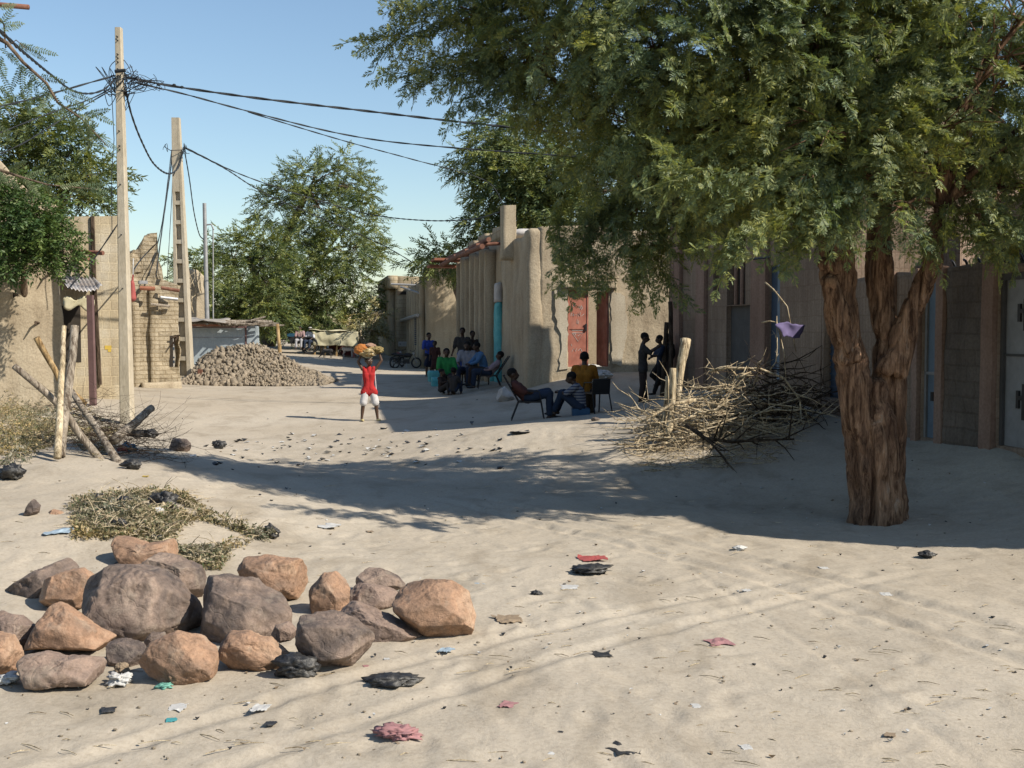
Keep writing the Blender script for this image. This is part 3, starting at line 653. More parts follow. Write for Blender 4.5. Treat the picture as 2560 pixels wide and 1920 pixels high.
for i in range(16):
    x = rr.uniform(.1, .95); z = rr.uniform(2, 3.2); b.tube([(x, -.1, z), (x+rr.uniform(-.3, .3), -.25, z+rr.uniform(.2, .9)), (x+rr.uniform(-.4, .5), -.2, z+rr.uniform(.5, 1.1))], [.018, .014, .008], 4)
b.build('stick_bundle', STICK, r6)
# small red brick ring
p = gp(388, 957); o = link('brick_block', rbox(-.28, .28, -.2, .2, -.05, .26, .06, .02, 5, .05, 31), TERRA, None, True); o.location = p; tag(o, 'low orange-red brick block with ash on top, left of the rubble heap', 'brick block')
MB().ell((0, 0, .26), (.2, .14, .03)).build('ash', METAL_G, o, True)
# red bottle-like thing hanging on the pole
o = link('hanging_bag', remesh(MB().cone((0, 0, 0), (0, 0, .32), .085, .05).cone((0, 0, .3), (.02, 0, .5), .03, .015).mesh(), .012, 2), PLR, None, True); o.location = at(331, 745, 24.2); tag(o, 'narrow red plastic bag hanging beside the nearest concrete pole', 'bag')
MB().tube([(.02, 0, .5), (.03, 0, .72), (0, .1, .85)], .012, 5).build('tie_string', PLW, o)
# ---- right side: two storey block house, low wall with doors, buildings behind
XR, YR = 5.88, 13.5
def ry(px): return sidey(px, XR, YR)
def rz(py, px, z0=.2): return zat(py, YR+ry(px)*CP_)-z0
R0 = .2
rr_ = empty('block_house', (XR, YR, R0), PHI, 'tall shaded pinkish block house with dark red-brown columns behind the brush pile', 'house')
sA, sB = ry(1683), ry(2052); hR = 6.9-R0
hl = [(ry(1796), ry(1781), rz(744, 1788), rz(630, 1788)), (ry(1862), ry(1816), rz(762, 1840), rz(600, 1840)), (ry(1874), ry(1815), rz(948, 1845), rz(764, 1845)),
      (ry(1948), ry(1922), rz(925, 1935), rz(662, 1935))]
hl = [(min(a, c), max(a, c), max(.01, d), e) for a, c, d, e in hl]
hl[1] = (hl[1][0], hl[1][1], hl[1][2], min(hl[1][3], hR-1))
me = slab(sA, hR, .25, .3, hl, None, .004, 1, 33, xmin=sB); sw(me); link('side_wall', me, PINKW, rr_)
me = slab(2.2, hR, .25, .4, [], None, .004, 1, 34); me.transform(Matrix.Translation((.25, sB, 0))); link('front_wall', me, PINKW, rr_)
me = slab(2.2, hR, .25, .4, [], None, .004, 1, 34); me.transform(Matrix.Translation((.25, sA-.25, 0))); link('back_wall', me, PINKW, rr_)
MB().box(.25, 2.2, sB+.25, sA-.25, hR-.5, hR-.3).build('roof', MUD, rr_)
for a, c in [(1680,1690),(1691,1706),(1747,1768),(1885,1922)]:
    s_, e_ = ry(c), ry(a); me = rbox(-.09, .02, s_, e_, 0, hR+.1, .3, .004, 2, .02, 35); link('column', me, PINKP, rr_)
MB().box(.14, .18, hl[0][0], hl[0][1], hl[0][2], hl[0][3]).build('window', VOID, rr_)
w_ = MB().box(.2, .23, hl[1][0], hl[1][1], hl[1][2], hl[1][3]).build('window', VOID, rr_)
b = MB()
for px in (1833, 1848): b.tube([(.05, ry(px), hl[1][2]), (.05, ry(px), hl[1][3])], .045, 8)
b.build('window_post', PINKP, w_)
MB().box(.1, .15, hl[2][0], hl[2][1], hl[2][2]-.2, hl[2][3]).build('door', DARKM, rr_)
d_ = MB().box(.04, .08, hl[3][0], hl[3][1], hl[3][2]-.2, hl[3][3]).build('door', DBLUE, rr_); d_['label'] = 'narrow blue metal door'
MB().box(.0, .04, hl[3][0]-.01, hl[3][0]+.1, hl[3][2]-.2, hl[3][3]).build('door_frame', GBLUE, d_)
MB().tube([(-.3, hl[3][0]-.3, hl[3][3]+.1), (-.3, hl[3][1]+.2, hl[3][3]+.12)], .02, 5).build('lintel_rod', BLACK, rr_)
# lower wing and low wall with metal doors
lw = empty('compound_wall', (XR, YR, R0), PHI, 'shaded pinkish-brown compound wall with grey-blue metal doors behind the thorn tree', 'wall')
sC = ry(2700); hW = rz(678, 2290)
hw2 = [(ry(2062), ry(2012), rz(960, 2040), rz(672, 2040)), (ry(2362), ry(2306), rz(1096, 2330), rz(704, 2330))]
hw2 = [(min(a, c), max(a, c), max(.3, d), e) for a, c, d, e in hw2]; hw2[0] = (sB-.85, sB-.12, .75, 2.45)
hg = (ry(2640), ry(2496), rz(1112, 2496), rz(668, 2496)); hw2.append((min(hg[:2]), max(hg[:2]), max(.4, hg[2]), hW-.12))
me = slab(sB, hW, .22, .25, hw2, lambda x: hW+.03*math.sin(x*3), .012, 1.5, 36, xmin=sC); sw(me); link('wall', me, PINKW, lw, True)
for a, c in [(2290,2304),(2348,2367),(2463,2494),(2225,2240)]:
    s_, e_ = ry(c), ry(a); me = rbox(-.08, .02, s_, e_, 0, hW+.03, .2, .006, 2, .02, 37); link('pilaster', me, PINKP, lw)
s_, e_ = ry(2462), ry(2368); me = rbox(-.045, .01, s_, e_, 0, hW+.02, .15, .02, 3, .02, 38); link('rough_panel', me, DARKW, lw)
q = hw2[0]; o = MB().box(.12, .16, q[0], q[1], q[2], q[3]).build('door', DBLUE, lw); o['label'] = 'dark blue corrugated door'
b = MB()
for i in range(16): z = q[2]+.05+i*.105; b.box(.10, .119, q[0], q[1], z, z+.03)
b.build('rib', DBLUE, o)
q = hw2[1]; o = MB().box(.06, .1, q[0], q[1], q[2], q[3]).build('door', GBLUE, lw); o['label'] = 'grey-blue metal door with narrow side panel'
MB().box(.03, .0595, q[0]+.22, q[0]+.27, q[2], q[3]).box(.03, .0595, q[1]-.05, q[1], q[2], q[3]).box(.03, .0595, q[0], q[1], q[2]+.85*1, q[2]+.89).build('door_frame', GREYD, o)
MB().box(.02, .0585, q[0]+.3, q[0]+.36, q[2]+.5, q[2]+.62).build('handle', BLACK, o)
q = hw2[2]; o = MB().box(.06, .1, q[0], q[1], q[2], q[3]).build('gate', GREYD, lw); o['label'] = 'pale grey sheet metal gate with black ironwork'
b = MB(); b.box(.02, .0595, q[1]-.06, q[1], q[2], q[3]); b.box(.02, .0595, q[0], q[1]-.06, q[3]-.09, q[3]); zc = rz(888, 2530); b.box(.04, .0595, q[0], q[1]-.06, zc-.015, zc+.015); b.build('gate_frame', DARKM, o)
b = MB()
for yt, yb in ((747, 827), (960, 1050)):
    z1_, z0_ = rz(yt, 2545), rz(yb, 2545); s_ = ry(2556); 
    b.box(.035, .0585, s_-.03, s_+.05, z0_, z1_); b.box(.034, .058, s_+.05, s_+.11, (z0_+z1_)/2+.02, (z0_+z1_)/2+.07); b.box(.035, .0585, s_+.11, s_+.16, (z0_+z1_)/2-.08, (z0_+z1_)/2+.13)
    b.box(.033, .057, s_-.09, s_-.03, z0_+.05, z0_+.1); b.box(.036, .0586, s_-.13, s_-.09, z0_, z1_-.1)
b.build('ironwork', BLACK, o)
b = MB(); rr = random.Random(2)
for i in range(9): 
    s_ = sC+.3+i*.28; b.tube([(.1, s_, hW), (.08, s_+.03, hW+.08), (.1, s_+.1, hW+.1)], .018, 5)
b.build('top_spike', BLACK, lw)
# set back building behind the wall
sb = empty('block_house', (XR, YR, R0), PHI, 'pinkish block house set back behind the compound wall, half hidden by leaves', 'house')
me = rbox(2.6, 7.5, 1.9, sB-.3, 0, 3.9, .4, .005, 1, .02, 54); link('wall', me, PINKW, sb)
MB().box(2.54, 2.598, 3.2, 3.9, 2.1, 3.2).build('window', VOID, sb)
bb = empty('corrugated_house', (7.4, 21.2, .3), PHI, 'sunlit peach coloured house wall glimpsed at the right edge above the compound wall', 'house')
PEACH = mud_mat('peach_wall', (.60,.44,.33), (.5,.36,.27), (.66,.5,.39), (.12,3,.012,(.78,.74,.7),0,.02), bstr=.2, bdist=.01)
me = rbox(0, 9, 0, 5, 0, 5.4, .5, .01, 1, .04, 55); link('wall', me, PEACH, bb)
MB().box(1.5, 2.6, -.03, .1, 2.0, 3.2).build('window', VOID, bb)
# house at the right, outside the frame, whose shadow lies across the foreground
cb = empty('mud_house', (8.5, 8.3, 0), PHI, 'tall tan mud house beyond the right edge, casting the shadow around the tree trunk', 'house')
me = rbox(0, 5, 0, 4.7, 0, 6.0, .3, .04, 1, .12, 56); link('wall', me, MUD, cb, True)
MB().box(-.05, .05, 2.2, 3.1, .1, 2.2).build('door', DARKM, cb); MB().box(-.05, .05, 2.2, 3.1, 3.6, 4.6).build('window', VOID, cb)
# ================= VEGETATION
def frond(rng, L, npair, pl, pw, ang=55, sag=.25):
    """a feathery leaf along +x: pairs of narrow leaflets (kites)"""
    V = []; 
    for i in range(npair):
        f = (i+.6)/npair; x = L*f; z = -sag*L*f*f; l = pl*(.75+.5*math.sin(math.pi*min(1, f+.1)))*rng.uniform(.85, 1.1)
        for s in (-1, 1):
            a = math.radians(ang+rng.uniform(-9, 9)); d = np.array([math.cos(a), s*math.sin(a), -.22+rng.uniform(-.2, .2)]); w = np.array([math.sin(a), -s*math.cos(a), rng.uniform(-.35, .35)])*pw*.5
            p = np.array([x, 0, z]); V += [p, p+d*l*.45+w, p+d*l, p+d*l*.45-w]
    p = np.array([L, 0, -sag*L]); d = np.array([.8, 0, -.5]); w = np.array([0, pw*.5, 0]); V += [p, p+d*pl*.4+w, p+d*pl, p+d*pl*.4-w]
    V += [np.array([0, -.0015, 0]), np.array([0, .0015, 0]), np.array([L, .001, -sag*L]), np.array([L, -.001, -sag*L])]
    return np.array(V)
def rotm(az, el, roll):
    return np.array((Matrix.Rotation(az, 3, 'Z') @ Matrix.Rotation(-el, 3, 'Y') @ Matrix.Rotation(roll, 3, 'X')))
def twig(seed, L, nf, fl, npair, pl, pw, droop=.3, spread=60, tiny=False):
    rng = random.Random(seed); out = []
    P = lambda f: np.array([L*f, .06*L*math.sin(f*5+seed), -droop*L*f*f])
    for i in range(nf):
        f = (i+.5)/nf; s = 1 if i % 2 else -1
        R = rotm(s*math.radians(spread+rng.uniform(-18, 18))*(1 if i < nf-1 else .1), math.radians(rng.uniform(-25, 35)), rng.uniform(-.9, .9))
        if tiny:
            l = fl*rng.uniform(.7, 1.2); w = pw*.5; q = np.array([[0,0,0],[l*.45,w,0],[l,0,-.2*l],[l*.45,-w,0]])
        else: q = frond(rng, fl*rng.uniform(.75, 1.15)*(1-.3*f), npair, pl, pw)
        out.append(q @ R.T + P(f))
    n = 5; r = L*.008+.0012
    for i in range(n-1):
        a, b = P(i/(n-1)), P((i+1)/(n-1)); up = np.array([0, 0, r]); sd = np.array([0, r, 0])
        out.append(np.array([a-up, a+up, b+up*.7, b-up*.7])); out.append(np.array([a-sd, a+sd, b+sd*.7, b-sd*.7]))
    return np.concatenate(out)
def orient(D, roll):
    D = D/np.linalg.norm(D, axis=1, keepdims=True); up = np.tile([0, 0, 1.], (len(D), 1)); Yv = np.cross(up, D); Yv /= np.maximum(np.linalg.norm(Yv, axis=1, keepdims=True), 1e-6); Zv = np.cross(D, Yv)
    c, s = np.cos(roll)[:, None], np.sin(roll)[:, None]; Y2 = Yv*c+Zv*s; Z2 = -Yv*s+Zv*c
    return np.stack([D, Y2, Z2], -1)
def scatter(P, D, scl, temps, rs, rollamp=.5):
    k = rs.randint(0, len(temps), len(P)); roll = rs.normal(0, rollamp, len(P)); R = orient(D, roll); out = []
    for t in range(len(temps)):
        m = k == t
        if not m.any(): continue
        out.append((np.einsum('nij,vj->nvi', R[m]*scl[m][:, None, None], temps[t]) + P[m][:, None]).reshape(-1, 3))
    V = np.concatenate(out); return V, np.arange(len(V)).reshape(-1, 4)
def crown(clumps, dens, rs, droop=.35, gap=.25, nscale=1.0, inner=.5, minn=20):
    Ps, Ds = [], []
    for c, r in clumps:
        r = np.array(r if hasattr(r, '__len__') else (r, r, r*.85)); n = max(minn, int(dens*(r[0]*r[1]+r[0]*r[2]+r[1]*r[2])/3*12.57*.8))
        u = rs.normal(size=(n, 3)); u /= np.linalg.norm(u, axis=1, keepdims=True); rad = inner+(1-inner)*rs.uniform(0, 1, n)**.55
        p = np.array(c)+u*r*rad[:, None]; p += rs.normal(0, .06*r.mean(), (n, 3))
        d = u*[1, 1, .55]+[0, 0, -droop]+rs.normal(0, .35, (n, 3)); keep = fbm(p, nscale/r.mean(), 2, 3) > -gap-.0
        Ps.append(p[keep]); Ds.append(d[keep])
    return np.concatenate(Ps), np.concatenate(Ds)
def limbs(mb, start, clumps, r0, rs, sub=7, tip=.012):
    for c, r in clumps:
        c = Vector(c); s = min(start, key=lambda q: (Vector(q)-c).length); s = Vector(s); rr = (r if not hasattr(r, '__len__') else sum(r)/3)
        k = r0*min(1, .45+.25*rr); mid = s.lerp(c, .5)+Vector((rs.uniform(-.1, .1), rs.uniform(-.1, .1), .12))*(c-s).length
        mb.tube([s, s.lerp(mid, .5)+Vector((0, 0, .03)), mid, c], [k, k*.8, k*.6, k*.3], 6)
        for i in range(sub):
            u = Vector(rs.normal(size=3)).normalized(); u.z *= .5; e = c+u*rr*.95; b = mid.lerp(c, rs.uniform(.3, 1))
            mb.tube([b, b.lerp(e, .5)+Vector(rs.uniform(-.08, .08, 3))*rr+Vector((0,0,.06*rr)), e+Vector((0, 0, -.08*rr))], [k*.28, k*.16, tip*.5], 4, False)
T_NEAR = [twig(i, .42, 12, .115, 6, .047, .0135, .28) for i in range(7)]
T_MID = [twig(20+i, .62, 12, .17, 4, .05, .014, .25, tiny=False) for i in range(3)]
T_FAR = [twig(40+i, .8, 26, .19, 0, 0, .05, .18, 48, tiny=True) for i in range(6)]
T_BROAD = [twig(60+i, .34, 13, .085, 0, 0, .036, .2, 65, tiny=True) for i in range(5)]
def tree(name, label, trunkpaths, clumps, mat_, temps, dens, seed=1, bark_=BARK2, vox=.05, r0=.12, ridge=.015, group=None, droop=.35, gap=.25, starts=None, sub=7, scl=(.8, 1.25), bsmooth=2, fol=None):
    rs = np.random.RandomState(seed); loc = Vector(trunkpaths[0][0][0]); root = empty(name, loc, 0, label, 'tree', group); off = -loc
    mb = MB()
    for pts, rad in trunkpaths: mb.tube([Vector(p)+off for p in pts], rad, 14)
    me = remesh(mb.mesh(), vox, bsmooth)
    if bark_ is BARK:
        def dd(P, N):
            Wp = P+np.stack([fbm(P*[1,1,.6]+k*3, 1.6, 2, 40+k) for k in range(3)], -1)*.16
            g = np.abs(fbm(Wp*[1,1,.16], 4.5, 3, 50)); g2 = np.abs(fbm(Wp*[1,1,.22]+9, 10, 3, 55))
            return P + N*(np.minimum(g, .35)*.17-.035 + np.minimum(g2, .3)*.07 + fbm(P, 2.5, 2, 60)*.025)[:, None]
        me = vdisp(me, dd)
    else: me = vdisp(me, lambda P, N: P + N*(fbm(P*[1, 1, .13]+5, 9, 4, seed)*ridge + fbm(P, 2.2, 2, seed+3)*ridge*1.3)[:, None])
    link('trunk', me, bark_, root, True)
    st = starts or [p[0][-1] for p in trunkpaths]
    mb = MB(); limbs(mb, [Vector(s)+off for s in st], [(Vector(c)+off, r) for c, r in clumps], r0, rs, sub); mb.build('branches', bark_, root, True)
    P, D = crown([(np.array(c)+np.array(off), r) for c, r in clumps], dens, rs, droop, gap)
    if fol is not None: P2, D2 = fol(off, rs); P = np.concatenate([P, P2]); D = np.concatenate([D, D2])
    V, Q = scatter(P, D, rs.uniform(scl[0], scl[1], len(P)), temps, rs); link('crown', npmesh('crown', V, Q), mat_, root)
    return root
def C(px, py, Y, rpx): return (at(px, py, Y), rpx*Y/F)
# ---- the big thorn tree
YT = 11.8
def tp(L, y=YT): return [at(a, b, y+(c if c else 0)) for a, b, c in L]
k_ = YT/F
paths = [(tp([(2172,1325,0),(2172,1285,0),(2166,1200,0),(2155,1080,0),(2142,960,0),(2114,850,0),(2099,750,0),(2092,640,0),(2080,520,0)]), [k_*v for v in (50,37,36,37,34,31,29,29,26)]),
         (tp([(2232,1330,.05),(2232,1290,.05),(2232,1200,.05),(2228,1080,.05),(2222,950,.1),(2214,850,.12),(2204,750,.15),(2198,640,.2),(2205,480,.3)]), [k_*v for v in (46,31,30,34,33,23,23,23,21)]),
         (tp([(2228,930,-.02),(2250,860,-.05),(2282,770,-.1),(2310,710,-.15),(2335,640,-.2),(2350,520,-.3)]), [k_*v for v in (32,26,20,18,17,15)]),
         (tp([(2205,1320,-.04),(2200,1200,-.03),(2192,1050,-.03),(2184,960,0)]), [k_*v for v in (42,44,40,20)]),
         (tp([(2128,900,-.1),(2088,765,-.14),(2072,700,-.22)]), [k_*v for v in (20,17,13)]),
         (tp([(2085,672,-.1),(2058,658,-.2)]), [k_*v for v in (12,7)])]
cl = [C(*c) for c in [(1290,90,12.4,70),(1360,150,12.4,90),(1460,90,12.2,200),(1650,110,11.6,230),(1850,90,11.6,240),(2060,90,11.6,250),(2280,110,11.8,250),(2500,140,11.0,240),(2650,250,11.6,230),
     (1450,260,12.6,100),(1600,310,12,160),(1740,330,11.6,190),(1920,330,11.6,190),(2110,330,10.9,200),(2320,330,11.2,210),(2520,370,11.6,200),
     (1530,430,12.8,80),(1640,475,12.6,105),(1730,440,12.6,130),(1870,440,11.4,100),(2030,440,11.0,110),(2200,430,11.2,120),(2380,430,11.4,120),(2530,470,11.6,110),
     (1590,540,12.8,48),(1625,600,12.8,38),(1690,520,12.6,60),(1790,500,11.8,80),(1950,515,11.4,45),(2090,525,11.0,40),(2250,520,11.0,45),(2450,540,11.3,45),
     (1300,-80,12.4,110),(1500,-140,12.2,220),(1800,-180,11.6,260),(2100,-200,11.6,270),(2400,-180,11.8,270),(2650,-60,11.0,240),(1650,-330,12,200),(1950,-380,11.8,230),(2250,-380,11.8,230),
     (1700,230,13.6,250),(2000,230,13.4,270),(2300,260,13.4,270),(1750,470,13.5,110),(2150,480,13.2,120),(2500,40,11.3,150),(2470,230,11.2,150),(2580,330,11.3,140),(2600,120,11.4,150),(1180,30,12.6,60)]]
def feelers(off, rs):
    """long outer sprays that give the crown its ragged outline"""
    Ps, Ds = [], []
    for L in [[(1400,60,12.5),(1330,40,12.5),(1250,60,12.6),(1180,55,12.6)],[(1380,150,12.5),(1300,150,12.5),(1230,120,12.5)],[(1400,-20,12.5),(1300,-20,12.5),(1200,10,12.5),(1130,-20,12.5)],[(1420,210,12.5),(1350,190,12.5),(1290,180,12.5)],[(1300,60,12.3),(1240,40,12.3),(1190,90,12.3)],[(1300,20,12.6),(1220,0,12.6),(1150,40,12.6)],[(1150,40,12.6),(1060,70,12.6),(990,90,12.6),(935,98,12.6)],[(1180,60,12.5),(1110,20,12.5),(1060,15,12.5),(985,-5,12.5)],[(1230,120,12.4),(1150,150,12.4),(1080,155,12.4),(1020,163,12.4)],
              [(1260,150,12.4),(1180,160,12.4),(1120,175,12.4),(1080,190,12.4)],[(1250,110,12.4),(1215,170,12.4),(1195,210,12.4),(1170,245,12.4)],[(1340,190,12.4),(1300,215,12.4),(1270,222,12.4)],
              [(1400,290,12.6),(1330,265,12.6),(1280,272,12.6)],[(1930,440,10.2),(1830,425,10.2),(1740,425,10.2),(1665,428,10.2)],[(1960,400,10.8),(1880,350,10.8),(1810,330,10.8),(1760,305,10.8)],
              [(1990,520,10.2),(1920,560,10.2),(1850,590,10.2),(1820,612,10.2)],[(1560,500,12.9),(1500,560,12.9),(1450,620,12.9),(1420,680,12.9)],[(1570,470,12.9),(1500,520,12.9),(1440,600,12.9)],[(1560,600,12.9),(1510,640,12.9),(1500,690,12.9)],[(1680,560,12.8),(1650,620,12.8),(1640,670,12.8),(1665,705,12.8)],
              [(1600,560,12.9),(1590,640,12.9),(1600,700,12.9)],[(2400,540,11.4),(2450,575,11.4),(2500,610,11.4)],[(2250,530,11.3),(2290,565,11.3),(2310,590,11.3)],[(2540,520,12),(2545,570,12),(2530,620,12)],[(1450,130,12.3),(1400,60,12.3),(1330,-10,12.3)],[(1420,480,13),(1400,530,13),(1395,590,13)],[(2030,520,11),(1990,560,11),(1960,590,11)]]:
        pts = [np.array(at(*q))+np.array(off) for q in L]
        for a, b in zip(pts, pts[1:]):
            n = max(4, int(np.linalg.norm(b-a)/.045))
            for i in range(n):
                Ps.append(a+(b-a)*i/n+rs.normal(0, .035, 3)); Ds.append((b-a)/np.linalg.norm(b-a)+rs.normal(0, .45, 3)+np.array([0, 0, -.3]))
    return np.array(Ps), np.array(Ds)
tree('thorn_tree', 'large feathery thorn tree with twisted orange-brown trunk and wide crown in the right foreground', paths, cl, LEAF, T_NEAR, 25, 3, BARK, .014, .07, .02, droop=.45, gap=.22,
     starts=[paths[0][0][-1], paths[1][0][-1], paths[2][0][-1], at(1900, 420, 12.4), at(1600, 380, 12.6), at(1350, 180, 12.4)], sub=9, scl=(.75, 1.2), bsmooth=3, fol=feelers)
# ---- trees farther off
def simple_trunk(px, Y, forks, r):
    """forks: list of pixel paths above the foot"""
    x = xat(px, Y); z = H(x, Y); out = []
    for f in forks:
        pts = [Vector((x, Y, z-.2))]+[at(a, b, Y) for a, b in f]; out.append((pts, [r*(1-.6*i/len(f)) for i in range(len(pts))]))
    return out
tree('feathery_tree', 'tall feathery tree with sky showing through, in the middle of the street end', simple_trunk(668, 64, [[(672,760),(690,660),(730,560),(770,480)],[(650,770),(640,690),(620,640)],[(700,790),(740,720),(800,650)]], .38),
     [C(*c) for c in [(850,425,64,50),(790,440,63,50),(740,470,64,62),(880,470,63,55),(690,520,64,60),(800,520,62,80),(890,550,63,62),(730,600,62,80),(860,630,61,80),(920,620,62,45),(780,690,61,85),(890,720,60,70),(700,720,61,70),(820,780,60,70),(915,790,60,45),(740,800,61,60)]],
     LEAF_FAR, T_FAR, 8.5, 5, vox=.09, r0=.10, ridge=.03, droop=.1, gap=.55)
tree('feathery_tree', 'shorter bushy tree left of the tall feathery tree, rising behind the grey kiosk', simple_trunk(600, 56, [[(605,760),(590,700)],[(640,770),(660,700)]], .28),
     [C(*c) for c in [(640,600,56,50),(590,630,56,55),(560,690,56,52),(640,690,55,70),(690,640,56,50),(600,750,55,60),(670,770,55,60),(540,750,56,45),(560,800,55,40),(620,810,55,45),(530,650,56,20)]], LEAF_FAR, T_FAR, 11, 6, vox=.09, r0=.08, ridge=.03, droop=.1, gap=.5)
tree('feathery_tree', 'olive green feathery tree behind the block house at the left edge', simple_trunk(120, 40, [[(120,700),(130,560),(150,480)],[(100,600),(60,450)]], .3),
     [C(*c) for c in [(40,280,40,55),(110,320,40,60),(175,380,40,62),(30,380,40,80),(110,430,40,75),(220,440,40,60),(170,500,39,70),(262,490,40,34),(60,500,39,70),(-70,380,41,110),(-60,500,40,100),(270,430,40,18)]], LEAF_FAR, T_FAR, 13, 7, vox=.09, r0=.08, ridge=.03, droop=.12, gap=.5)
tree('feathery_tree', 'bright green drooping tree behind the mud house with the red door', simple_trunk(1420, 47, [[(1420,700),(1390,560),(1330,450)],[(1440,600),(1480,480)]], .35),
     [C(*c) for c in [(1240,345,47,62),(1310,350,47,80),(1185,405,47,48),(1270,420,46,70),(1370,420,46,90),(1240,490,46,60),(1330,510,46,80),(1205,560,46,42),(1280,570,46,50),(1400,540,46,90),(1480,450,46,100),(1560,500,46,100),(1195,610,46,32),(1500,590,46,70),(1360,600,46,50)]], LEAF_FAR, T_FAR, 15, 8, vox=.1, r0=.09, ridge=.03, droop=.45, gap=.5)
tree('feathery_tree', 'small feathery tree drooping over the sunlit front of the farther block house', simple_trunk(1160, 46.5, [[(1150,760),(1130,690),(1100,650)]], .2),
     [C(*c) for c in [(1090,640,46.5,42),(1050,655,47,26),(1140,640,46.5,38)]], LEAF_FAR, T_FAR, 14, 9, vox=.07, r0=.07, droop=.5, gap=.5)
tree('thorn_bush', 'dry pale thorn bush leaning over the end of the street by the burlap awning', simple_trunk(905, 56, [[(905,850),(900,820)],[(915,850),(935,810)],[(900,860),(880,830)]], .1),
     [C(*c) for c in [(925,800,56,24),(900,815,56,18),(945,785,56,22),(930,830,56,16)]], LEAF_DRY, T_FAR, 7, 10, STICK, vox=.05, r0=.06, droop=.3, gap=.5, sub=14)
tree('feathery_tree', 'distant dark tree above the cart at the far end of the street', simple_trunk(740, 92, [[(740,820),(730,780)]], .3), [C(*c) for c in [(700,790,92,50),(760,785,92,55),(640,800,92,50),(590,790,93,50),(800,800,90,45),(730,740,93,50)]], LEAF_FAR, T_FAR, 9, 11, vox=.12, r0=.12, droop=.2, gap=.6, scl=(1, 1.6))
tree('feathery_tree', 'small green tree peeping over the ruins beside the ladder-style pole', simple_trunk(480, 52, [[(480,760),(490,690)]], .15), [C(*c) for c in [(500,640,52,28),(432,650,52,16),(475,690,52,34),(520,700,52,30)]], LEAF_FAR, T_FAR, 14, 12, vox=.07, r0=.06, droop=.2, gap=.5)
# leafy bush by the plaster wall
xb = xat(60, 22.6); zb_ = H(xb, 22.6)
tree('leafy_bush', 'dense dark green broad-leaved bush hanging over the mud wall at the left edge', [([Vector((xb, 22.6, zb_-.1)), at(60, 760, 22.5), at(60, 600, 21.8)], [.09, .08, .06]), ([Vector((xb-.6, 22.6, zb_-.1)), at(-40, 700, 22.4), at(-20, 580, 21.7)], [.09, .08, .05])],
     [C(*c) for c in [(55,520,21.2,62),(10,570,21.2,72),(95,570,21,62),(135,600,21,46),(60,620,20.9,60),(165,630,21,30),(50,470,21.5,42),(-60,540,21.2,110),(110,640,20.9,40),(5,640,20.9,45),(120,530,21.3,34)]], LEAF_BUSH, T_BROAD, 75, 13, BARK2, vox=.03, r0=.03, ridge=.004, droop=.25, gap=.7)
# ---- branch hanging into the picture at the upper left, from a tree beside the camera
YN = 6.6
def nbr(L): return [at(a, b, YN) for a, b in L]
tr = Vector((-4.9, 7.4, H(-4.9, 7.4)))
ot = empty('overhanging_tree', tr, 0, 'near tree whose feathery leaf sprays hang into the upper left corner', 'tree')
mb = MB(); mb.tube([Vector((0, 0, -.2)), Vector((.05, 0, 1.5)), Vector((0, -.1, 3)), Vector((.2, -.3, 4.4)), Vector((.8, -.6, 5.2))], [.2, .17, .15, .12, .08], 12)
link('trunk', vdisp(remesh(mb.mesh(), .03, 2), lambda P, N: P+N*(fbm(P*[1,1,.15], 9, 3, 2)*.012)[:, None]), BARK2, ot, True)
mb = MB(); B1 = nbr([(-500,-330),(-250,-120),(-90,0),(0,98),(18,108),(58,156),(116,208),(145,257),(202,295),(246,341),(270,368)]); B2 = nbr([(-500,-330),(-300,100),(-160,330),(-60,400),(0,425),(60,445),(120,462),(250,474)]); B3 = nbr([(-90,0),(-30,20),(10,60),(14,120),(40,100),(70,125)])
for B_, r in ((B1, .02), (B2, .018), (B3, .009)): mb.tube([p-tr for p in B_], [max(.002, r*(1-i/len(B_))) for i in range(len(B_))], 6)
mb.tube([Vector((.8, -.6, 5.2)), B1[0]-tr], [.08, .03], 8); mb.build('branches', BARK2, ot, True)
rn = random.Random(6); VV = []
def nf(a, b, sag=.12):
    A, B = at(a[0], a[1], YN+rn.uniform(-.06, .06)), at(b[0], b[1], YN+rn.uniform(-.08, .08)); d = B-A; L = d.length
    T_ = frond(rn, L, max(8, int(L/.0125)), .022, .0100, 68, .02); u = np.array(d/L); zn = np.array([rn.uniform(-.5, .5), -1, rn.uniform(-.5, .5)]); zn = zn-u*zn.dot(u); zn /= np.linalg.norm(zn); R = np.stack([u, np.cross(zn, u), zn], -1)
    VV.append(T_ @ R.T + np.array(A-tr))
for a, b in [((45,110),(138,135)),((50,112),(110,150)),((8,55),(40,32)),((10,62),(55,58)),((5,75),(50,62)),((0,120),(40,155)),((2,150),(12,190)),((55,160),(28,225)),((56,165),(56,238)),((60,170),(100,212)),((62,165),(45,190)),
             ((150,220),(228,252)),((158,240),(210,268)),((100,205),(148,258)),((175,275),(208,342)),((225,278),(280,308)),((198,288),(240,312)),((75,200),(70,285)),((85,205),(92,255)),((205,300),(252,362)),((0,60),(28,22)),((0,180),(30,240)),((0,215),(25,250)),
             ((120,212),(108,262)),((145,255),(178,300)),((170,270),(140,300)),((210,290),(268,275)),((100,190),(160,205)),((0,20),(35,10)),((5,140),(-20,200)),((20,135),(45,160)),((222,318),(225,365)),((246,341),(290,372)),((130,235),(95,280)),
             ((0,425),(45,470)),((30,430),(80,470)),((60,445),(110,425)),((60,445),(95,485)),((100,455),(160,440)),((110,460),(140,495)),((150,468),(210,455)),((170,470),(215,488)),((0,430),(-10,480)),((20,425),(60,405)),((200,472),(255,462)),((225,474),(270,482)),((-20,415),(20,460)),((80,455),(60,500)),((-30,300),(20,330)),((-40,330),(30,350))]: nf(a, b)
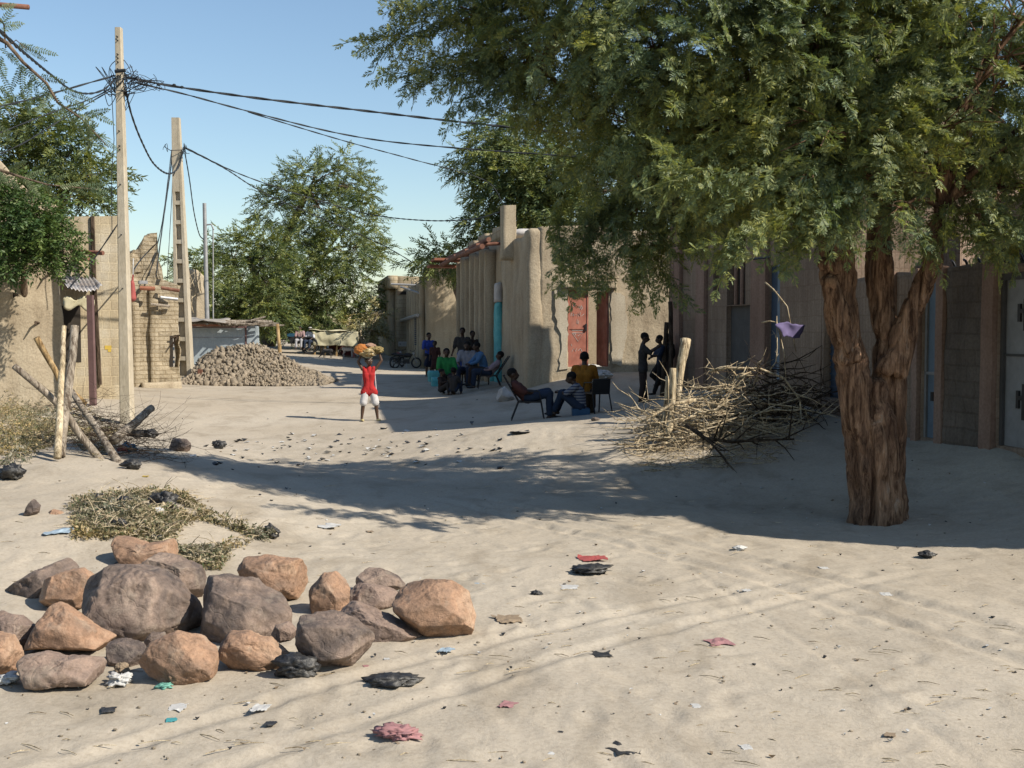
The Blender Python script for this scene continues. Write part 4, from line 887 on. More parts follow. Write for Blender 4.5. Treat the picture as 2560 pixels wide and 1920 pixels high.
V = np.concatenate(VV); link('leaf_spray', npmesh('leaf_spray', V, np.arange(len(V)).reshape(-1, 4)), LEAF_NEAR, ot)
# roof beam end poking in at the very top left
o = MB().tube([at(-574, -30, 7.4), at(-60, 8, 7.4), at(0, 12, 7.4), at(72, 18, 7.4)], .017, 8).build('wooden_rod', RUST, None, True); tag(o, 'reddish wooden rod crossing the topmost left corner of the photo', 'rod')
# ---- cut greenery and straw heaps (nobody could count it)
def heap(name, label, pixpoly, n, temps, mat_, seed, hgt=.1, nstraw=0, scl=(.3, .75), smat=None):
    rs = np.random.RandomState(seed); r = random.Random(seed); P = []; cx = sum(p[0] for p in pixpoly)/len(pixpoly); cy = sum(p[1] for p in pixpoly)/len(pixpoly)
    G = [gp(*p) for p in pixpoly]; xs = [g.x for g in G]; ys = [g.y for g in G]
    def inside(x, y):
        c = False
        for i in range(len(G)):
            a, b = G[i], G[i-1]
            if (a.y > y) != (b.y > y) and x < (b.x-a.x)*(y-a.y)/(b.y-a.y)+a.x: c = not c
        return c
    while len(P) < n:
        x, y = r.uniform(min(xs), max(xs)), r.uniform(min(ys), max(ys))
        if inside(x, y) and (vnoise(np.array([[x*1.8, y*1.8, seed]]))[0] > -.45): P.append((x, y))
    P = np.array(P); z = Hn(P[:, 0], P[:, 1])+rs.uniform(0, 1, n)**2*hgt*(1+fbm(np.c_[P, np.zeros(n)], 1.5, 2, seed))+.01
    P3 = np.c_[P, z]; D = rs.normal(0, 1, (n, 3))*[1, 1, .25]; D[:, 2] += .1
    V, Q = scatter(P3, D, rs.uniform(scl[0], scl[1], n), temps, rs, 1.2)
    o = link(name, npmesh(name, V, Q), mat_); tag(o, label, 'plant heap', kind='stuff')
    if nstraw:
        mb = MB()
        for i in range(nstraw):
            p = Vector(P3[r.randrange(n)]); d = Vector((r.uniform(-1, 1), r.uniform(-1, 1), r.uniform(-.1, .35))).normalized()*r.uniform(.08, .3); mb.tube([p, p+d*.5+Vector((0, 0, .02)), p+d], [.004, .0035, .002], 4)
        s = mb.build(name.replace('heap', 'straw') if 'heap' in name else name+'_straw', smat or STICK, o); s['kind'] = 'stuff'
    return o
T_LIT = [twig(80+i, .14, 8, .05, 0, 0, .03, .2, 75, tiny=True) for i in range(5)]
LIT_G = leaf_mat('cut_greenery', (.11,.135,.065), (.26,.205,.12), (.45,.37,.25), .15)
heap('fodder_heap', 'heap of cut greenery and straw by the plaster wall at the left edge', [(-60,1035),(110,1010),(180,1060),(150,1110),(60,1165),(-60,1180)], 3600, T_LIT, LIT_G, 1, .22, 300)
heap('fodder_heap', 'strip of drying leaves behind the leaning sticks at left', [(150,1035),(215,1010),(300,1080),(255,1160),(170,1110)], 500, T_LIT, LIT_G, 2, .1, 60)
heap('fodder_heap', 'drying green and brown leaf heap on the mound behind the boulders', [(190,1262),(360,1235),(450,1240),(530,1300),(670,1345),(660,1362),(560,1372),(560,1425),(440,1400),(330,1350),(190,1350)], 3400, T_LIT, LIT_G, 3, .05, 420)
# ================= POLES AND CABLES
def pole_frame(pxb, pyb, Y, pxt, pyt):
    b = at(pxb, pyb, Y); t = at(pxt, pyt, Y); b.z = H(b.x, Y)-.1; return b, t
b0, t0 = pole_frame(319, 1065, 22, 297, 70)
P1 = empty('utility_pole', b0, 0, 'nearest and tallest smooth concrete utility pole with a tangle of black cables', 'utility pole')
def tapbox(name, h, w0, w1, d0, d1, lean, mat_, par):
    mb = MB(); n = 10
    for i in range(n):
        pass
    V = []; 
    for i in range(n+1):
        f = i/n; w, d = w0+(w1-w0)*f, d0+(d1-d0)*f; cx, cy = lean[0]*f, lean[1]*f; c = .2
        for x, y in [(-w+c*w,-d),(w-c*w,-d),(w,-d+c*d),(w,d-c*d),(w-c*w,d),(-w+c*w,d),(-w,d-c*d),(-w,-d+c*d)]: V.append((cx+x, cy+y, h*f))
    Fc = [(i*8+k, i*8+(k+1)%8, (i+1)*8+(k+1)%8, (i+1)*8+k) for i in range(n) for k in range(8)]+[tuple(range(n*8, n*8+8))]
    mb.add(V, Fc); return mb.build(name, mat_, par)
h1 = (t0-b0).z; tapbox('shaft', h1, .115, .058, .13, .07, (t0.x-b0.x, 0), CONC, P1)
def onp(py, Y=22, base=b0, top=t0): z = zat(py, Y)-base.z; f = z/(top.z-base.z); return Vector(((top.x-base.x)*f, 0, z))
mb = MB()
for py in (95, 104, 139, 148, 158, 176, 330, 367, 376, 463, 588, 722):
    p = onp(py); mb.tube([p+Vector((.0, -.14, 0)), p+Vector((0, -.05, 0))], .013, 6)
mb.build('bolt_holes', BLACKW, P1)['kind'] = 'stuff'
rr = random.Random(9); c0 = onp(196)
def scurve(mb, c, R, r=.007, n=9):
    p = [c+Vector((rr.gauss(0, 1)*R[0], rr.gauss(0, 1)*R[1], rr.gauss(0, 1)*R[2])) for _ in range(n)]; q = []
    for i in range(1, n-2):
        for t in (0, .25, .5, .75):
            a, b, c_, d = p[i-1], p[i], p[i+1], p[i+2]; q.append(.5*((2*b)+(-a+c_)*t+(2*a-5*b+4*c_-d)*t*t+(-a+3*b-3*c_+d)*t**3))
    mb.tube(q, r, 4)
mb = MB()
for i in range(18): scurve(mb, c0+Vector((rr.uniform(-.15, .25), 0, rr.uniform(-.3, .12))), (.13, .1, .14), .008, 8)
for i in range(7): scurve(mb, c0+Vector((.45, 0, -.1)), (.2, .1, .12), .006, 7)
mb.tube([c0+Vector((-.04,-.15,.1)), c0+Vector((.16,-.15,.12))], .035, 8); mb.tube([c0+Vector((-.13,-.15,.02)), c0+Vector((-.1,-.16,-.5)), c0+Vector((-.08,-.15,-1.2)), c0+Vector((-.14,-.15,-1.9)), c0+Vector((-.15,-.15,-3))], .008, 4)
for dx, dz in ((.75,-.12),(1.05,-.13),(1.2,-.17)): mb.ell(c0+Vector((dx, 0, dz)), (.04, .03, .03), nu=8, nv=5)
o = mb.build('wire_tangle', BLACKW, P1); o['kind'] = 'stuff'
# ladder pole
b2, t2 = pole_frame(462, 925, 36, 440, 295)
P2 = empty('utility_pole', b2, 0, 'second concrete utility pole, ladder-like with a column of recessed panels', 'utility pole')
h2 = (t2-b2).z
V = MB(); 
def seg(z0, z1, x0, x1, y0, y1, mb):
    def P(f, x, y): w = .26*(1-f)+.12*f; return (x*w+(t2.x-b2.x)*f, y*w*.8, h2*f)
    a = [P(z0/h2, x, y) for x, y in ((x0,y0),(x1,y0),(x1,y1),(x0,y1))]; b = [P(z1/h2, x, y) for x, y in ((x0,y0),(x1,y0),(x1,y1),(x0,y1))]
    mb.add(a+b, [(0,3,2,1),(4,5,6,7),(0,1,5,4),(1,2,6,5),(2,3,7,6),(3,0,4,7)])
seg(0, h2, -1, -.5, -1, 1, V); seg(0, h2, .5, 1, -1, 1, V); seg(0, h2*.97, -.499, .499, -.15, .15, V)
z = .02; hr = .62
while z < h2*.93: seg(z, z+.13, -.499, .499, -.93, .93, V); z += hr
seg(h2*.72, h2, -.499, .499, -.97, .97, V); V.build('shaft', CONC, P2)
p2c = Vector((t2.x-b2.x, 0, zat(372, 36)-b2.z)); mb = MB()
for i in range(8): scurve(mb, p2c+Vector((rr.choice((-.3, .28)), -.1, rr.uniform(-.1, .08))), (.07, .06, .1), .009, 7)
mb.tube([p2c+Vector((-.35, -.12, .05)), p2c+Vector((-.1, -.3, -.1)), p2c+Vector((.3, -.12, -.05))], .012, 5); mb.tube([p2c+Vector((.25, -.15, -.1)), p2c+Vector((.1, -.25, -.6)), p2c+Vector((-.05, -.25, -.9))], .018, 5)
mb.build('wire_tangle', BLACKW, P2)['kind'] = 'stuff'
# metal pipe pole
b3, t3 = pole_frame(519, 800, 46, 511, 508)
P3 = empty('utility_pole', b3, 0, 'thin grey metal pipe pole standing behind the kiosk', 'utility pole')
MB().tube([Vector((0, 0, -.1)), Vector((t3.x-b3.x, 0, t3.z-b3.z))], [.1, .075], 10).build('shaft', METAL_G, P3)
q = at(522, 562, 46)-b3; MB().tube([q+Vector((-.1, 0, 0)), q+Vector((.1, 0, .02)), q+Vector((.2, 0, -.2))], .035, 6).tube([q+Vector((.17, 0, -.1)), at(533, 800, 46)-b3], .03, 6).build('side_pipe', METAL_G, P3)
def cable(label, pts, r=.012, sag=0, twist=True, n=28, name='power_cable'):
    """pts: (px,py,Y) list; twisted bundle of two strands"""
    Pn = [at(*p) for p in pts]; q = []
    if len(Pn) == 2:
        for i in range(n+1): f = i/n; p = Pn[0].lerp(Pn[1], f); p.z -= sag*4*f*(1-f); q.append(p)
    else:
        ex = [Pn[0]*2-Pn[1]]+Pn+[Pn[-1]*2-Pn[-2]]
        for i in range(1, len(ex)-2):
            for t in np.linspace(0, 1, 9)[:-1]:
                a, b, c_, d = ex[i-1:i+3]; t = float(t); q.append(.5*((2*b)+(-a+c_)*t+(2*a-5*b+4*c_-d)*t*t+(-a+3*b-3*c_+d)*t**3))
        q.append(Pn[-1])
    mb = MB(); o0 = q[0].copy()
    if twist:
        L = 0; fine = []
        for a, b in zip(q, q[1:]):
            k = max(1, int((b-a).length/.12))
            for j in range(k): fine.append(a.lerp(b, j/k))
        fine.append(q[-1])
        for s in (0, math.pi):
            out = []; L = 0
            for i, p in enumerate(fine):
                if i: L += (p-fine[i-1]).length
                a = L*5.5+s; out.append(p+Vector((0, math.cos(a), math.sin(a)))*r*.8-o0)
            mb.tube(out, r, 5)
    else: mb.tube([p-o0 for p in q], r, 5)
    o = mb.build(name, BLACKW, None, True); o.location = o0; return tag(o, label, 'cable', 'overhead power cables')
cable('thick twisted cable running from the nearest pole to the right into the big tree', [(312,192,22),(430,215,22.5),(640,245,23),(920,278,24),(1180,308,24.5),(1500,340,25),(1702,352,25.3)], .016)
cable('thinner cable below the thick one, running right behind the tree crown', [(330,205,22),(460,235,22.6),(620,278,23.5),(860,336,25),(1070,364,25.2),(1500,395,25.3),(1702,400,25.3)], .011)
cable('lowest of the three cables crossing the sky, ending at the drooping green tree', [(620,280,23.5),(860,352,26),(1030,398,28),(1210,450,29.6),(1262,515,30)], .009)
cable('twisted cable hanging in a deep loop between the two concrete poles', [(314,225,22),(330,290,23),(355,355,25),(385,410,28),(420,434,31),(445,420,34),(456,385,36)], .017)
cable('upper cable from the ladder-like pole toward the roof pillar', [(462,368,36),(600,435,38),(760,490,40),(920,535,41),(1060,551,37),(1180,548,33),(1250,530,30.2)], .013)
cable('lower cable from the ladder-like pole down to the far houses', [(462,370,36),(560,420,39),(680,492,44),(930,600,49),(1030,655,50.3),(1070,684,50.4)], .015)
cable('dark cable drooping from the ladder-like pole to the metal pipe pole', [(463,385,36),(474,450,38),(485,530,40),(498,585,43),(508,598,46)], .017)
cable('first of the cables falling from the ladder-like pole to the ruins', [(429,375,36),(420,450,35),(403,570,34),(372,690,33)], .012)
cable('thick middle cable falling from the ladder-like pole to the ruins', [(430,376,36),(427,420,36),(407,560,34),(390,690,33)], .016)
cable('short steep cable falling from the ladder-like pole beside the shaft', [(432,378,36),(430,480,36),(421,640,35),(418,700,35)], .009)
cable('thick twisted cable curving from the nearest pole up to the upper left', [(288,196,22),(262,222,21),(225,234,20),(180,226,18),(125,185,15),(70,140,12),(30,105,10),(-60,20,8)], .012)
cable('long cable from the nearest pole to the left edge, under the thick one', [(286,190,22),(230,205,21.5),(150,228,21),(60,252,20),(-60,280,19)], .011)
cable('thin low cable sloping from the nearest pole to the left behind the leaves', [(284,218,22),(220,250,21.5),(120,285,21),(0,332,20),(-80,365,19.5)], .008)
cable('second thin low cable sloping left from the nearest pole', [(284,222,22),(210,265,21.5),(120,320,21),(50,362,20),(-80,420,19.5)], .008)
cable('thin house cable crossing the block wall diagonally', [(300,552,24.6),(240,640,24.5),(190,700,24.3),(170,722,24.2)], .012)
cable('short cable dropping from the ruin past the red bag', [(395,604,32.5),(360,640,32),(336,672,25),(334,690,24.3)], .012)
# ================= KIOSK AND SHELTER
xk = xat(474, 42); kb = Vector((xk, 42, H(xk+1.2, 42)-.1)); K = empty('kiosk', kb, .12, 'low grey-blue sheet metal kiosk with a roof of branches behind the rubble heap', 'kiosk')
kw = (612-474)/F*42; kh = zat(816, 42)-kb.z
mb = MB().box(0, kw, 0, 1.6, 0, kh); mb.build('body', KIOSK, K)
MB().box(kw+.02, kw+.33, .1, 1.5, 0, kh+.02).build('side_panel', KIOSK, K)
MB().box(.01, kw-.01, -.012, -.001, kh*.74, kh*.745).box(kw-.04, kw+.02, -.03, .05, 0, kh+.03).box(0, kw, -.02, 0, kh-.05, kh).build('seam', RUSTP, K)
mb = MB(); r = random.Random(4)
for i in range(26):
    y = r.uniform(-.5, 1.7); z = kh+.06+r.uniform(0, .14); x0_ = r.uniform(-.4, .5); x1_ = r.uniform(2.2, 3.4); mb.tube([(x0_, y, z), ((x0_+x1_)/2, y+r.uniform(-.1, .1), z+r.uniform(-.05, .06)), (x1_, y+r.uniform(-.2, .2), z+r.uniform(-.03, .08))], [.045, .05, .03], 6)
for i in range(8):
    x = r.uniform(-.3, 3.1); mb.tube([(x, -.7, kh+.08), (x+r.uniform(-.1, .1), .5, kh+.12), (x+r.uniform(-.1, .1), 1.8, kh+.1)], .04, 6)
mb.tube([(1.9, -.4, kh+.12), (2.3, -.5, kh+.2), (2.85, -.5, kh+.36)], [.05, .05, .03], 6); mb.build('roof_branch', STICKG, K)['kind'] = 'stuff'
def cloth(name, P, nu, nv, mat_, par, amp=.04, th=.012, seed=1, ns=2.5):
    """sheet from a bilinear patch P[0..3] (corner points, u then v), with folds"""
    P = [Vector(p) for p in P]; V = []; Q = []
    for i in range(nu+1):
        for j in range(nv+1):
            u, v = i/nu, j/nv; V.append(tuple((P[0]*(1-u)+P[1]*u)*(1-v)+(P[3]*(1-u)+P[2]*u)*v))
    V = np.array(V); D = np.stack([fbm(V, ns, 3, seed+k*5) for k in range(3)], -1)*amp; V = V+D
    for i in range(nu):
        for j in range(nv): Q.append((i*(nv+1)+j, (i+1)*(nv+1)+j, (i+1)*(nv+1)+j+1, i*(nv+1)+j+1))
    me = bpy.data.meshes.new(name); me.from_pydata(V.tolist(), [], Q); o = link(name, me, mat_, par, True); o.modifiers.new('s', 'SOLIDIFY').thickness = th; return o
cloth('roof_cover', [(-.2,-.85,kh+.12),(1.35,-.85,kh+.1),(1.4,.9,kh+.3),(-.2,.9,kh+.3)], 20, 12, simple('grey_sacking', (.36,.33,.29), .95), K, .12, .015, 3, 1.6)
MB().box(-.35, 1.2, -.6, -.56, kh+.01, kh+.07).build('roof_edge', TERRA, K)
p = Vector((xat(697, 41), 41, 0)); p.z = H(p.x, p.y)-.1; hh = kb.z+kh+.08-p.z
o = MB().tube([(0, 0, 0), (.02, 0, hh*.5), (-.05, 0, hh)], [.07, .065, .06], 8).tube([(.09,0,0),(.07,0,hh*.6)], [.04,.02], 6).build('shelter_post', STICKO, None, True); o.location = p; tag(o, 'crooked orange-brown wooden post holding the branch roof, right of the kiosk', 'post')
p = gp(499, 960); o = MB().box(-.045, .045, -.03, .03, -.1, .46).box(.06,.09,-.03,.03,-.1,.44).build('steel_stub', RUST); o.location = p; tag(o, 'short rusty steel stub standing before the rubble heap', 'post')
# ================= RUBBLE HEAP
pr = gp(660, 962); Yr = pr.y+1.0
def rubble():
    rs = np.random.RandomState(3); V = []; Q = []; ico = bmesh.new(); bmesh.ops.create_icosphere(ico, subdivisions=1, radius=1); iv = np.array([v.co[:] for v in ico.verts]); iq = [tuple(v.index for v in f.verts) for f in ico.faces]; ico.free()
    L = [(480,955),(500,905),(520,885),(560,870),(600,866),(650,860),(700,885),(745,912),(790,930),(830,955)]
    def hgt(px): 
        for (a, za), (c, zc) in zip(L, L[1:]):
            if a <= px <= c: return zat(za+(zc-za)*(px-a)/(c-a), Yr)
        return -9
    N = 6800; n = 0; z0 = H(xat(650, Yr), Yr)
    while n < N:
        px = rs.uniform(482, 828); y = rs.uniform(-1.75, 1.6); top_ = hgt(px)-z0; 
        if top_ <= .02: continue
        f = 1-min(1, abs(y)/1.75)**1.15; z = z0+top_*f*(1+rs.uniform(-.10, .05)); x = xat(px, Yr); s = rs.uniform(.022, .072)*(1.25 if px < 640 else .85)
        R = rotm(rs.uniform(0, 6.28), rs.uniform(-1.5, 1.5), rs.uniform(0, 6.28)); s = s*rs.choice([.7, 1, 1.5], p=[.45, .4, .15]); v = iv*(1+rs.uniform(-.45, .35, (12, 1)))*[s*rs.uniform(.9, 1.8), s, s*rs.uniform(.4, .9)]
        o = len(V)*12; V.append(v @ R.T+[x+rs.normal(0, .03), Yr+y, z-.02]); Q += [(a+o, b+o, c+o) for a, b, c in iq]; n += 1
    # solid core
    o = len(V)*12; Vc = []; k = 0; gx = np.linspace(484, 826, 40); gy = np.linspace(-1.7, 1.6, 16)
    for px in gx:
        for y in gy: Vc.append((xat(px, Yr), Yr+y, z0-.05+max(0, (hgt(px)-z0))*(1-min(1, abs(y)/1.75)**1.15)))
    me = bpy.data.meshes.new('rubble'); A = np.concatenate(V+[np.array(Vc)]); 
    for i in range(39):
        for j in range(15): a = o+i*16+j; Q.append((a, a+16, a+17)); Q.append((a, a+17, a+1))
    return npmesh('rubble_heap', A, np.array(Q))
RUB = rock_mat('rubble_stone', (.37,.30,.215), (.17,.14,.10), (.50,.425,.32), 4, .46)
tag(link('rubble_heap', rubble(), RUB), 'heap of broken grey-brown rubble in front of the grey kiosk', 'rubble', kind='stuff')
# ================= BOULDERS
def boulder(label, poly, mat_, seed=1, depth=.8, base=None, rough=.045, facets=8, push=0.0, name='boulder', sink=.05):
    """real rock: outline polygon gives its size, a depth profile its thickness"""
    xs = [p[0] for p in poly]; ys = [p[1] for p in poly]; cx, cyb = (min(xs)+max(xs))/2, base or max(ys)
    g = gp(cx, cyb); w = (max(xs)-min(xs))*g.y/F; D = w*depth; Yc = g.y+D*.42+push; k = Yc/F
    cx0, cy0 = sum(xs)/len(xs), sum(ys)/len(ys); Cn = at(cx0, cy0, Yc)
    P2 = [((x-cx0)*k, -(y-cy0)*k) for x, y in poly]; P2 = P2[::-1] if sum((P2[i][0]*P2[(i+1)%len(P2)][1]-P2[(i+1)%len(P2)][0]*P2[i][1]) for i in range(len(P2))) < 0 else P2
    ang = np.array([math.atan2(b, a) for a, b in P2])
    def Rr(th):
        dx, dy = math.cos(th), math.sin(th); best = .01
        for i in range(len(P2)):
            (ax, ay), (bx, by) = P2[i], P2[(i+1) % len(P2)]; ex, ey = bx-ax, by-ay; den = dx*ey-dy*ex
            if abs(den) < 1e-9: continue
            t = (ax*ey-ay*ex)/den; s_ = (ax*dy-ay*dx)/den
            if t > 0 and -.001 <= s_ <= 1.001: best = max(best, t)
        return best
    tab = np.array([Rr(2*math.pi*i/180) for i in range(180)]); tab = (tab*2+np.roll(tab, 1)+np.roll(tab, -1))/4
    bm = bmesh.new(); bmesh.ops.create_icosphere(bm, subdivisions=6, radius=1); V = np.array([v.co[:] for v in bm.verts]); Fq = [tuple(v.index for v in f.verts) for f in bm.faces]; bm.free()
    th = np.arctan2(V[:, 2], V[:, 0]) % (2*math.pi); rad = np.sqrt(V[:, 0]**2+V[:, 2]**2); R = np.interp(th, np.arange(181)*2*math.pi/180, np.append(tab, tab[0]))
    e = .62; rr_ = rad**e; yy = np.sign(V[:, 1])*np.abs(V[:, 1])**.8*D/2
    Q = np.stack([np.cos(th)*R*rr_, yy, np.sin(th)*R*rr_], -1); rs = np.random.RandomState(seed)
    for _ in range(facets):
        n = rs.normal(size=3); n[1] = -abs(n[1])*.9-.15; n /= np.linalg.norm(n); d = Q @ n; m = d.max()*rs.uniform(.70, .88); ov = np.maximum(d-m, 0); Q = Q-n*ov[:, None]*.9
    sz = w*.5; Q += (V*[1,1,1])*(fbm(Q/sz+seed*3.1, 1.1, 2, seed)*rough*1.3*sz + fbm(Q/sz+seed, 3.0, 5, seed+5, .6)*rough*.8*sz)[:, None]
    rdg = np.abs(fbm(Q/sz*[1,1,1]+seed*2, 2.3, 3, seed+9)); Q -= V*(np.maximum(0, .12-rdg)*.16*sz)[:, None]
    zg = H(Cn.x, Yc)-Cn.z-sink
    me = bpy.data.meshes.new(name); me.from_pydata(Q.tolist(), [], Fq); o = link(name, me, mat_, None, True); o.location = Cn; tag(o, label, 'boulder', 'boulders heaped at the roadside'); return o
BL = [
 ('long flat grey slab tilting up at the back left of the boulder heap', [(0,1482),(60,1440),(165,1393),(196,1412),(185,1450),(120,1500),(60,1516),(10,1500)], R_GR[0], 1, .7, None, .12),
 ('rounded tan-brown boulder behind the biggest one, on its left', [(104,1450),(160,1425),(205,1418),(234,1440),(230,1500),(180,1535),(110,1530),(103,1490)], R_OR[1], 2, .8, None, 0),
 ('biggest boulder of the heap, dark purple-brown and dome shaped', [(180,1500),(200,1455),(262,1415),(330,1414),(400,1432),(450,1475),(480,1510),(497,1560),(484,1592),(400,1608),(300,1612),(210,1570),(182,1530)], R_GR[1], 3, .75, None, 0),
 ('saddle-shaped orange-brown rock half buried behind the heap', [(273,1372),(292,1338),(320,1345),(360,1360),(410,1355),(435,1344),(450,1360),(440,1400),(400,1425),(330,1425),(280,1400)], R_OR[2], 4, .6, None, 0),
 ('purple-grey block leaning on the right shoulder of the biggest boulder', [(345,1412),(385,1380),(430,1390),(500,1418),(511,1450),(505,1500),(480,1520),(430,1470),(350,1430)], R_GR[2], 5, .8, 1530, .15),
 ('wide grey boulder sloping to the right in the middle of the heap', [(490,1510),(510,1440),(560,1436),(640,1450),(700,1490),(730,1540),(720,1580),(640,1600),(560,1635),(510,1600),(492,1550)], R_GR[0], 6, .8, 1625, .1),
 ('small brown lumpy rock against the wide grey boulder', [(572,1560),(590,1525),(640,1516),(675,1530),(684,1560),(672,1590),(620,1592),(580,1585)], R_OR[0], 7, .8, None, -.02),
 ('square pale orange block at the back right of the heap', [(595,1420),(610,1395),(680,1390),(755,1398),(776,1420),(774,1470),(740,1500),(700,1505),(640,1490),(600,1450)], R_OR[2], 8, .7, 1510, 0),
 ('pointed triangular orange-brown boulder at the left front', [(66,1640),(75,1600),(95,1560),(125,1515),(148,1507),(180,1525),(230,1560),(288,1598),(262,1625),(240,1648),(160,1650)], R_OR[1], 9, .6, None, 0),
 ('reddish streaked rock cut by the left edge, behind the corner rock', [(-60,1540),(0,1532),(50,1545),(92,1570),(88,1600),(60,1625),(0,1640),(-60,1630)], R_PK[0], 10, .7, None, 0),
 ('orange rock in the lower left corner cut by the frame', [(-70,1600),(-20,1578),(30,1588),(50,1630),(55,1665),(30,1688),(-40,1695),(-80,1650)], R_OR[0], 11, .8, None, 0),
 ('long low pinkish-grey boulder in front at lower left', [(38,1680),(60,1645),(110,1632),(190,1640),(265,1650),(279,1672),(262,1700),(180,1718),(110,1724),(48,1712)], R_PK[1], 12, .55, None, -.05),
 ('small dark grey rock wedged behind the oval front boulder', [(253,1650),(270,1605),(320,1597),(360,1610),(366,1650),(330,1672),(270,1670)], R_GR[1], 13, .7, None, 0),
 ('small rounded grey rock peeping above the oval front boulder', [(362,1600),(380,1580),(410,1580),(420,1600),(400,1625),(365,1620)], R_GR[2], 14, .8, 1650, .1),
 ('oval orange boulder with a sharp lower edge in the front row', [(343,1655),(380,1605),(440,1579),(500,1590),(540,1620),(543,1650),(535,1690),(480,1708),(420,1710),(370,1685)], R_OR[2], 15, .65, 1712, -.05),
 ('orange-topped boulder in the front row, right of the oval one', [(544,1660),(550,1610),(575,1582),(620,1580),(680,1595),(725,1640),(720,1675),(640,1684),(560,1684)], R_OR[0], 16, .6, None, 0),
 ('large grey boulder with dark and rusty faces, rightmost of the front row', [(741,1560),(750,1536),(830,1532),(900,1555),(940,1590),(938,1625),(915,1665),(860,1683),(790,1680),(752,1660),(742,1600)], R_GR[0], 17, .7, None, 0),
 ('long pink-orange wedge sloping down to the right', [(825,1530),(850,1498),(900,1510),(1000,1555),(1060,1580),(1075,1600),(1050,1617),(960,1616),(900,1600),(850,1560)], R_PK[0], 18, .5, None, .1),
 ('big smooth orange-brown boulder at the right end of the heap', [(983,1500),(1010,1465),(1070,1448),(1130,1450),(1175,1480),(1195,1540),(1190,1575),(1165,1608),(1120,1605),(1070,1595),(1020,1560),(985,1525)], R_OR[0], 19, .75, None, .05),
 ('egg-shaped orange rock standing on end behind the wedge', [(763,1525),(775,1470),(810,1435),(840,1428),(865,1445),(875,1480),(865,1530),(840,1545),(780,1548)], R_OR[2], 20, .8, None, .1),
 ('flat brown slab lying on top of a yellowish rock at the back', [(888,1445),(915,1423),(950,1424),(1000,1445),(1018,1470),(980,1478),(930,1460),(890,1462)], R_GR[2], 21, .8, 1510, .12),
 ('yellowish broken rock under the flat brown slab', [(866,1490),(885,1460),(930,1462),(990,1480),(1002,1500),(960,1525),(900,1530),(868,1512)], R_PK[1], 22, .7, None, .05),
 ('small grey-brown rock in the gap before the rightmost front boulder', [(676,1585),(690,1560),(720,1555),(742,1575),(740,1600),(700,1606)], R_PK[1], 23, .8, 1640, 0)]
for L in BL:
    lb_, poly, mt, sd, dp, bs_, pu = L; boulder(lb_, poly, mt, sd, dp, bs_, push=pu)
o = boulder('small leaning grey striped stone on the sand mound at left', [(55,1290),(68,1262),(85,1245),(100,1262),(98,1285),(60,1296)], R_GR[0], 24, .6, name='stone'); o['category'] = 'stone'; del o['group']
o = boulder('brown rectangular stone lying in tree shade on the mound', [(418,1122),(428,1094),(465,1098),(476,1110),(474,1130),(420,1128)], R_GR[1], 25, .8, name='stone'); o['category'] = 'stone'; del o['group']
o = boulder('flat orange stone sunk in the mound behind the heap', [(115,1283),(130,1274),(155,1280),(160,1288),(130,1290)], R_OR[1], 26, .8, name='stone'); o['category'] = 'stone'; del o['group']
o = boulder('pale whitish rock at the corner of the mud house beside the empty chair', [(1240,998),(1244,975),(1262,966),(1272,978),(1285,984),(1288,1000),(1260,1004)], WHITEW, 27, .9, name='stone'); o['category'] = 'stone'; del o['group']
# ================= LEANING STICKS AND BRANCHES AT LEFT
def pstick(label, pts, r0, r1, mat_, name='wooden_stick', cat='stick', group='sticks stuck in the mound'):
    P = [at(*p) for p in pts]; o0 = P[0].copy(); q = [p-o0 for p in P]; n = 8; out = []
    for i in range(n+1):
        f = i/n*(len(q)-1); k = min(int(f), len(q)-2); out.append(q[k].lerp(q[k+1], f-k)+Vector((random.Random(i+len(label)).uniform(-.008, .008), 0, 0)))
    mb = MB().tube(out, [r0+(r1-r0)*i/n for i in range(n+1)], 8); o = mb.build(name, mat_, None, True); o.location = o0
    return tag(o, label, cat, group)
pstick('long thin pinkish pole leaning from upper left down to the right', [(35,915,12.6),(150,1010,12.9),(200,1090,13),(272,1172,12.9)], .036, .05, STICKG)
pstick('thicker of the two upright grey sticks, splitting at the top', [(188,815,13.3),(172,960,13.1),(150,1140,12.6)], .048, .06, STICKG)
pstick('pale upright stick left of the grey one, standing in the mound', [(159,815,13),(155,940,12.8),(142,1145,12.3)], .028, .045, STICK)
pstick('orange bamboo-like stick leaning behind the upright sticks', [(91,844,13.6),(120,895,13.7),(152,955,13.7),(215,1010,13.9)], .04, .035, STICKO)
pstick('brown stick crossing down to the right behind the uprights', [(179,978,13.6),(240,1070,13.3),(306,1172,12.7)], .035, .05, STICKG)
pstick('short thick branch stub pointing up to the right', [(380,1019,14),(340,1055,13.7),(283,1102,13.2)], .045, .06, STICKG)
pstick('wooden post with a knotted top, taller of two beside the brush pile', [(1715,848,18.4),(1705,900,18.3),(1690,1010,18.2)], .09, .06, STICK, 'wooden_post', 'post', 'posts beside the brush pile')
pstick('shorter pale post stump standing in the brush pile', [(1683,920,17),(1680,1000,17),(1672,1098,16.8)], .05, .055, STICK, 'wooden_post', 'post', 'posts beside the brush pile')
pstick('split fence stake close beside the post stump', [(1668,940,17.1),(1666,1010,17.1),(1655,1090,17)], .025, .05, STICK, 'wooden_post', 'post', 'posts beside the brush pile')
pstick('tall dark pole leaning at the corner of the pinkish house', [(1676,754,24.4),(1678,860,24.3),(1672,1010,24.0)], .045, .055, STICKD, 'wooden_pole', 'pole', 'poles leaning at the house corner')
pstick('shorter dark pole leaning beside the standing people', [(1666,806,24.6),(1662,880,24.5),(1655,1005,24.2)], .05, .05, STICKD, 'wooden_pole', 'pole', 'poles leaning at the house corner')
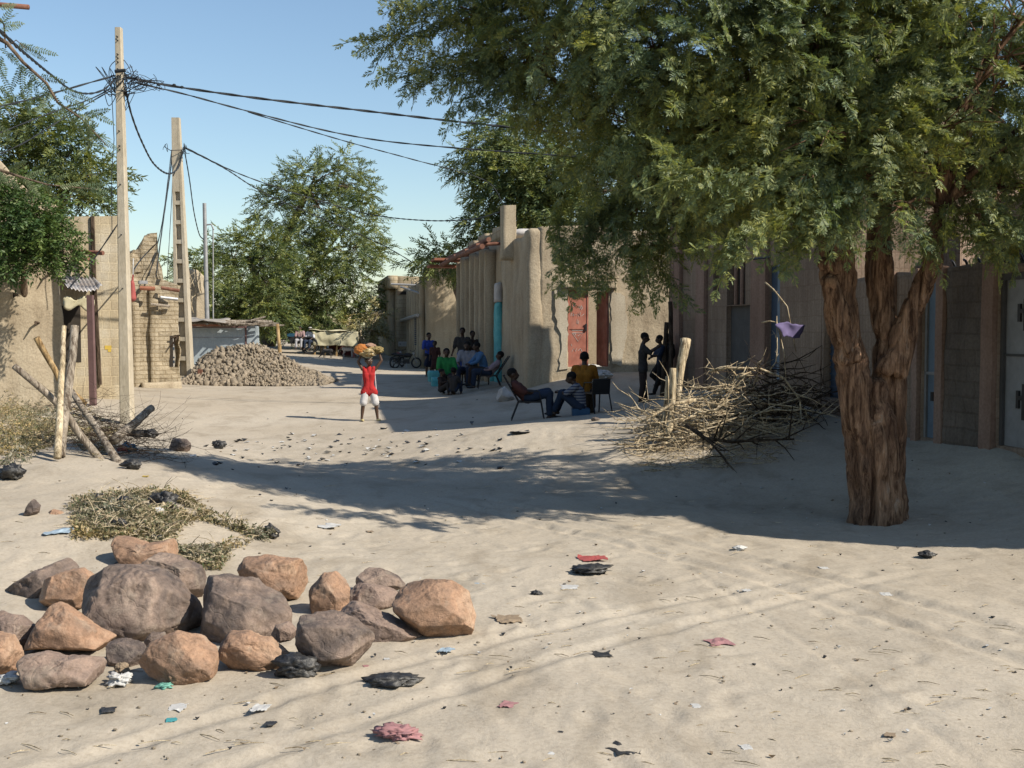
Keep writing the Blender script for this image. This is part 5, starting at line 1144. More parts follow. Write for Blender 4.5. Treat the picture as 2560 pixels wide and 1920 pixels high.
def brush(name, label, pixbox, Y0_, Y1_, n, mat_, seed, L=(.6, 1.6), r=.011, arc=.35, cat='brush pile', kind=None, fork=3, hfun=None):
    rd = random.Random(seed); mb = MB()
    for i in range(n):
        px = rd.uniform(pixbox[0], pixbox[2]); f = rd.random(); Y = rd.uniform(Y0_, Y1_); x = xat(px, Y); zb = H(x, Y); u = (px-pixbox[0])/(pixbox[2]-pixbox[0])
        hm = hfun(u) if hfun else 1; z = zb+rd.uniform(0, 1)*hm
        a = rd.gauss(0, .5)+(0 if rd.random() < .5 else math.pi); l = rd.uniform(*L); d = Vector((math.cos(a), math.sin(a)*.7, rd.uniform(-.25, .3))); p = Vector((x, Y, z)); pts = [p]; cz = rd.uniform(-arc, arc)*1.2
        for k in range(7):
            d = (d+Vector((rd.gauss(0, .16), rd.gauss(0, .16), rd.gauss(0, .14)-cz*.16))).normalized(); p = p+d*l/7; p.z = max(p.z, zb+.01); pts.append(p.copy())
        rr_ = r*rd.uniform(.6, 1.5); mb.tube(pts, [rr_*(1-.1*k) for k in range(8)], 5)
        for q in range(fork):
            s = pts[rd.randrange(1, 7)]; e = Vector((rd.gauss(0, 1), rd.gauss(0, .6), rd.gauss(0, .7))).normalized()*rd.uniform(.12, .45); m = s+e*.5+Vector((rd.gauss(0, .03), 0, rd.gauss(0, .03)))
            ee = s+e; ee.z = max(ee.z, zb+.005); mb.tube([s, m, ee], [rr_*.6, rr_*.45, rr_*.2], 4, False)
    o = mb.build(name, mat_, None, True); return tag(o, label, cat, kind=kind)
def prof(L): 
    def f(u):
        for (a, x), (b, y) in zip(L, L[1:]):
            if u <= b: return x+(y-x)*(u-a)/(b-a)
        return L[-1][1]
    return f
brush('brush_pile', 'big tangled pile of pale dry thorn branches in the sun before the pinkish house', (1650,0,1930,0), 16.4, 17.8, 200, STICK, 3, (.5, 1.3), .012, .45, kind='stuff', hfun=prof([(0,.1),(.25,.5),(.6,.75),(.85,.6),(1,.3)]))
brush('brush_pile', 'dark shaded half of the thorn branches heaped against the house wall', (1880,0,2010,0), 16.8, 18.2, 90, STICKD, 4, (.5, 1.2), .011, .45, kind='stuff', hfun=prof([(0,.5),(.5,.9),(1,.6)]))  # shade on this half of the pile is put into the darker stick colour
brush('straw_litter', 'matted straw and twigs at the foot of the brush pile', (1600,0,1960,0), 15.4, 16.9, 260, STICK, 5, (.15, .5), .006, .1, 'straw', 'stuff', 1, prof([(0,.04),(1,.08)]))
brush('wire_tangle', 'dark tangle of thorny twigs and wire around the leaning sticks', (170,0,385,0), 13.0, 14.3, 200, STICKD, 6, (.3, .8), .003, .4, 'tangle', 'stuff', 3, prof([(0,.7),(.4,.45),(1,.35)]))
def branch(label, L, r, mat_, seed, nf=8, fl=.3, name='dry_branch', group='loose dry branches'):
    rd = random.Random(seed); P = [at(*p) for p in L]; o0 = P[0].copy(); mb = MB(); mb.tube([p-o0 for p in P], [r*(1-.7*i/len(P)) for i in range(len(P))], 6)
    for i in range(nf):
        k = rd.randrange(len(P)-1); s = P[k].lerp(P[k+1], rd.random())-o0; d = (P[k+1]-P[k]).normalized(); e = (d*.7+Vector((rd.gauss(0, .5), rd.gauss(0, .4), rd.gauss(0, .5)))).normalized()*fl*rd.uniform(.5, 1.2)
        m = s+e*.5+Vector((0, 0, rd.uniform(-.04, .04))); mb.tube([s, m, s+e], [r*.45, r*.3, r*.12], 5)
        e2 = Vector((rd.gauss(0, 1), rd.gauss(0, .5), rd.gauss(0, .8))).normalized()*fl*.35; mb.tube([m, m+e2], [r*.25, r*.08], 4)
    o = mb.build(name, mat_, None, True); o.location = o0; return tag(o, label, 'branch', group)
branch('long dark branch with many fingers lying in front of the brush pile', [(1715,1062,15.7),(1760,1095,15.5),(1830,1105,15.4),(1900,1100,15.4),(1985,1098,15.4)], .03, STICKD, 1, 14, .6)
branch('dark forked branch pointing down toward the road below the brush pile', [(1740,1075,15.6),(1775,1105,15.4),(1815,1150,15.2)], .022, STICKD, 2, 7, .35)
branch('pale thorny branch arching over the top of the brush pile', [(1775,928,16.9),(1820,920,16.8),(1900,922,16.8),(1960,945,16.7),(2000,1000,16.6),(2003,1045,16.5)], .025, STICK, 3, 9, .45)
branch('thin branch curling up at the left of the brush pile top', [(1845,945,16.8),(1822,915,16.8),(1800,918,16.8),(1775,928,16.8)], .014, STICK, 4, 4, .25)
branch('thin crooked branch sticking up out of the pile beside the blue door', [(1925,925,16.9),(1940,905,17),(1943,870,17.1),(1942,790,17.2)], .012, STICK, 5, 3, .2)
branch('short bare pale twig held up in front of the shaded wall', [(1913,706,17.5),(1935,725,17.4),(1955,750,17.3),(1968,766,17.3),(1990,880,17.2)], .014, STICK, 6, 3, .12)
branch('pale twig carrying the violet cloth', [(1905,806,17.3),(1925,803,17.2),(1942,806,17.2),(1960,880,17.1),(1965,950,17)], .013, STICK, 7, 3, .12)
branch('thin tangled branch reaching left from the brush pile over the sand', [(1700,1010,16.8),(1660,1020,16.8),(1610,1050,16.7),(1560,1052,16.7),(1545,1045,16.7)], .012, STICK, 8, 6, .3)
branch('thick straight pale branch sloping down at the left end of the brush pile', [(1740,1000,16.6),(1680,1010,16.6),(1640,1035,16.5),(1600,1056,16.4)], .03, STICK, 9, 6, .35)
branch('short white broken branch on top of the brush pile', [(1842,945,16.6),(1860,938,16.6),(1878,931,16.6)], .035, STICK, 10, 2, .2)
cl_ = cloth('violet_cloth', [at(1938,806,17.1),at(2012,812,17.3),at(2000,846,17.3),at(1955,842,17.1)], 14, 8, simple('violet_cloth', (.17,.14,.28), .8, bs=0), None, .035, .004, 4, 5); tag(cl_, 'torn violet plastic cloth caught on a thorn twig', 'cloth')
# ================= LITTER
def bag(label, px, py, w, h, mat_, seed, group=None, name='plastic_bag', cat='plastic bag', dep=.8, flat=.5, amp=.3, Y=None):
    g = gp(px, py); k = g.y/F; W_, H_ = w*k/2, h*k/2; bm = bmesh.new(); bmesh.ops.create_icosphere(bm, subdivisions=4, radius=1); V = np.array([v.co[:] for v in bm.verts]); Fq = [tuple(v.index for v in f.verts) for f in bm.faces]; bm.free()
    r = 1+fbm(V+seed, 1.6, 2, seed)*amp+np.abs(fbm(V+seed, 4, 3, seed+2))*amp*.8-.1*amp
    r = r-np.abs(fbm(V+seed*2, 3.2, 4, seed+11))*amp*.9; Q = V*r[:, None]*[W_, W_*dep, H_]; Q[:, 2] = np.maximum(Q[:, 2]+H_*.8, -.01)
    me = bpy.data.meshes.new(name); me.from_pydata(Q.tolist(), [], Fq); o = link(name, me, mat_, None, True); o.location = g; return tag(o, label, cat, group)
def scrap(label, px, py, w, mat_, seed, group=None, name='litter_scrap', cat='litter', asp=.5, amp=.14, lift=.3):
    g = gp(px, py); k = g.y/F; W_ = w*k; rs = np.random.RandomState(seed); n = 9; V = []; Q = []
    for i in range(n+1):
        for j in range(n+1):
            u, v = i/n-.5, j/n-.5; c = 1-.25*(rs.rand() if i in (0, n) or j in (0, n) else 0); V.append((u*c, v*c*asp*2.2, 0))
    V = np.array(V)*W_; z = (fbm(V/W_, 2.6, 3, seed)+.6)*amp*W_*.5; V[:, 2] = np.maximum(z, .004); V[:, :2] += np.stack([fbm(V/W_, 2, 2, seed+3), fbm(V/W_, 2, 2, seed+6)], -1)*.12*W_
    for i in range(n):
        for j in range(n): Q.append((i*(n+1)+j, (i+1)*(n+1)+j, (i+1)*(n+1)+j+1, i*(n+1)+j+1))
    me = bpy.data.meshes.new(name); me.from_pydata(V.tolist(), [], Q); o = link(name, me, mat_, None, False); o.location = g+Vector((0, 0, .005)); o.rotation_euler = (0, 0, rs.uniform(-.4, .4)); o.modifiers.new('s', 'SOLIDIFY').thickness = .003; return tag(o, label, cat, group)
bg_ = 'black plastic bags in the rubbish'
for q in [('large black rubbish bag at the top right of the leaf heap', 410,1268,66,48,1),('black bag with knotted neck at the left end of the bag row', 222,1262,34,22,2),('round black bag second in the bag row on the mound', 245,1260,30,30,3),('crumpled black bag third in the bag row on the mound', 272,1268,40,26,4),('black bag at the right end of the bag row on the mound', 310,1272,46,32,5),
          ('black bag beside the fodder heap at the far left', 30,1198,64,44,6),('small black bag at the right tip of the leaf heap', 678,1343,40,34,7),('black bag half sunk in the middle of the leaf heap', 300,1325,48,30,8),('small crushed black bag in the lower part of the leaf heap', 392,1355,34,20,9),
          ('black charred rubbish at the foot of the rightmost front boulder', 745,1690,110,60,10),('flat black plastic bag lying on the sand right of the boulders', 975,1712,130,30,11),('black rag-like bag left of the middle of the foreground', 1472,1432,100,24,12),
          ('black bag on the sand below the thorn tree', 2317,1392,46,16,13),('small torn black bag right of the boulder heap', 1340,1490,30,16,14),('black bag at the foot of the post stump in the brush pile', 1662,1052,60,36,15),('black bag on the mound crest behind the leaning sticks', 378,1095,34,24,16),('long black bag on the mound crest beside the branch stub', 345,1092,60,18,19),
          ('small black bag near the brown stone on the mound crest', 548,1122,34,24,17),('black bag under the leaning sticks at their foot', 330,1172,46,26,18),('thin black bag behind the biggest boulder', 305,1416,34,16,20)]:
    bag(q[0], q[1], q[2], q[3], q[4], PLB, q[5], bg_, amp=.34, dep=.7)
bag('white plastic bag lump on top of the leaf heap', 390,1293,44,26, PLW, 31)
bag('white sack lying below the open red door', 1500,948,58,28, PLW, 32, name='sack', cat='sack'); bag('white sack at the door threshold', 1478,932,50,24, PLW, 33, name='sack', cat='sack')
bag('crumpled white bag alone on the sand near the tree shadow', 1848,1376,32,14, PLW, 34)
bag('pink cloth heap lying in the foreground sand', 1000,1848,110,36, PINK, 35, name='cloth_heap', cat='cloth', amp=.5, dep=.6)
bag('blue plastic bag under the leaning sticks', 322,1130,40,26, simple('blue_plastic', (.05,.2,.3), .5), 36); bag('red packet under the leaning sticks', 306,1130,26,14, PLR, 37, cat='packet', name='packet')
bag('crumpled brown paper bag between the two front left boulders', 305,1682,34,30, PAPER, 38, name='paper_bag', cat='paper bag'); bag('clear grey plastic bag squeezed between the front boulders', 330,1660,50,40, METAL_G, 39)
bag('white torn packaging at the foot of the oval front boulder', 300,1708,60,30, PLW, 40, name='packaging', cat='litter', amp=.5)
bag('whitish rubbish left of the long pinkish boulder', 18,1705,54,24, PLW, 41, name='packaging', cat='litter', amp=.5); bag('dark shaded stone on the sand crest before the seated people', 1488,1052,20,10, R_GR[1], 42, name='stone', cat='stone', amp=.2)
bag('teal plastic scrap in front of the boulders', 410,1722,40,16, simple('sea_green_plastic', (.2,.45,.36), .6), 43, name='litter_scrap', cat='litter', amp=.5)
for q in [('red plastic strip on the sand near the tree shadow', 1478,1397,64,PLR,1),('red and white packet in the right foreground', 1795,1608,58,PINK,2),('green scrap on top right of the boulder heap', 1016,1446,24,PLG,3),('white scrap beside the green one above the big right boulder', 1040,1448,30,PLW,4),
          ('pale blue paper scrap right of the wedge boulder', 1115,1628,36,PLBL,5),('grey-blue scrap right of the big right boulder', 1197,1464,36,PLBL,6),('teal bottle cap strip in the lower left foreground', 428,1803,28,PLT,7),('white scrap right of the teal strip', 445,1772,52,PLW,8),
          ('black strip of plastic in the lower left foreground', 270,1778,40,PLB,9),('orange-red straw scrap in the lower middle foreground', 1270,1765,44,PINK,10),('black crumpled strip at the bottom edge of the photo', 1560,1877,80,PLB,11),('white scrap at the bottom edge right of the black strip', 1865,1872,36,PLW,12),
          ('golden wrapper in the bottom right foreground', 2225,1840,28,PAPER,13),('pale crumpled paper in the lower right foreground', 1745,1768,36,PLW,14),('white paper tube on the sand at right', 2060,1422,28,PLW,15),('white scrap in the middle right foreground', 2215,1488,30,PLW,16),
          ('white curled scrap above the red and white packet', 1868,1478,24,PLW,17),('brown cardboard strip in the middle foreground', 1275,1551,80,PAPER,18),('black thin strip left of the red and white packet', 1505,1640,50,PLB,19),('grey transparent film in the middle foreground', 1425,1470,50,PLW,20),
          ('black scrap in the middle of the road', 1290,1466,34,PLB,21),('white film scrap on the left road shoulder', 820,1318,56,PLW,22),('brown leaf-like scrap above the boulder heap', 924,1330,18,PAPER,23),('pink label scrap at the foot of the rightmost front boulder', 915,1668,16,PINK,24),
          ('white crumb of paper right of the front boulders', 966,1650,16,PLW,25),('pink and blue slipper-like scrap left of the brush pile', 1645,1065,54,PINK,26),('dark shoe-like scrap on the sand left of the brush pile', 1620,1075,30,PLB,27),('white paper triangle in the straw', 1908,1072,20,PLW,28),
          ('pale blue wrapper near the bottom left foreground', 650,1772,50,PLW,29),('long dark twig-like strip in the bottom foreground', 675,1812,30,PLB,30),('black strip in the road before the seated people', 1300,1082,50,PLB,31),('yellow scrap at the foot of the leaning sticks', 364,1192,14,simple('yellow_plastic',(.6,.42,.08),.6,bs=0),32),
          ('green and white packet in the leaf heap', 408,1300,20,PLG,33),('red wrapper in the leaf heap', 225,1312,34,PLR,34),('grey smoky film left of the leaf heap', 150,1330,70,PLBL,35),('white paper cup shape behind the leaf heap', 285,1085,18,PLW,36)]:
    scrap(q[0], q[1], q[2], q[3], q[4], q[5])
def scatter_litter(name, label, mats, n, region, size, seed, group):
    rd = random.Random(seed)
    for mi, m_ in enumerate(mats):
        mb = MB()
        for i in range(n):
            px, py = region(rd); g = gp(px, py); s = rd.uniform(*size)*(.6+g.y/18); a = rd.uniform(0, 3.14); c, s_ = math.cos(a), math.sin(a); V = []
            for u, v in ((-1,-.5),(0,-.7),(1,-.4),(.9,.5),(0,.6),(-1,.4)): V.append((g.x+(u*c-v*s_)*s*rd.uniform(.6, 1), g.y+(u*s_+v*c)*s*rd.uniform(.6, 1), g.z+.006+rd.uniform(0, .55)*s))
            V.append((g.x, g.y, g.z-.004)); mb.add(V, [(0,1,4,5),(1,2,3,4),(0,6,1),(1,6,2),(2,6,3),(3,6,4),(4,6,5),(5,6,0)])
        o = mb.build(name, m_); tag(o, label[mi], 'litter', kind='stuff')
scatter_litter('litter_scraps', ['band of white scraps across the road beyond the tree shadow','band of black scraps across the road beyond the tree shadow'], [PLW, PLB], 60, lambda r: (max(250, min(1250, r.gauss(850, 230))), r.gauss(1125, 22)), (.012, .05), 1, None)
scatter_litter('litter_scraps', ['tiny white scraps strewn over the whole road','tiny dark scraps strewn over the whole road','tiny brown scraps strewn over the whole road'], [PLW, PLB, PAPER], 90, lambda r: (r.uniform(0, 2560), 1000+r.random()**.8*900), (.006, .022), 2, None)
rd_ = random.Random(12); mb = MB()
for i in range(240):
    g = gp(rd_.uniform(0, 2560), rd_.uniform(1180, 1915)); a = rd_.uniform(-.7, .7); l = rd_.uniform(.03, .16); d = Vector((math.cos(a), math.sin(a), 0))*l; mb.tube([g+Vector((0,0,.006)), g+d*.5+Vector((0,0,.012)), g+d+Vector((0,0,.006))], [.0025, .003, .0015], 4)
tag(mb.build('straw_litter', STICK), 'thin straws and twigs strewn over the sand', 'straw', kind='stuff')
rs_ = np.random.RandomState(7); V = []; Q = []; ico = bmesh.new(); bmesh.ops.create_icosphere(ico, subdivisions=1, radius=1); iv = np.array([v.co[:] for v in ico.verts]); iq = np.array([[v.index for v in f.verts] for f in ico.faces]); ico.free()
for i in range(380):
    px = rs_.uniform(0, 2560); py = 1060+rs_.uniform(0, 1)**.9*850; g = gp(px, py); s = rs_.uniform(.0025, .008)*(1+g.y/20); V.append(iv*(1+rs_.uniform(-.25, .25, (12, 1)))*[s*1.3, s, s*.7]+[g.x, g.y, g.z+s*.3]); Q.append(iq+i*12)
tag(link('pebbles', npmesh('pebbles', np.concatenate(V), np.concatenate(Q)), RUB), 'small pebbles and clods scattered over the sand', 'pebbles', kind='stuff')
# ================= PEOPLE
def skin(name, c): 
    m = pm(name, var(c, .85, 1.15), 8, rough=.55, bs=60, bd=.001, spec=.35); return m
SK1 = skin('dark_skin', (.075,.042,.028)); SK2 = skin('brown_skin', (.11,.062,.04)); HAIR = simple('black_hair', (.012,.011,.011), .9, bs=200, bd=.002)
def fab(name, c, **k): return pm(name, var(c, .8, 1.15), 7, rough=.9, bs=14, bd=.012, bst=.5, **k)
BASEJ = dict(pelvis=(0,0,.53), waist=(0,.005,.61), chest=(0,0,.72), neck=(0,.005,.83), head=(0,-.01,.93),
    hipL=(-.05,0,.505), hipR=(.05,0,.505), kneeL=(-.055,-.01,.28), kneeR=(.055,-.01,.28), ankL=(-.055,.01,.045), ankR=(.055,.01,.045), toeL=(-.065,-.09,.015), toeR=(.065,-.09,.015),
    shL=(-.112,0,.805), shR=(.112,0,.805), elL=(-.135,.01,.635), elR=(.135,.01,.635), wrL=(-.14,-.03,.49), wrR=(.14,-.03,.49))
def figure(label, loc, rz, Hh, J=None, skin_=SK1, top=None, bottom=None, shoe=None, hs=1.0, face=0, tilt=0, vox=.011, cap=None, group=None, hem=None, sleeve=.5, legfrac=.55, skirt=False, fat=1.1, trim=None, fingers=True, name='person'):
    D = dict(BASEJ); D.update(J or {}); P = {k: Vector(v)*Hh for k, v in D.items()}; root = empty(name, loc, rz, label, 'person', group); h = Hh*fat
    mb = MB(); 
    def torso(m, e, z0='pelvis'):
        for s in (-1, 1):
            sh = (P['shR']-P['shL']).normalized(); hp = (P['hipR']-P['hipL']).normalized()
            m.cone(P['pelvis']+hp*s*.026*h, P['waist']+sh*s*.022*h, .052*h+e, .047*h+e, 14); m.cone(P['waist']+sh*s*.022*h, P['chest']+sh*s*.034*h, .047*h+e, .056*h+e, 14); m.cone(P['chest']+sh*s*.034*h, P['sh'+'LR'[s > 0]]*.75+P['neck']*.25-Vector((0,0,.012*h)), .05*h+e, .028*h+e, 12)
    torso(mb, 0)
    mb.cone(P['chest'], P['neck'], .04*h, .030*h); mb.cone(P['neck'], P['head']-Vector((0,0,.02*Hh)), .028*h, .027*h)
    HM = Matrix.Rotation(face, 3, 'Z') @ Matrix.Rotation(tilt, 3, 'X'); hc = P['head']; q = Hh*hs
    mb.ell(hc+HM@Vector((0,.008*q,.012*q)), (.051*q,.062*q,.058*q), HM); mb.ell(hc+HM@Vector((0,-.018*q,-.026*q)), (.038*q,.040*q,.042*q), HM)
    mb.cone(hc+HM@Vector((0,-.052*q,.006*q)), hc+HM@Vector((0,-.066*q,-.014*q)), .006*q, .010*q, 8)
    mb.ell(hc+HM@Vector((0,-.054*q,-.032*q)), (.018*q,.009*q,.008*q), HM, 8, 6)
    for s in (-1, 1): mb.ell(hc+HM@Vector((s*.052*q,.004*q,-.004*q)), (.007*q,.014*q,.019*q), HM, 8, 6)
    for s in 'LR':
        mb.cone(P['hip'+s], P['knee'+s], .046*h, .032*h); mb.cone(P['knee'+s], P['knee'+s].lerp(P['ank'+s], .35)+Vector((0,.008*h,0)), .031*h, .031*h); mb.cone(P['knee'+s].lerp(P['ank'+s], .35)+Vector((0,.008*h,0)), P['ank'+s], .031*h, .019*h)
        mb.cone(P['ank'+s]+Vector((0,.01*h,-.018*h)), P['toe'+s], .02*h, .014*h); mb.cone(P['ank'+s]+Vector((0,.015*h,-.02*h)), P['ank'+s], .02*h, .02*h)
        mb.cone(P['sh'+s]-Vector((0,0,.012*h)), P['el'+s], .029*h, .022*h); mb.cone(P['el'+s], P['wr'+s], .022*h, .014*h)
        d = (P['wr'+s]-P['el'+s]).normalized(); a = d.orthogonal().normalized(); b = d.cross(a); pc = P['wr'+s]+d*.028*Hh
        mb.cone(P['wr'+s], pc, .013*h, .019*h, 8)
        if fingers:
            for i, (o_, l_) in enumerate([(-.015,.034),(-.005,.040),(.005,.038),(.015,.030)]):
                f0 = pc+b*o_*Hh; f1 = f0+(d*.8+a*.25)*l_*.55*Hh; mb.cone(f0, f1, .0065*Hh, .006*Hh, 6); mb.cone(f1, f1+(d*.45+a*.7)*l_*.5*Hh, .006*Hh, .0045*Hh, 6)
            t0_ = P['wr'+s]+d*.012*Hh-b*.014*Hh; mb.cone(t0_, t0_+(d*.6-b*.7+a*.3)*.026*Hh, .0075*Hh, .005*Hh, 6)
    link('body', remesh(mb.mesh(), vox, 3), skin_, root, True)
    mb = MB(); mb.ell(hc+HM@Vector((0,.014*q,.020*q)), (.054*q,.062*q,.056*q), HM, 18, 12); me = mb.mesh(); link('hair', vdisp(me, lambda V, N: V+N*(fbm(V, 60, 2)*.002)[:, None]), HAIR, root, True)
    mb = MB()
    for s in (-1, 1): mb.ell(hc+HM@Vector((s*.020*q,-.0545*q,.006*q)), (.0075*q,.004*q,.004*q), HM, 8, 6)
    mb.build('eyes', PLW if vox < .009 else HAIR, root)
    if cap: c_ = MB().ell(hc+HM@Vector((0,.006*q,.052*q)), (.055*q,.062*q,.026*q), HM, 16, 8); link('cap', c_.mesh(), cap, root, True)
    if top:
        m = MB(); e = .011*Hh; torso(m, e); m.cone(P['chest'], P['neck']*.8+P['chest']*.2, .05*h+e, .036*h+e*.5, 12); hz = hem if hem is not None else .48
        if hem is not None:
            q_ = [P['hip'+s].lerp(P['knee'+s], max(0, (P['hipL'].z/Hh-hz)/.2)) for s in 'LR']
            for t in (-.15, .15, .5, .85, 1.15): m.cone(P['waist'], q_[0].lerp(q_[1], t), .046*h+e, .05*h+e, 14)
        for s in 'LR':
            if sleeve > 0:
                a, b = P['sh'+s]-Vector((0,0,.012*h)), P['el'+s]; k = min(1, sleeve*2); m.cone(a, a.lerp(b, k*.97), .036*h+e*.3, .034*h, 12)
                if sleeve > .5: m.cone(b, b.lerp(P['wr'+s], (sleeve-.5)*2*.95), .031*h, .024*h, 12)
        me = remesh(m.mesh(), vox*1.1, 3); link('shirt', vdisp(me, lambda V, N: V+N*(fbm(V/Hh, 9, 3, 4)*.006*Hh)[:, None]), top, root, True)
    if bottom:
        m = MB(); e = .010*Hh
        hp = (P['hipR']-P['hipL']).normalized()
        for s in (-1, 1): m.cone(P['pelvis']+hp*s*.026*h, P['hipL' if s < 0 else 'hipR'], .055*h+e*.6, .052*h+e*.6, 14)
        if skirt:
            for t in (0, .25, .5, .75, 1): m.cone(P['pelvis'], P['kneeL'].lerp(P['kneeR'], t)*1.0, .05*h+e, .05*h+e, 12)
        else:
            for s in 'LR':
                a, b, c = P['hip'+s], P['knee'+s], P['ank'+s]
                if legfrac <= .6: m.cone(a, a.lerp(b, legfrac/.5*.96), .052*h+e, .054*h+e*.6, 14)
                else: m.cone(a, b, .05*h+e, .038*h+e*.5, 14); m.cone(b, b.lerp(c, (legfrac-.5)*2), .037*h+e*.5, .030*h+e*.4, 14)
        me = remesh(m.mesh(), vox*1.1, 3); link('skirt' if skirt else ('shorts' if legfrac <= .6 else 'trousers'), vdisp(me, lambda V, N: V+N*(fbm(V/Hh, 10, 3, 8)*.005*Hh)[:, None]), bottom, root, True)
    if shoe:
        for s in 'LR': m = MB(); m.ell((P['ank'+s]+P['toe'+s])/2+Vector((0,0,-.012*Hh)), (.028*Hh,.07*Hh,.018*Hh), Matrix.Rotation(math.atan2((P['toe'+s]-P['ank'+s]).x, -(P['toe'+s]-P['ank'+s]).y), 3, 'Z')); m.build('sandal', shoe, root, True)
    if trim: trim(root, P, Hh)
    return root
SIT = dict(pelvis=(0,0,.27), waist=(0,.01,.35), chest=(0,.02,.46), neck=(0,.01,.565), head=(0,-.01,.648), hipL=(-.05,0,.26), hipR=(.05,0,.26), kneeL=(-.08,-.24,.28), kneeR=(.08,-.24,.28), ankL=(-.08,-.26,.045), ankR=(.08,-.26,.045), toeL=(-.085,-.35,.015), toeR=(.085,-.35,.015),
    shL=(-.112,.01,.555), shR=(.112,.01,.555), elL=(-.14,-.05,.39), elR=(.14,-.05,.39), wrL=(-.08,-.17,.33), wrR=(.08,-.17,.33))
def J(base, **k): d = dict(base); d.update(k); return d
# boy with the load on his head
bp = gp(923, 1052); hb = 1.38
RSH = fab('red_vest', (.50,.035,.035)); WSH = fab('white_shorts', (.66,.64,.63)); WTRIM = simple('white_trim', (.66,.6,.6), .9, bs=0)
def btrim(root, P, h):
    m = MB()
    for s, x in (('L', -1), ('R', 1)):
        m.cone(P['sh'+s]*.8+P['neck']*.2+Vector((x*.012*h, .0, -.03*h)), P['chest']+Vector((x*.094*h, 0, -.02*h)), .007*h, .008*h, 8); m.cone(P['chest']+Vector((x*.094*h, 0, -.02*h)), P['hip'+s]+Vector((x*.062*h, 0, -.04*h)), .008*h, .012*h, 8)
    m.build('side_stripe', WTRIM, root, True)
figure('boy in red sleeveless shirt and white shorts carrying an orange bundle on his head', bp, math.radians(8), hb, dict(shL=(-.10,0,.82), shR=(.10,0,.82), elL=(-.165,-.01,.925), elR=(.195,-.01,.945), wrL=(-.118,-.01,1.03), wrR=(.158,-.01,1.07), neck=(0,.005,.85), head=(.0,-.01,.935),
    hipL=(-.052,0,.46), hipR=(.052,0,.46), kneeL=(-.092,-.02,.26), kneeR=(.105,-.02,.26), ankL=(-.115,.0,.04), ankR=(.13,.01,.04), toeL=(-.10,-.09,.012), toeR=(.165,-.085,.012), pelvis=(0,0,.50), waist=(0,.005,.6)),
    SK2, RSH, WSH, simple('yellow_sandal', (.62,.52,.25), .7, bs=0), 1.12, face=math.radians(22), vox=.0065, cap=simple('head_ring', (.45,.46,.36), .9), hem=.44, sleeve=0, legfrac=.46, fat=1.0, trim=btrim)
bu = empty('bundle', bp+Vector((-.02, -.01, hb*1.0+.02)), .1, 'orange and golden cloth bundle balanced on the head of the boy in red', 'bundle')
def lump(name, c, r, mat_, par, seed, amp=.22):
    bm = bmesh.new(); bmesh.ops.create_icosphere(bm, subdivisions=5, radius=1); V = np.array([v.co[:] for v in bm.verts]); Fq = [tuple(v.index for v in f.verts) for f in bm.faces]; bm.free()
    V = V*(1+fbm(V+seed, 1.5, 2, seed)*amp+np.abs(fbm(V*[1,1,1]+seed, 3.5, 3, seed+4))*amp*.6)[:, None]*r+c
    me = bpy.data.meshes.new(name); me.from_pydata(V.tolist(), [], Fq); return link(name, me, mat_, par, True)
lump('orange_sack', (-.13,0,.14), (.165,.14,.115), fab('orange_cloth', (.52,.20,.055)), bu, 2, .15); lump('gold_foil', (.02,-.03,.08), (.16,.13,.09), pm('gold_foil', [(.3,(.25,.15,.04)),(.5,(.45,.32,.12)),(.7,(.72,.62,.42))], 9, rough=.35, bs=18, bd=.02, spec=.6), bu, 5, .4); lump('olive_cloth', (.19,0,.13), (.13,.12,.075), fab('olive_cloth', (.30,.23,.10)), bu, 9, .4); lump('pinkish_cloth', (.03,.03,.2), (.14,.1,.06), fab('dusty_pink_cloth', (.38,.24,.17)), bu, 11, .3)
# standing people at the house corner
def P0(px, Y): x = xat(px, Y); return Vector((x, Y, H(x, Y)))
def hgt_(py, p): return at(1280, py, p.y).z-p.z
DK1 = fab('charcoal_shirt', (.055,.05,.048)); DK2 = fab('dark_brown_trousers', (.06,.042,.036)); NAVY = fab('navy_cloth', (.03,.045,.08)); 
p = P0(1608, 24.1); h_ = hgt_(832, p)
figure('person in dark grey shirt standing in profile with raised hands, left of the house corner', p, math.radians(82), h_, dict(shL=(-.09,-.01,.80), shR=(.09,-.01,.80), elL=(-.11,-.10,.72), elR=(.11,-.09,.72), wrL=(-.05,-.21,.79), wrR=(.04,-.20,.80), head=(0,-.03,.93), ankL=(-.055,.03,.045), ankR=(.055,-.03,.045), chest=(0,.0,.72), kneeL=(-.055,.0,.28)), SK1, DK1, DK2, BLACK, tilt=math.radians(14), vox=.009, sleeve=.5, legfrac=.97, hem=.47, group='people standing at the house corner')
p = P0(1652, 24.6); h_ = hgt_(838, p)
figure('person in navy shirt leaning back with one knee bent, facing the person with raised hands', p, math.radians(-80), h_, dict(elL=(-.13,-.06,.66), wrL=(-.08,-.15,.62), elR=(.13,-.06,.66), wrR=(.08,-.16,.66), kneeL=(-.06,-.13,.33), ankL=(-.06,.0,.20), toeL=(-.06,-.08,.15), kneeR=(.06,-.05,.27), ankR=(.06,-.13,.045), toeR=(.06,-.22,.015), head=(0,-.03,.93)), SK1, NAVY, fab('black_trousers', (.025,.024,.025)), BLACK, tilt=math.radians(10), vox=.009, sleeve=.5, legfrac=.97, group='people standing at the house corner')
p = P0(1671, 24.9); h_ = hgt_(834, p)
figure('dark figure half hidden behind the tall leaning pole at the house corner', p, math.radians(-60), h_, None, SK1, fab('black_shirt', (.02,.018,.018)), DK2, BLACK, vox=.012, sleeve=.7, legfrac=.97, group='people standing at the house corner')
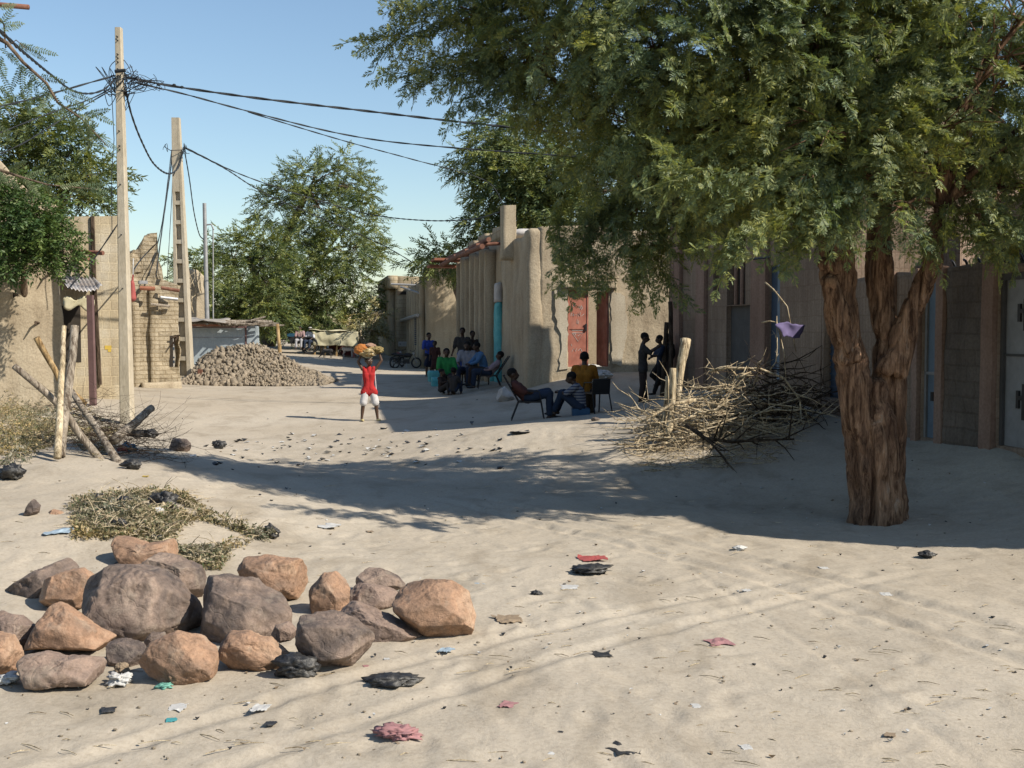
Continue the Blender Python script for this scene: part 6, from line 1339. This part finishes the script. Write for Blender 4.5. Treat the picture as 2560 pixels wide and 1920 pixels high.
# ================= CHAIRS
def chair(label, loc, rz, mat_=BLACK, seat=.42, back=.92, w=.46, rec=.22, group='chairs in the shade', slats=True, name='chair'):
    r = empty(name, loc, rz, label, 'chair', group); m = w/2
    for s in (-1, 1):
        MB().tube([(s*m,-.24,seat),(s*m*1.05,-.30,0)], .014, 6).build('leg', mat_, r); MB().tube([(s*m,.20,seat),(s*m*1.05,.34,0)], .014, 6).build('leg', mat_, r)
        MB().tube([(s*m,-.24,seat),(s*m,-.20,seat+.2),(s*m,.22,seat+.22)], .013, 6).build('armrest', mat_, r)
    MB().box(-m, m, -.24, .22, seat-.015, seat+.015).build('seat', mat_, r)
    b = MB(); b.tube([(-m,.20,seat),(-m,.20+rec,back),(m,.20+rec,back),(m,.20,seat)], .014, 6)
    for i in range(7): f = .12+i*.125; b.box(-m, m, .20+rec*f-.006, .20+rec*f+.006, seat+(back-seat)*f-.02, seat+(back-seat)*f+.03)
    b.build('backrest', mat_, r); return r
Yq = 21.9
def sitp(px, Y, zadd=0): x = xat(px, Y); return Vector((x, Y, H(x, Y)+zadd))
pc = sitp(1322, Yq); chair('dark metal chair with a reclining person, nearest the corner of the mud house', pc, math.radians(90), rec=.30, back=.88, seat=.36)
figure('person slouched low in the dark metal chair with legs stretched out', pc+Vector((-.02,0,.0)), math.radians(90), 1.68, J(SIT, pelvis=(0,0,.255), waist=(0,.06,.30), chest=(0,.12,.37), neck=(0,.165,.445), head=(0,.17,.53), shL=(-.1,.15,.43), shR=(.1,.15,.43), elL=(-.14,.03,.33), elR=(.14,.03,.33), wrL=(-.07,-.08,.31), wrR=(.07,-.09,.33), kneeL=(-.07,-.25,.31), kneeR=(.08,-.24,.33), ankL=(-.07,-.25,.05), ankR=(.08,-.30,.05), toeL=(-.07,-.34,.02), toeR=(.08,-.39,.02)), SK1, fab('maroon_shirt', (.10,.04,.035)), NAVY, BLACK, vox=.011, legfrac=.95, group='people seated in the near shade')
pc = sitp(1452, 21.8)
STRIPE, nt, bb_ = newmat('striped_cloth'); w_t = nd(nt, 'ShaderNodeTexWave'); w_t.bands_direction = 'Z'; w_t.inputs['Scale'].default_value = 5.5; w_t.inputs['Distortion'].default_value = 1; nt.links.new(coords(nt), w_t.inputs['Vector']); nt.links.new(ramp(nt, w_t.outputs[0], [(.4,(.05,.06,.11)),(.6,(.26,.27,.30))]), bb_.inputs['Base Color']); bb_.inputs['Roughness'].default_value = .9
figure('person in blue-grey striped shirt sitting low, knees up, beside the orange shirt', pc, math.radians(-100), 1.62, J(SIT, pelvis=(0,0,.10), waist=(0,-.0,.18), chest=(0,-.03,.28), neck=(0,-.07,.375), head=(0,-.12,.45), hipL=(-.05,0,.10), hipR=(.05,0,.10), kneeL=(-.08,-.21,.27), kneeR=(.07,-.22,.27), ankL=(-.08,-.30,.045), ankR=(.07,-.32,.045), toeL=(-.08,-.39,.02), toeR=(.07,-.41,.02), shL=(-.1,-.05,.36), shR=(.1,-.05,.36), elL=(-.13,-.16,.27), elR=(.13,-.16,.27), wrL=(-.06,-.26,.28), wrR=(.05,-.27,.28)), SK1, STRIPE, NAVY, BLACK, tilt=.25, vox=.011, legfrac=.95, group='people seated in the near shade')
MB().box(-.17, .17, -.17, .17, 0, .14).build('low_stool', simple('blue_stool', (.05,.12,.22), .6)).location = pc+Vector((.0,0,-.0)); o = bpy.data.objects['low_stool']; tag(o, 'low blue stool under the person in the striped shirt', 'stool')
pc = sitp(1461, 22.6)
figure('person in mustard orange shirt seated with back to the camera', pc, math.radians(172), 1.70, J(SIT, head=(0,-.02,.665)), SK1, fab('mustard_shirt', (.36,.15,.02)), DK2, BLACK, vox=.010, legfrac=.95, sleeve=.5, group='people seated in the near shade')
MB().box(-.2, .2, -.2, .2, 0, .40).build('bench_block', STICKD).location = pc+Vector((.0,0,0)); tag(bpy.data.objects['bench_block'], 'dark wooden block the person in orange sits on', 'stool')
chair('empty dark chair to the right of the person in orange', sitp(1492, 22.2), math.radians(200), rec=.05, back=.68, seat=.40, w=.36)
# people around the turquoise pilaster
GRP = 'people gathered in the shade by the turquoise pilaster'
Yg = 31.0
p = sitp(1116, 30.4); figure('person in bright green shirt seated in the shaded group', p, math.radians(10), hgt_(868, p)/.735, SIT, SK1, fab('green_shirt', (.035,.25,.07)), DK2, BLACK, vox=.014, legfrac=.95, group=GRP, fingers=False)
p = sitp(1168, 31.6); figure('person in pale grey shirt seated in the middle of the shaded group', p, math.radians(-12), hgt_(851, p)/.735, SIT, SK1, fab('pale_grey_shirt', (.30,.30,.34)), NAVY, BLACK, vox=.014, legfrac=.95, group=GRP, fingers=False, tilt=.2)
p = sitp(1208, 31.3); figure('person in sky blue shirt leaning left in the shaded group', p, math.radians(-70), hgt_(856, p)/.72, J(SIT, chest=(0,-.04,.46), neck=(0,-.08,.56), head=(0,-.12,.65), shL=(-.1,-.06,.54), shR=(.1,-.06,.54), elL=(-.13,-.15,.40), elR=(.13,-.15,.40), wrL=(-.06,-.26,.36), wrR=(.06,-.26,.36)), SK1, fab('sky_blue_shirt', (.10,.22,.42)), DK2, BLACK, vox=.014, legfrac=.95, sleeve=.9, group=GRP, fingers=False, tilt=.2)
p = sitp(1222, 30.0); figure('person in pale pink shirt reclining in a chair beside the turquoise pilaster', p, math.radians(-85), 1.62, J(SIT, pelvis=(0,0,.24), waist=(0,.05,.30), chest=(0,.11,.37), neck=(0,.165,.45), head=(0,.18,.54), shL=(-.1,.15,.43), shR=(.1,.15,.43), elL=(-.14,.03,.33), elR=(.14,.03,.33), wrL=(-.08,-.1,.30), wrR=(.08,-.1,.30)), SK1, fab('pale_pink_shirt', (.33,.25,.28)), NAVY, BLACK, vox=.014, legfrac=.95, sleeve=.9, group=GRP, fingers=False)
chair('dark chair holding the reclining person in pale pink', p, math.radians(-85), rec=.34, back=.86, seat=.34)
for k, (px, Y, sh_, lbl) in enumerate([(1116,30.4,0,'green'),(1168,31.6,0,'pale grey'),(1208,31.3,0,'sky blue')]):
    q = sitp(px, Y); r_ = empty('stool', q, 0, 'small dark stool under the person in the %s shirt' % lbl, 'stool', 'stools in the shaded group'); MB().box(-.17,.17,-.17,.17,.34,.39).build('seat', STICKD, r_)
    for a in (-1, 1):
        for b in (-1, 1): MB().tube([(a*.14,b*.14,.34),(a*.15,b*.15,0)], .014, 5).build('leg', STICKD, r_)
p = sitp(1133, 29.4); figure('small child in dark clothes squatting before the person in green', p, math.radians(160), 1.15, J(SIT, pelvis=(0,0,.14), waist=(0,0,.22), chest=(0,-.01,.33), neck=(0,-.02,.44), head=(0,-.03,.55), hipL=(-.05,0,.13), hipR=(.05,0,.13), shL=(-.1,0,.42), shR=(.1,0,.42), elL=(-.13,-.08,.3), elR=(.13,-.08,.3)), SK1, DK1, NAVY, None, 1.2, vox=.012, legfrac=.9, group=GRP, fingers=False)
p = sitp(1103, 29.8); figure('dark clothed child seated at the left end of the shaded group', p, math.radians(60), 1.1, J(SIT, pelvis=(0,0,.14), waist=(0,0,.22), chest=(0,-.01,.33), neck=(0,-.02,.44), head=(0,-.03,.55), hipL=(-.05,0,.13), hipR=(.05,0,.13), shL=(-.1,0,.42), shR=(.1,0,.42), elL=(-.13,-.08,.3), elR=(.13,-.08,.3)), SK1, DK2, DK1, None, 1.2, vox=.012, legfrac=.9, group=GRP, fingers=False)
p = P0(1156, 33.6); figure('dark slim person in blue skirt standing against the buttressed wall', p, math.radians(-10), hgt_(819, p), dict(elL=(-.15,-.02,.64), wrL=(-.19,-.02,.52), elR=(.17,-.02,.66), wrR=(.22,-.04,.64)), SK1, DK1, fab('blue_skirt', (.04,.07,.25)), None, vox=.013, skirt=True, group=GRP, fingers=False)
p = P0(1181, 33.9); figure('dark slim person standing with hand on hip beside the blue skirt', p, math.radians(20), hgt_(827, p), dict(elL=(-.17,-.02,.66), wrL=(-.20,-.03,.66), elR=(.15,0,.64), wrR=(.09,-.03,.56)), SK1, DK2, DK1, None, vox=.013, legfrac=.95, group=GRP, fingers=False)
p = P0(1072, 40); figure('girl in royal blue top and dark skirt standing at the street edge', p, math.radians(25), hgt_(832, p), dict(elL=(-.15,-.03,.65), wrL=(-.10,-.10,.62), elR=(.13,-.03,.65), wrR=(.07,-.10,.66)), SK2, fab('royal_blue_top', (.05,.09,.42)), fab('dark_skirt', (.02,.025,.05)), None, 1.05, vox=.013, skirt=True, sleeve=.6, group='pair at the street edge', fingers=False)
p = P0(1087, 39.6); figure('smaller child in dark reddish dress beside the girl in royal blue', p, math.radians(-10), hgt_(853, p), None, SK1, fab('dark_red_dress', (.08,.035,.03)), fab('dark_red_skirt', (.07,.03,.028)), None, 1.15, vox=.012, skirt=True, group='pair at the street edge', fingers=False)
# ================= MOTORBIKES
def torus(mb, c, R, r, n=24, m=8):
    base = len(mb.v)
    for i in range(n):
        a = 2*math.pi*i/n
        for j in range(m): b = 2*math.pi*j/m; q = R+r*math.cos(b); mb.v.append((c[0]+q*math.cos(a), c[1]+r*math.sin(b), c[2]+q*math.sin(a)))
    for i in range(n):
        for j in range(m): mb.f.append((base+i*m+j, base+((i+1)%n)*m+j, base+((i+1)%n)*m+(j+1)%m, base+i*m+(j+1)%m))
def motorbike(label, loc, rz, col):
    r = empty('motorbike', loc, rz, label, 'motorbike', 'motorbikes parked by the farther house')
    for x in (-.62, .62):
        m = MB(); torus(m, (x, 0, .30), .26, .045); w = m.build('wheel', BLACK, r, True); s = MB()
        for k in range(8): a = k*math.pi/4; s.tube([(x,0,.30),(x+.24*math.cos(a),0,.30+.24*math.sin(a))], .006, 4)
        s.build('spokes', METAL_G, w)
    MB().tube([(.62,.05,.30),(.42,.05,.86)], .02, 6).tube([(.62,-.05,.30),(.42,-.05,.86)], .02, 6).build('fork', METAL_G, r)
    MB().tube([(.40,-.34,.98),(.42,-.1,.92),(.42,.1,.92),(.40,.34,.98)], .016, 6).tube([(.42,-.3,.98),(.46,-.36,1.12)], .01, 5).build('handlebar', BLACK, r)
    MB().ell((.47,0,.80), (.08,.08,.09)).build('headlight', METAL_G, r, True); MB().ell((.14,0,.72), (.24,.12,.12)).build('fuel_tank', col, r, True); MB().ell((-.32,0,.74), (.38,.12,.07)).build('seat', BLACK, r, True)
    MB().tube([(.42,0,.80),(.1,0,.35),(-.3,0,.35),(-.62,0,.30)], .03, 6).tube([(.35,0,.7),(-.3,0,.62),(-.62,0,.55)], .025, 6).box(-.1,.2,-.1,.1,.26,.5).build('frame', BLACK, r); MB().tube([(.1,.12,.25),(-.3,.14,.25),(-.75,.14,.32)], .035, 6).build('exhaust', METAL_G, r)
    MB().tube([(0,-.1,.3),(-.05,-.25,0)], .015, 5).build('kickstand', METAL_G, r); r.scale = (.82, .82, .82); return r
q = gp(1014, 921); motorbike('black motorbike parked in front of the sunlit strip with the white plate', q, math.radians(25), BLACK)
q = gp(990, 919); motorbike('darker motorbike parked in the shade left of the other motorbike', q+Vector((0,.5,0)), math.radians(70), MAROON)
# ================= AWNING, CART, GOATS at the end of the street
qa = gp(805, 884); Ya = 55.5; kx = Ya/F
def ax(px): return xat(px, Ya)-xat(780, Ya)
zA = H(xat(838, Ya), Ya); za = lambda py: zat(py, Ya)-zA
aw = empty('awning', (xat(780, Ya), Ya, zA), 0, 'yellowish burlap awning hung on crooked poles at the end of the street', 'awning')
for (a, t, b_) in [(785,826,880),(811,836,892),(841,833,880),(893,838,878),(786,840,884)]: MB().tube([(ax(a),-.1,za(b_)-.25),(ax(a)+.06,-.12,za((t+b_)/2)),(ax(a)-.03,-.08,za(t))], [.05,.045,.035], 6).build('pole', STICKO, aw)
cloth('burlap_sheet', [(ax(781),-.2,za(828)),(ax(894),-.2,za(829)),(ax(893),-.25,za(862)),(ax(785),-.25,za(864))], 60, 14, CANVAS, aw, .10, .02, 6, 1.5)
cloth('roof_sheet', [(ax(779),-.2,za(826)),(ax(884),-.2,za(827)),(ax(884),2.4,za(829)),(ax(784),2.4,za(830))], 30, 14, CANVAS, aw, .14, .02, 7, 1.2)
cloth('side_flap', [(ax(885),-.1,za(838)),(ax(898),-.3,za(838)),(ax(899),-.3,za(874)),(ax(884),-.1,za(872))], 8, 14, CANVAS, aw, .08, .02, 8, 1.5)
MB().box(ax(810), ax(884), 1.4, 2.3, -.3, za(856)).build('maroon_stall', MAROON, aw); MB().box(ax(876), ax(885), .2, .24, -.2, za(858)).build('pink_panel', simple('pink_panel', (.5,.2,.22), .7), aw)
MB().box(ax(797), ax(801), .2, .8, -.3, za(862)).tube([(ax(801),.2,za(862)),(ax(808),.1,-.2)], .07, 6).build('bench', STICKG, aw)
qc = gp(762, 884); ct = empty('donkey_cart', qc, math.radians(8), 'small dark two-wheeled cart with blue box left of the burlap awning', 'cart')
for s in (-1, 1):
    m = MB(); 
    m2 = MB(); torus(m2, (.25, 0, .42), .40, .05, 20, 6); o = m2.build('wheel', BLACK, ct, True); o.location = (0, s*.62, 0); sp = MB()
    for k in range(8): a = k*math.pi/4; sp.tube([(.25,0,.42),(.25+.38*math.cos(a),0,.42+.38*math.sin(a))], .012, 4)
    sp.build('spokes', BLACK, o)
MB().box(-.8, .8, -.55, .55, .5, .62).build('bed', BLACK, ct); MB().box(-.8, .8, -.56, -.52, .62, .85).build('side_rail', BLACK, ct); MB().tube([(.8,-.3,.55),(1.9,-.25,.45)], .03, 6).tube([(.8,.3,.55),(1.9,.25,.45)], .03, 6).build('shaft', STICKG, ct)
o = MB().box(-.75, -.35, -.5, .1, 0, .38).build('blue_box', simple('blue_box', (.04,.13,.22), .6)); o.location = qc+Vector((-.02,-.05,.63)); tag(o, 'small blue box riding on the dark cart', 'box')
figure('distant person in pinkish shirt and pale trousers sitting on the cart edge', qc+Vector((-.15,-.45,.25)), 0, 1.55, SIT, SK2, fab('pinkish_shirt', (.42,.28,.28)), fab('pale_trousers', (.45,.45,.48)), None, vox=.02, legfrac=.95, group='people on the far cart', fingers=False)
figure('distant person in white shirt and white cap sitting on the cart', qc+Vector((.35,-.4,.2)), math.radians(-15), 1.55, SIT, SK1, fab('white_shirt', (.68,.70,.76)), NAVY, None, vox=.02, legfrac=.95, cap=PLW, group='people on the far cart', fingers=False)
def goat(label, loc, rz, mat_, s=1.0, graze=True, lying=False):
    r = empty('goat', loc, rz, label, 'goat', 'goats near the awning'); m = MB(); z = .42 if not lying else .16
    m.cone((-.24,0,z+.02), (0,0,z), .11, .12); m.cone((0,0,z), (.22,0,z+.03), .12, .105); hd = (.45,0,.16) if graze and not lying else (.42,0,z+.28)
    m.cone((.24,0,z+.06), Vector(hd), .075, .045); d = Vector((.12,0,-.09)) if graze else Vector((.13,0,-.04)); m.cone(Vector(hd), Vector(hd)+d, .045, .025)
    m.cone((-.32,0,z+.08), (-.38,0,z+.12), .02, .012, 6)
    for sx, sy in ((-1,-1),(-1,1),(1,-1),(1,1)):
        x = sx*.22; y = sy*.07
        if lying: m.cone((x,y,.1), (x+.1,y*1.5,.04), .04, .025, 8)
        elif sx < 0: m.cone((x,y,z), (x+.04,y,z-.14), .06, .035, 8); m.cone((x+.04,y,z-.14), (x-.03,y,z-.26), .03, .02, 8); m.cone((x-.03,y,z-.26), (x,y,.02), .02, .018, 8)
        else: m.cone((x,y,z-.02), (x,y,.2), .045, .024, 8); m.cone((x,y,.2), (x+.01,y,.02), .022, .018, 8)
    for sy in (-1, 1): m.cone(Vector(hd)+Vector((-.01,sy*.04,.03)), Vector(hd)+Vector((-.03,sy*.11,.0)), .015, .008, 6)
    me = remesh(m.mesh(), .014, 2); link('body', me, mat_, r, True); h = MB()
    for sy in (-1, 1): h.tube([Vector(hd)+Vector((-.01,sy*.02,.04)), Vector(hd)+Vector((-.05,sy*.03,.1)), Vector(hd)+Vector((-.1,sy*.035,.11))], [.012,.009,.003], 5)
    h.build('horns', STICKG, r); r.scale = (s, s, s); return r
goat('white goat grazing in front of the burlap awning', gp(870, 893), math.radians(-12), simple('white_fur', (.62,.58,.56), .9), .95)
goat('dark grey goat grazing left of the white goat', gp(819, 895), math.radians(160), simple('grey_fur', (.10,.09,.085), .9), .8)
goat('grey goat resting behind the other grey one', gp(838, 888), math.radians(10), simple('pale_grey_fur', (.17,.16,.15), .9), .9, False, True)

# ================= real-world reflectances: every surface colour above is keyed a little high, bring all down alike
for m in bpy.data.materials:
    if not m.use_nodes: continue
    nt = m.node_tree
    for n in list(nt.nodes):
        k = {'BSDF_PRINCIPLED': 'Base Color', 'BSDF_TRANSLUCENT': 'Color'}.get(n.type)
        if k and n.inputs[k].is_linked:
            kk = .88 if ('leaf' in m.name or m.name in ('cut_greenery', 'dry_stick')) else .66; src = n.inputs[k].links[0].from_socket; nt.links.new(mix(nt, 1.0, src, (kk, kk, kk), 'MULTIPLY'), n.inputs[k])
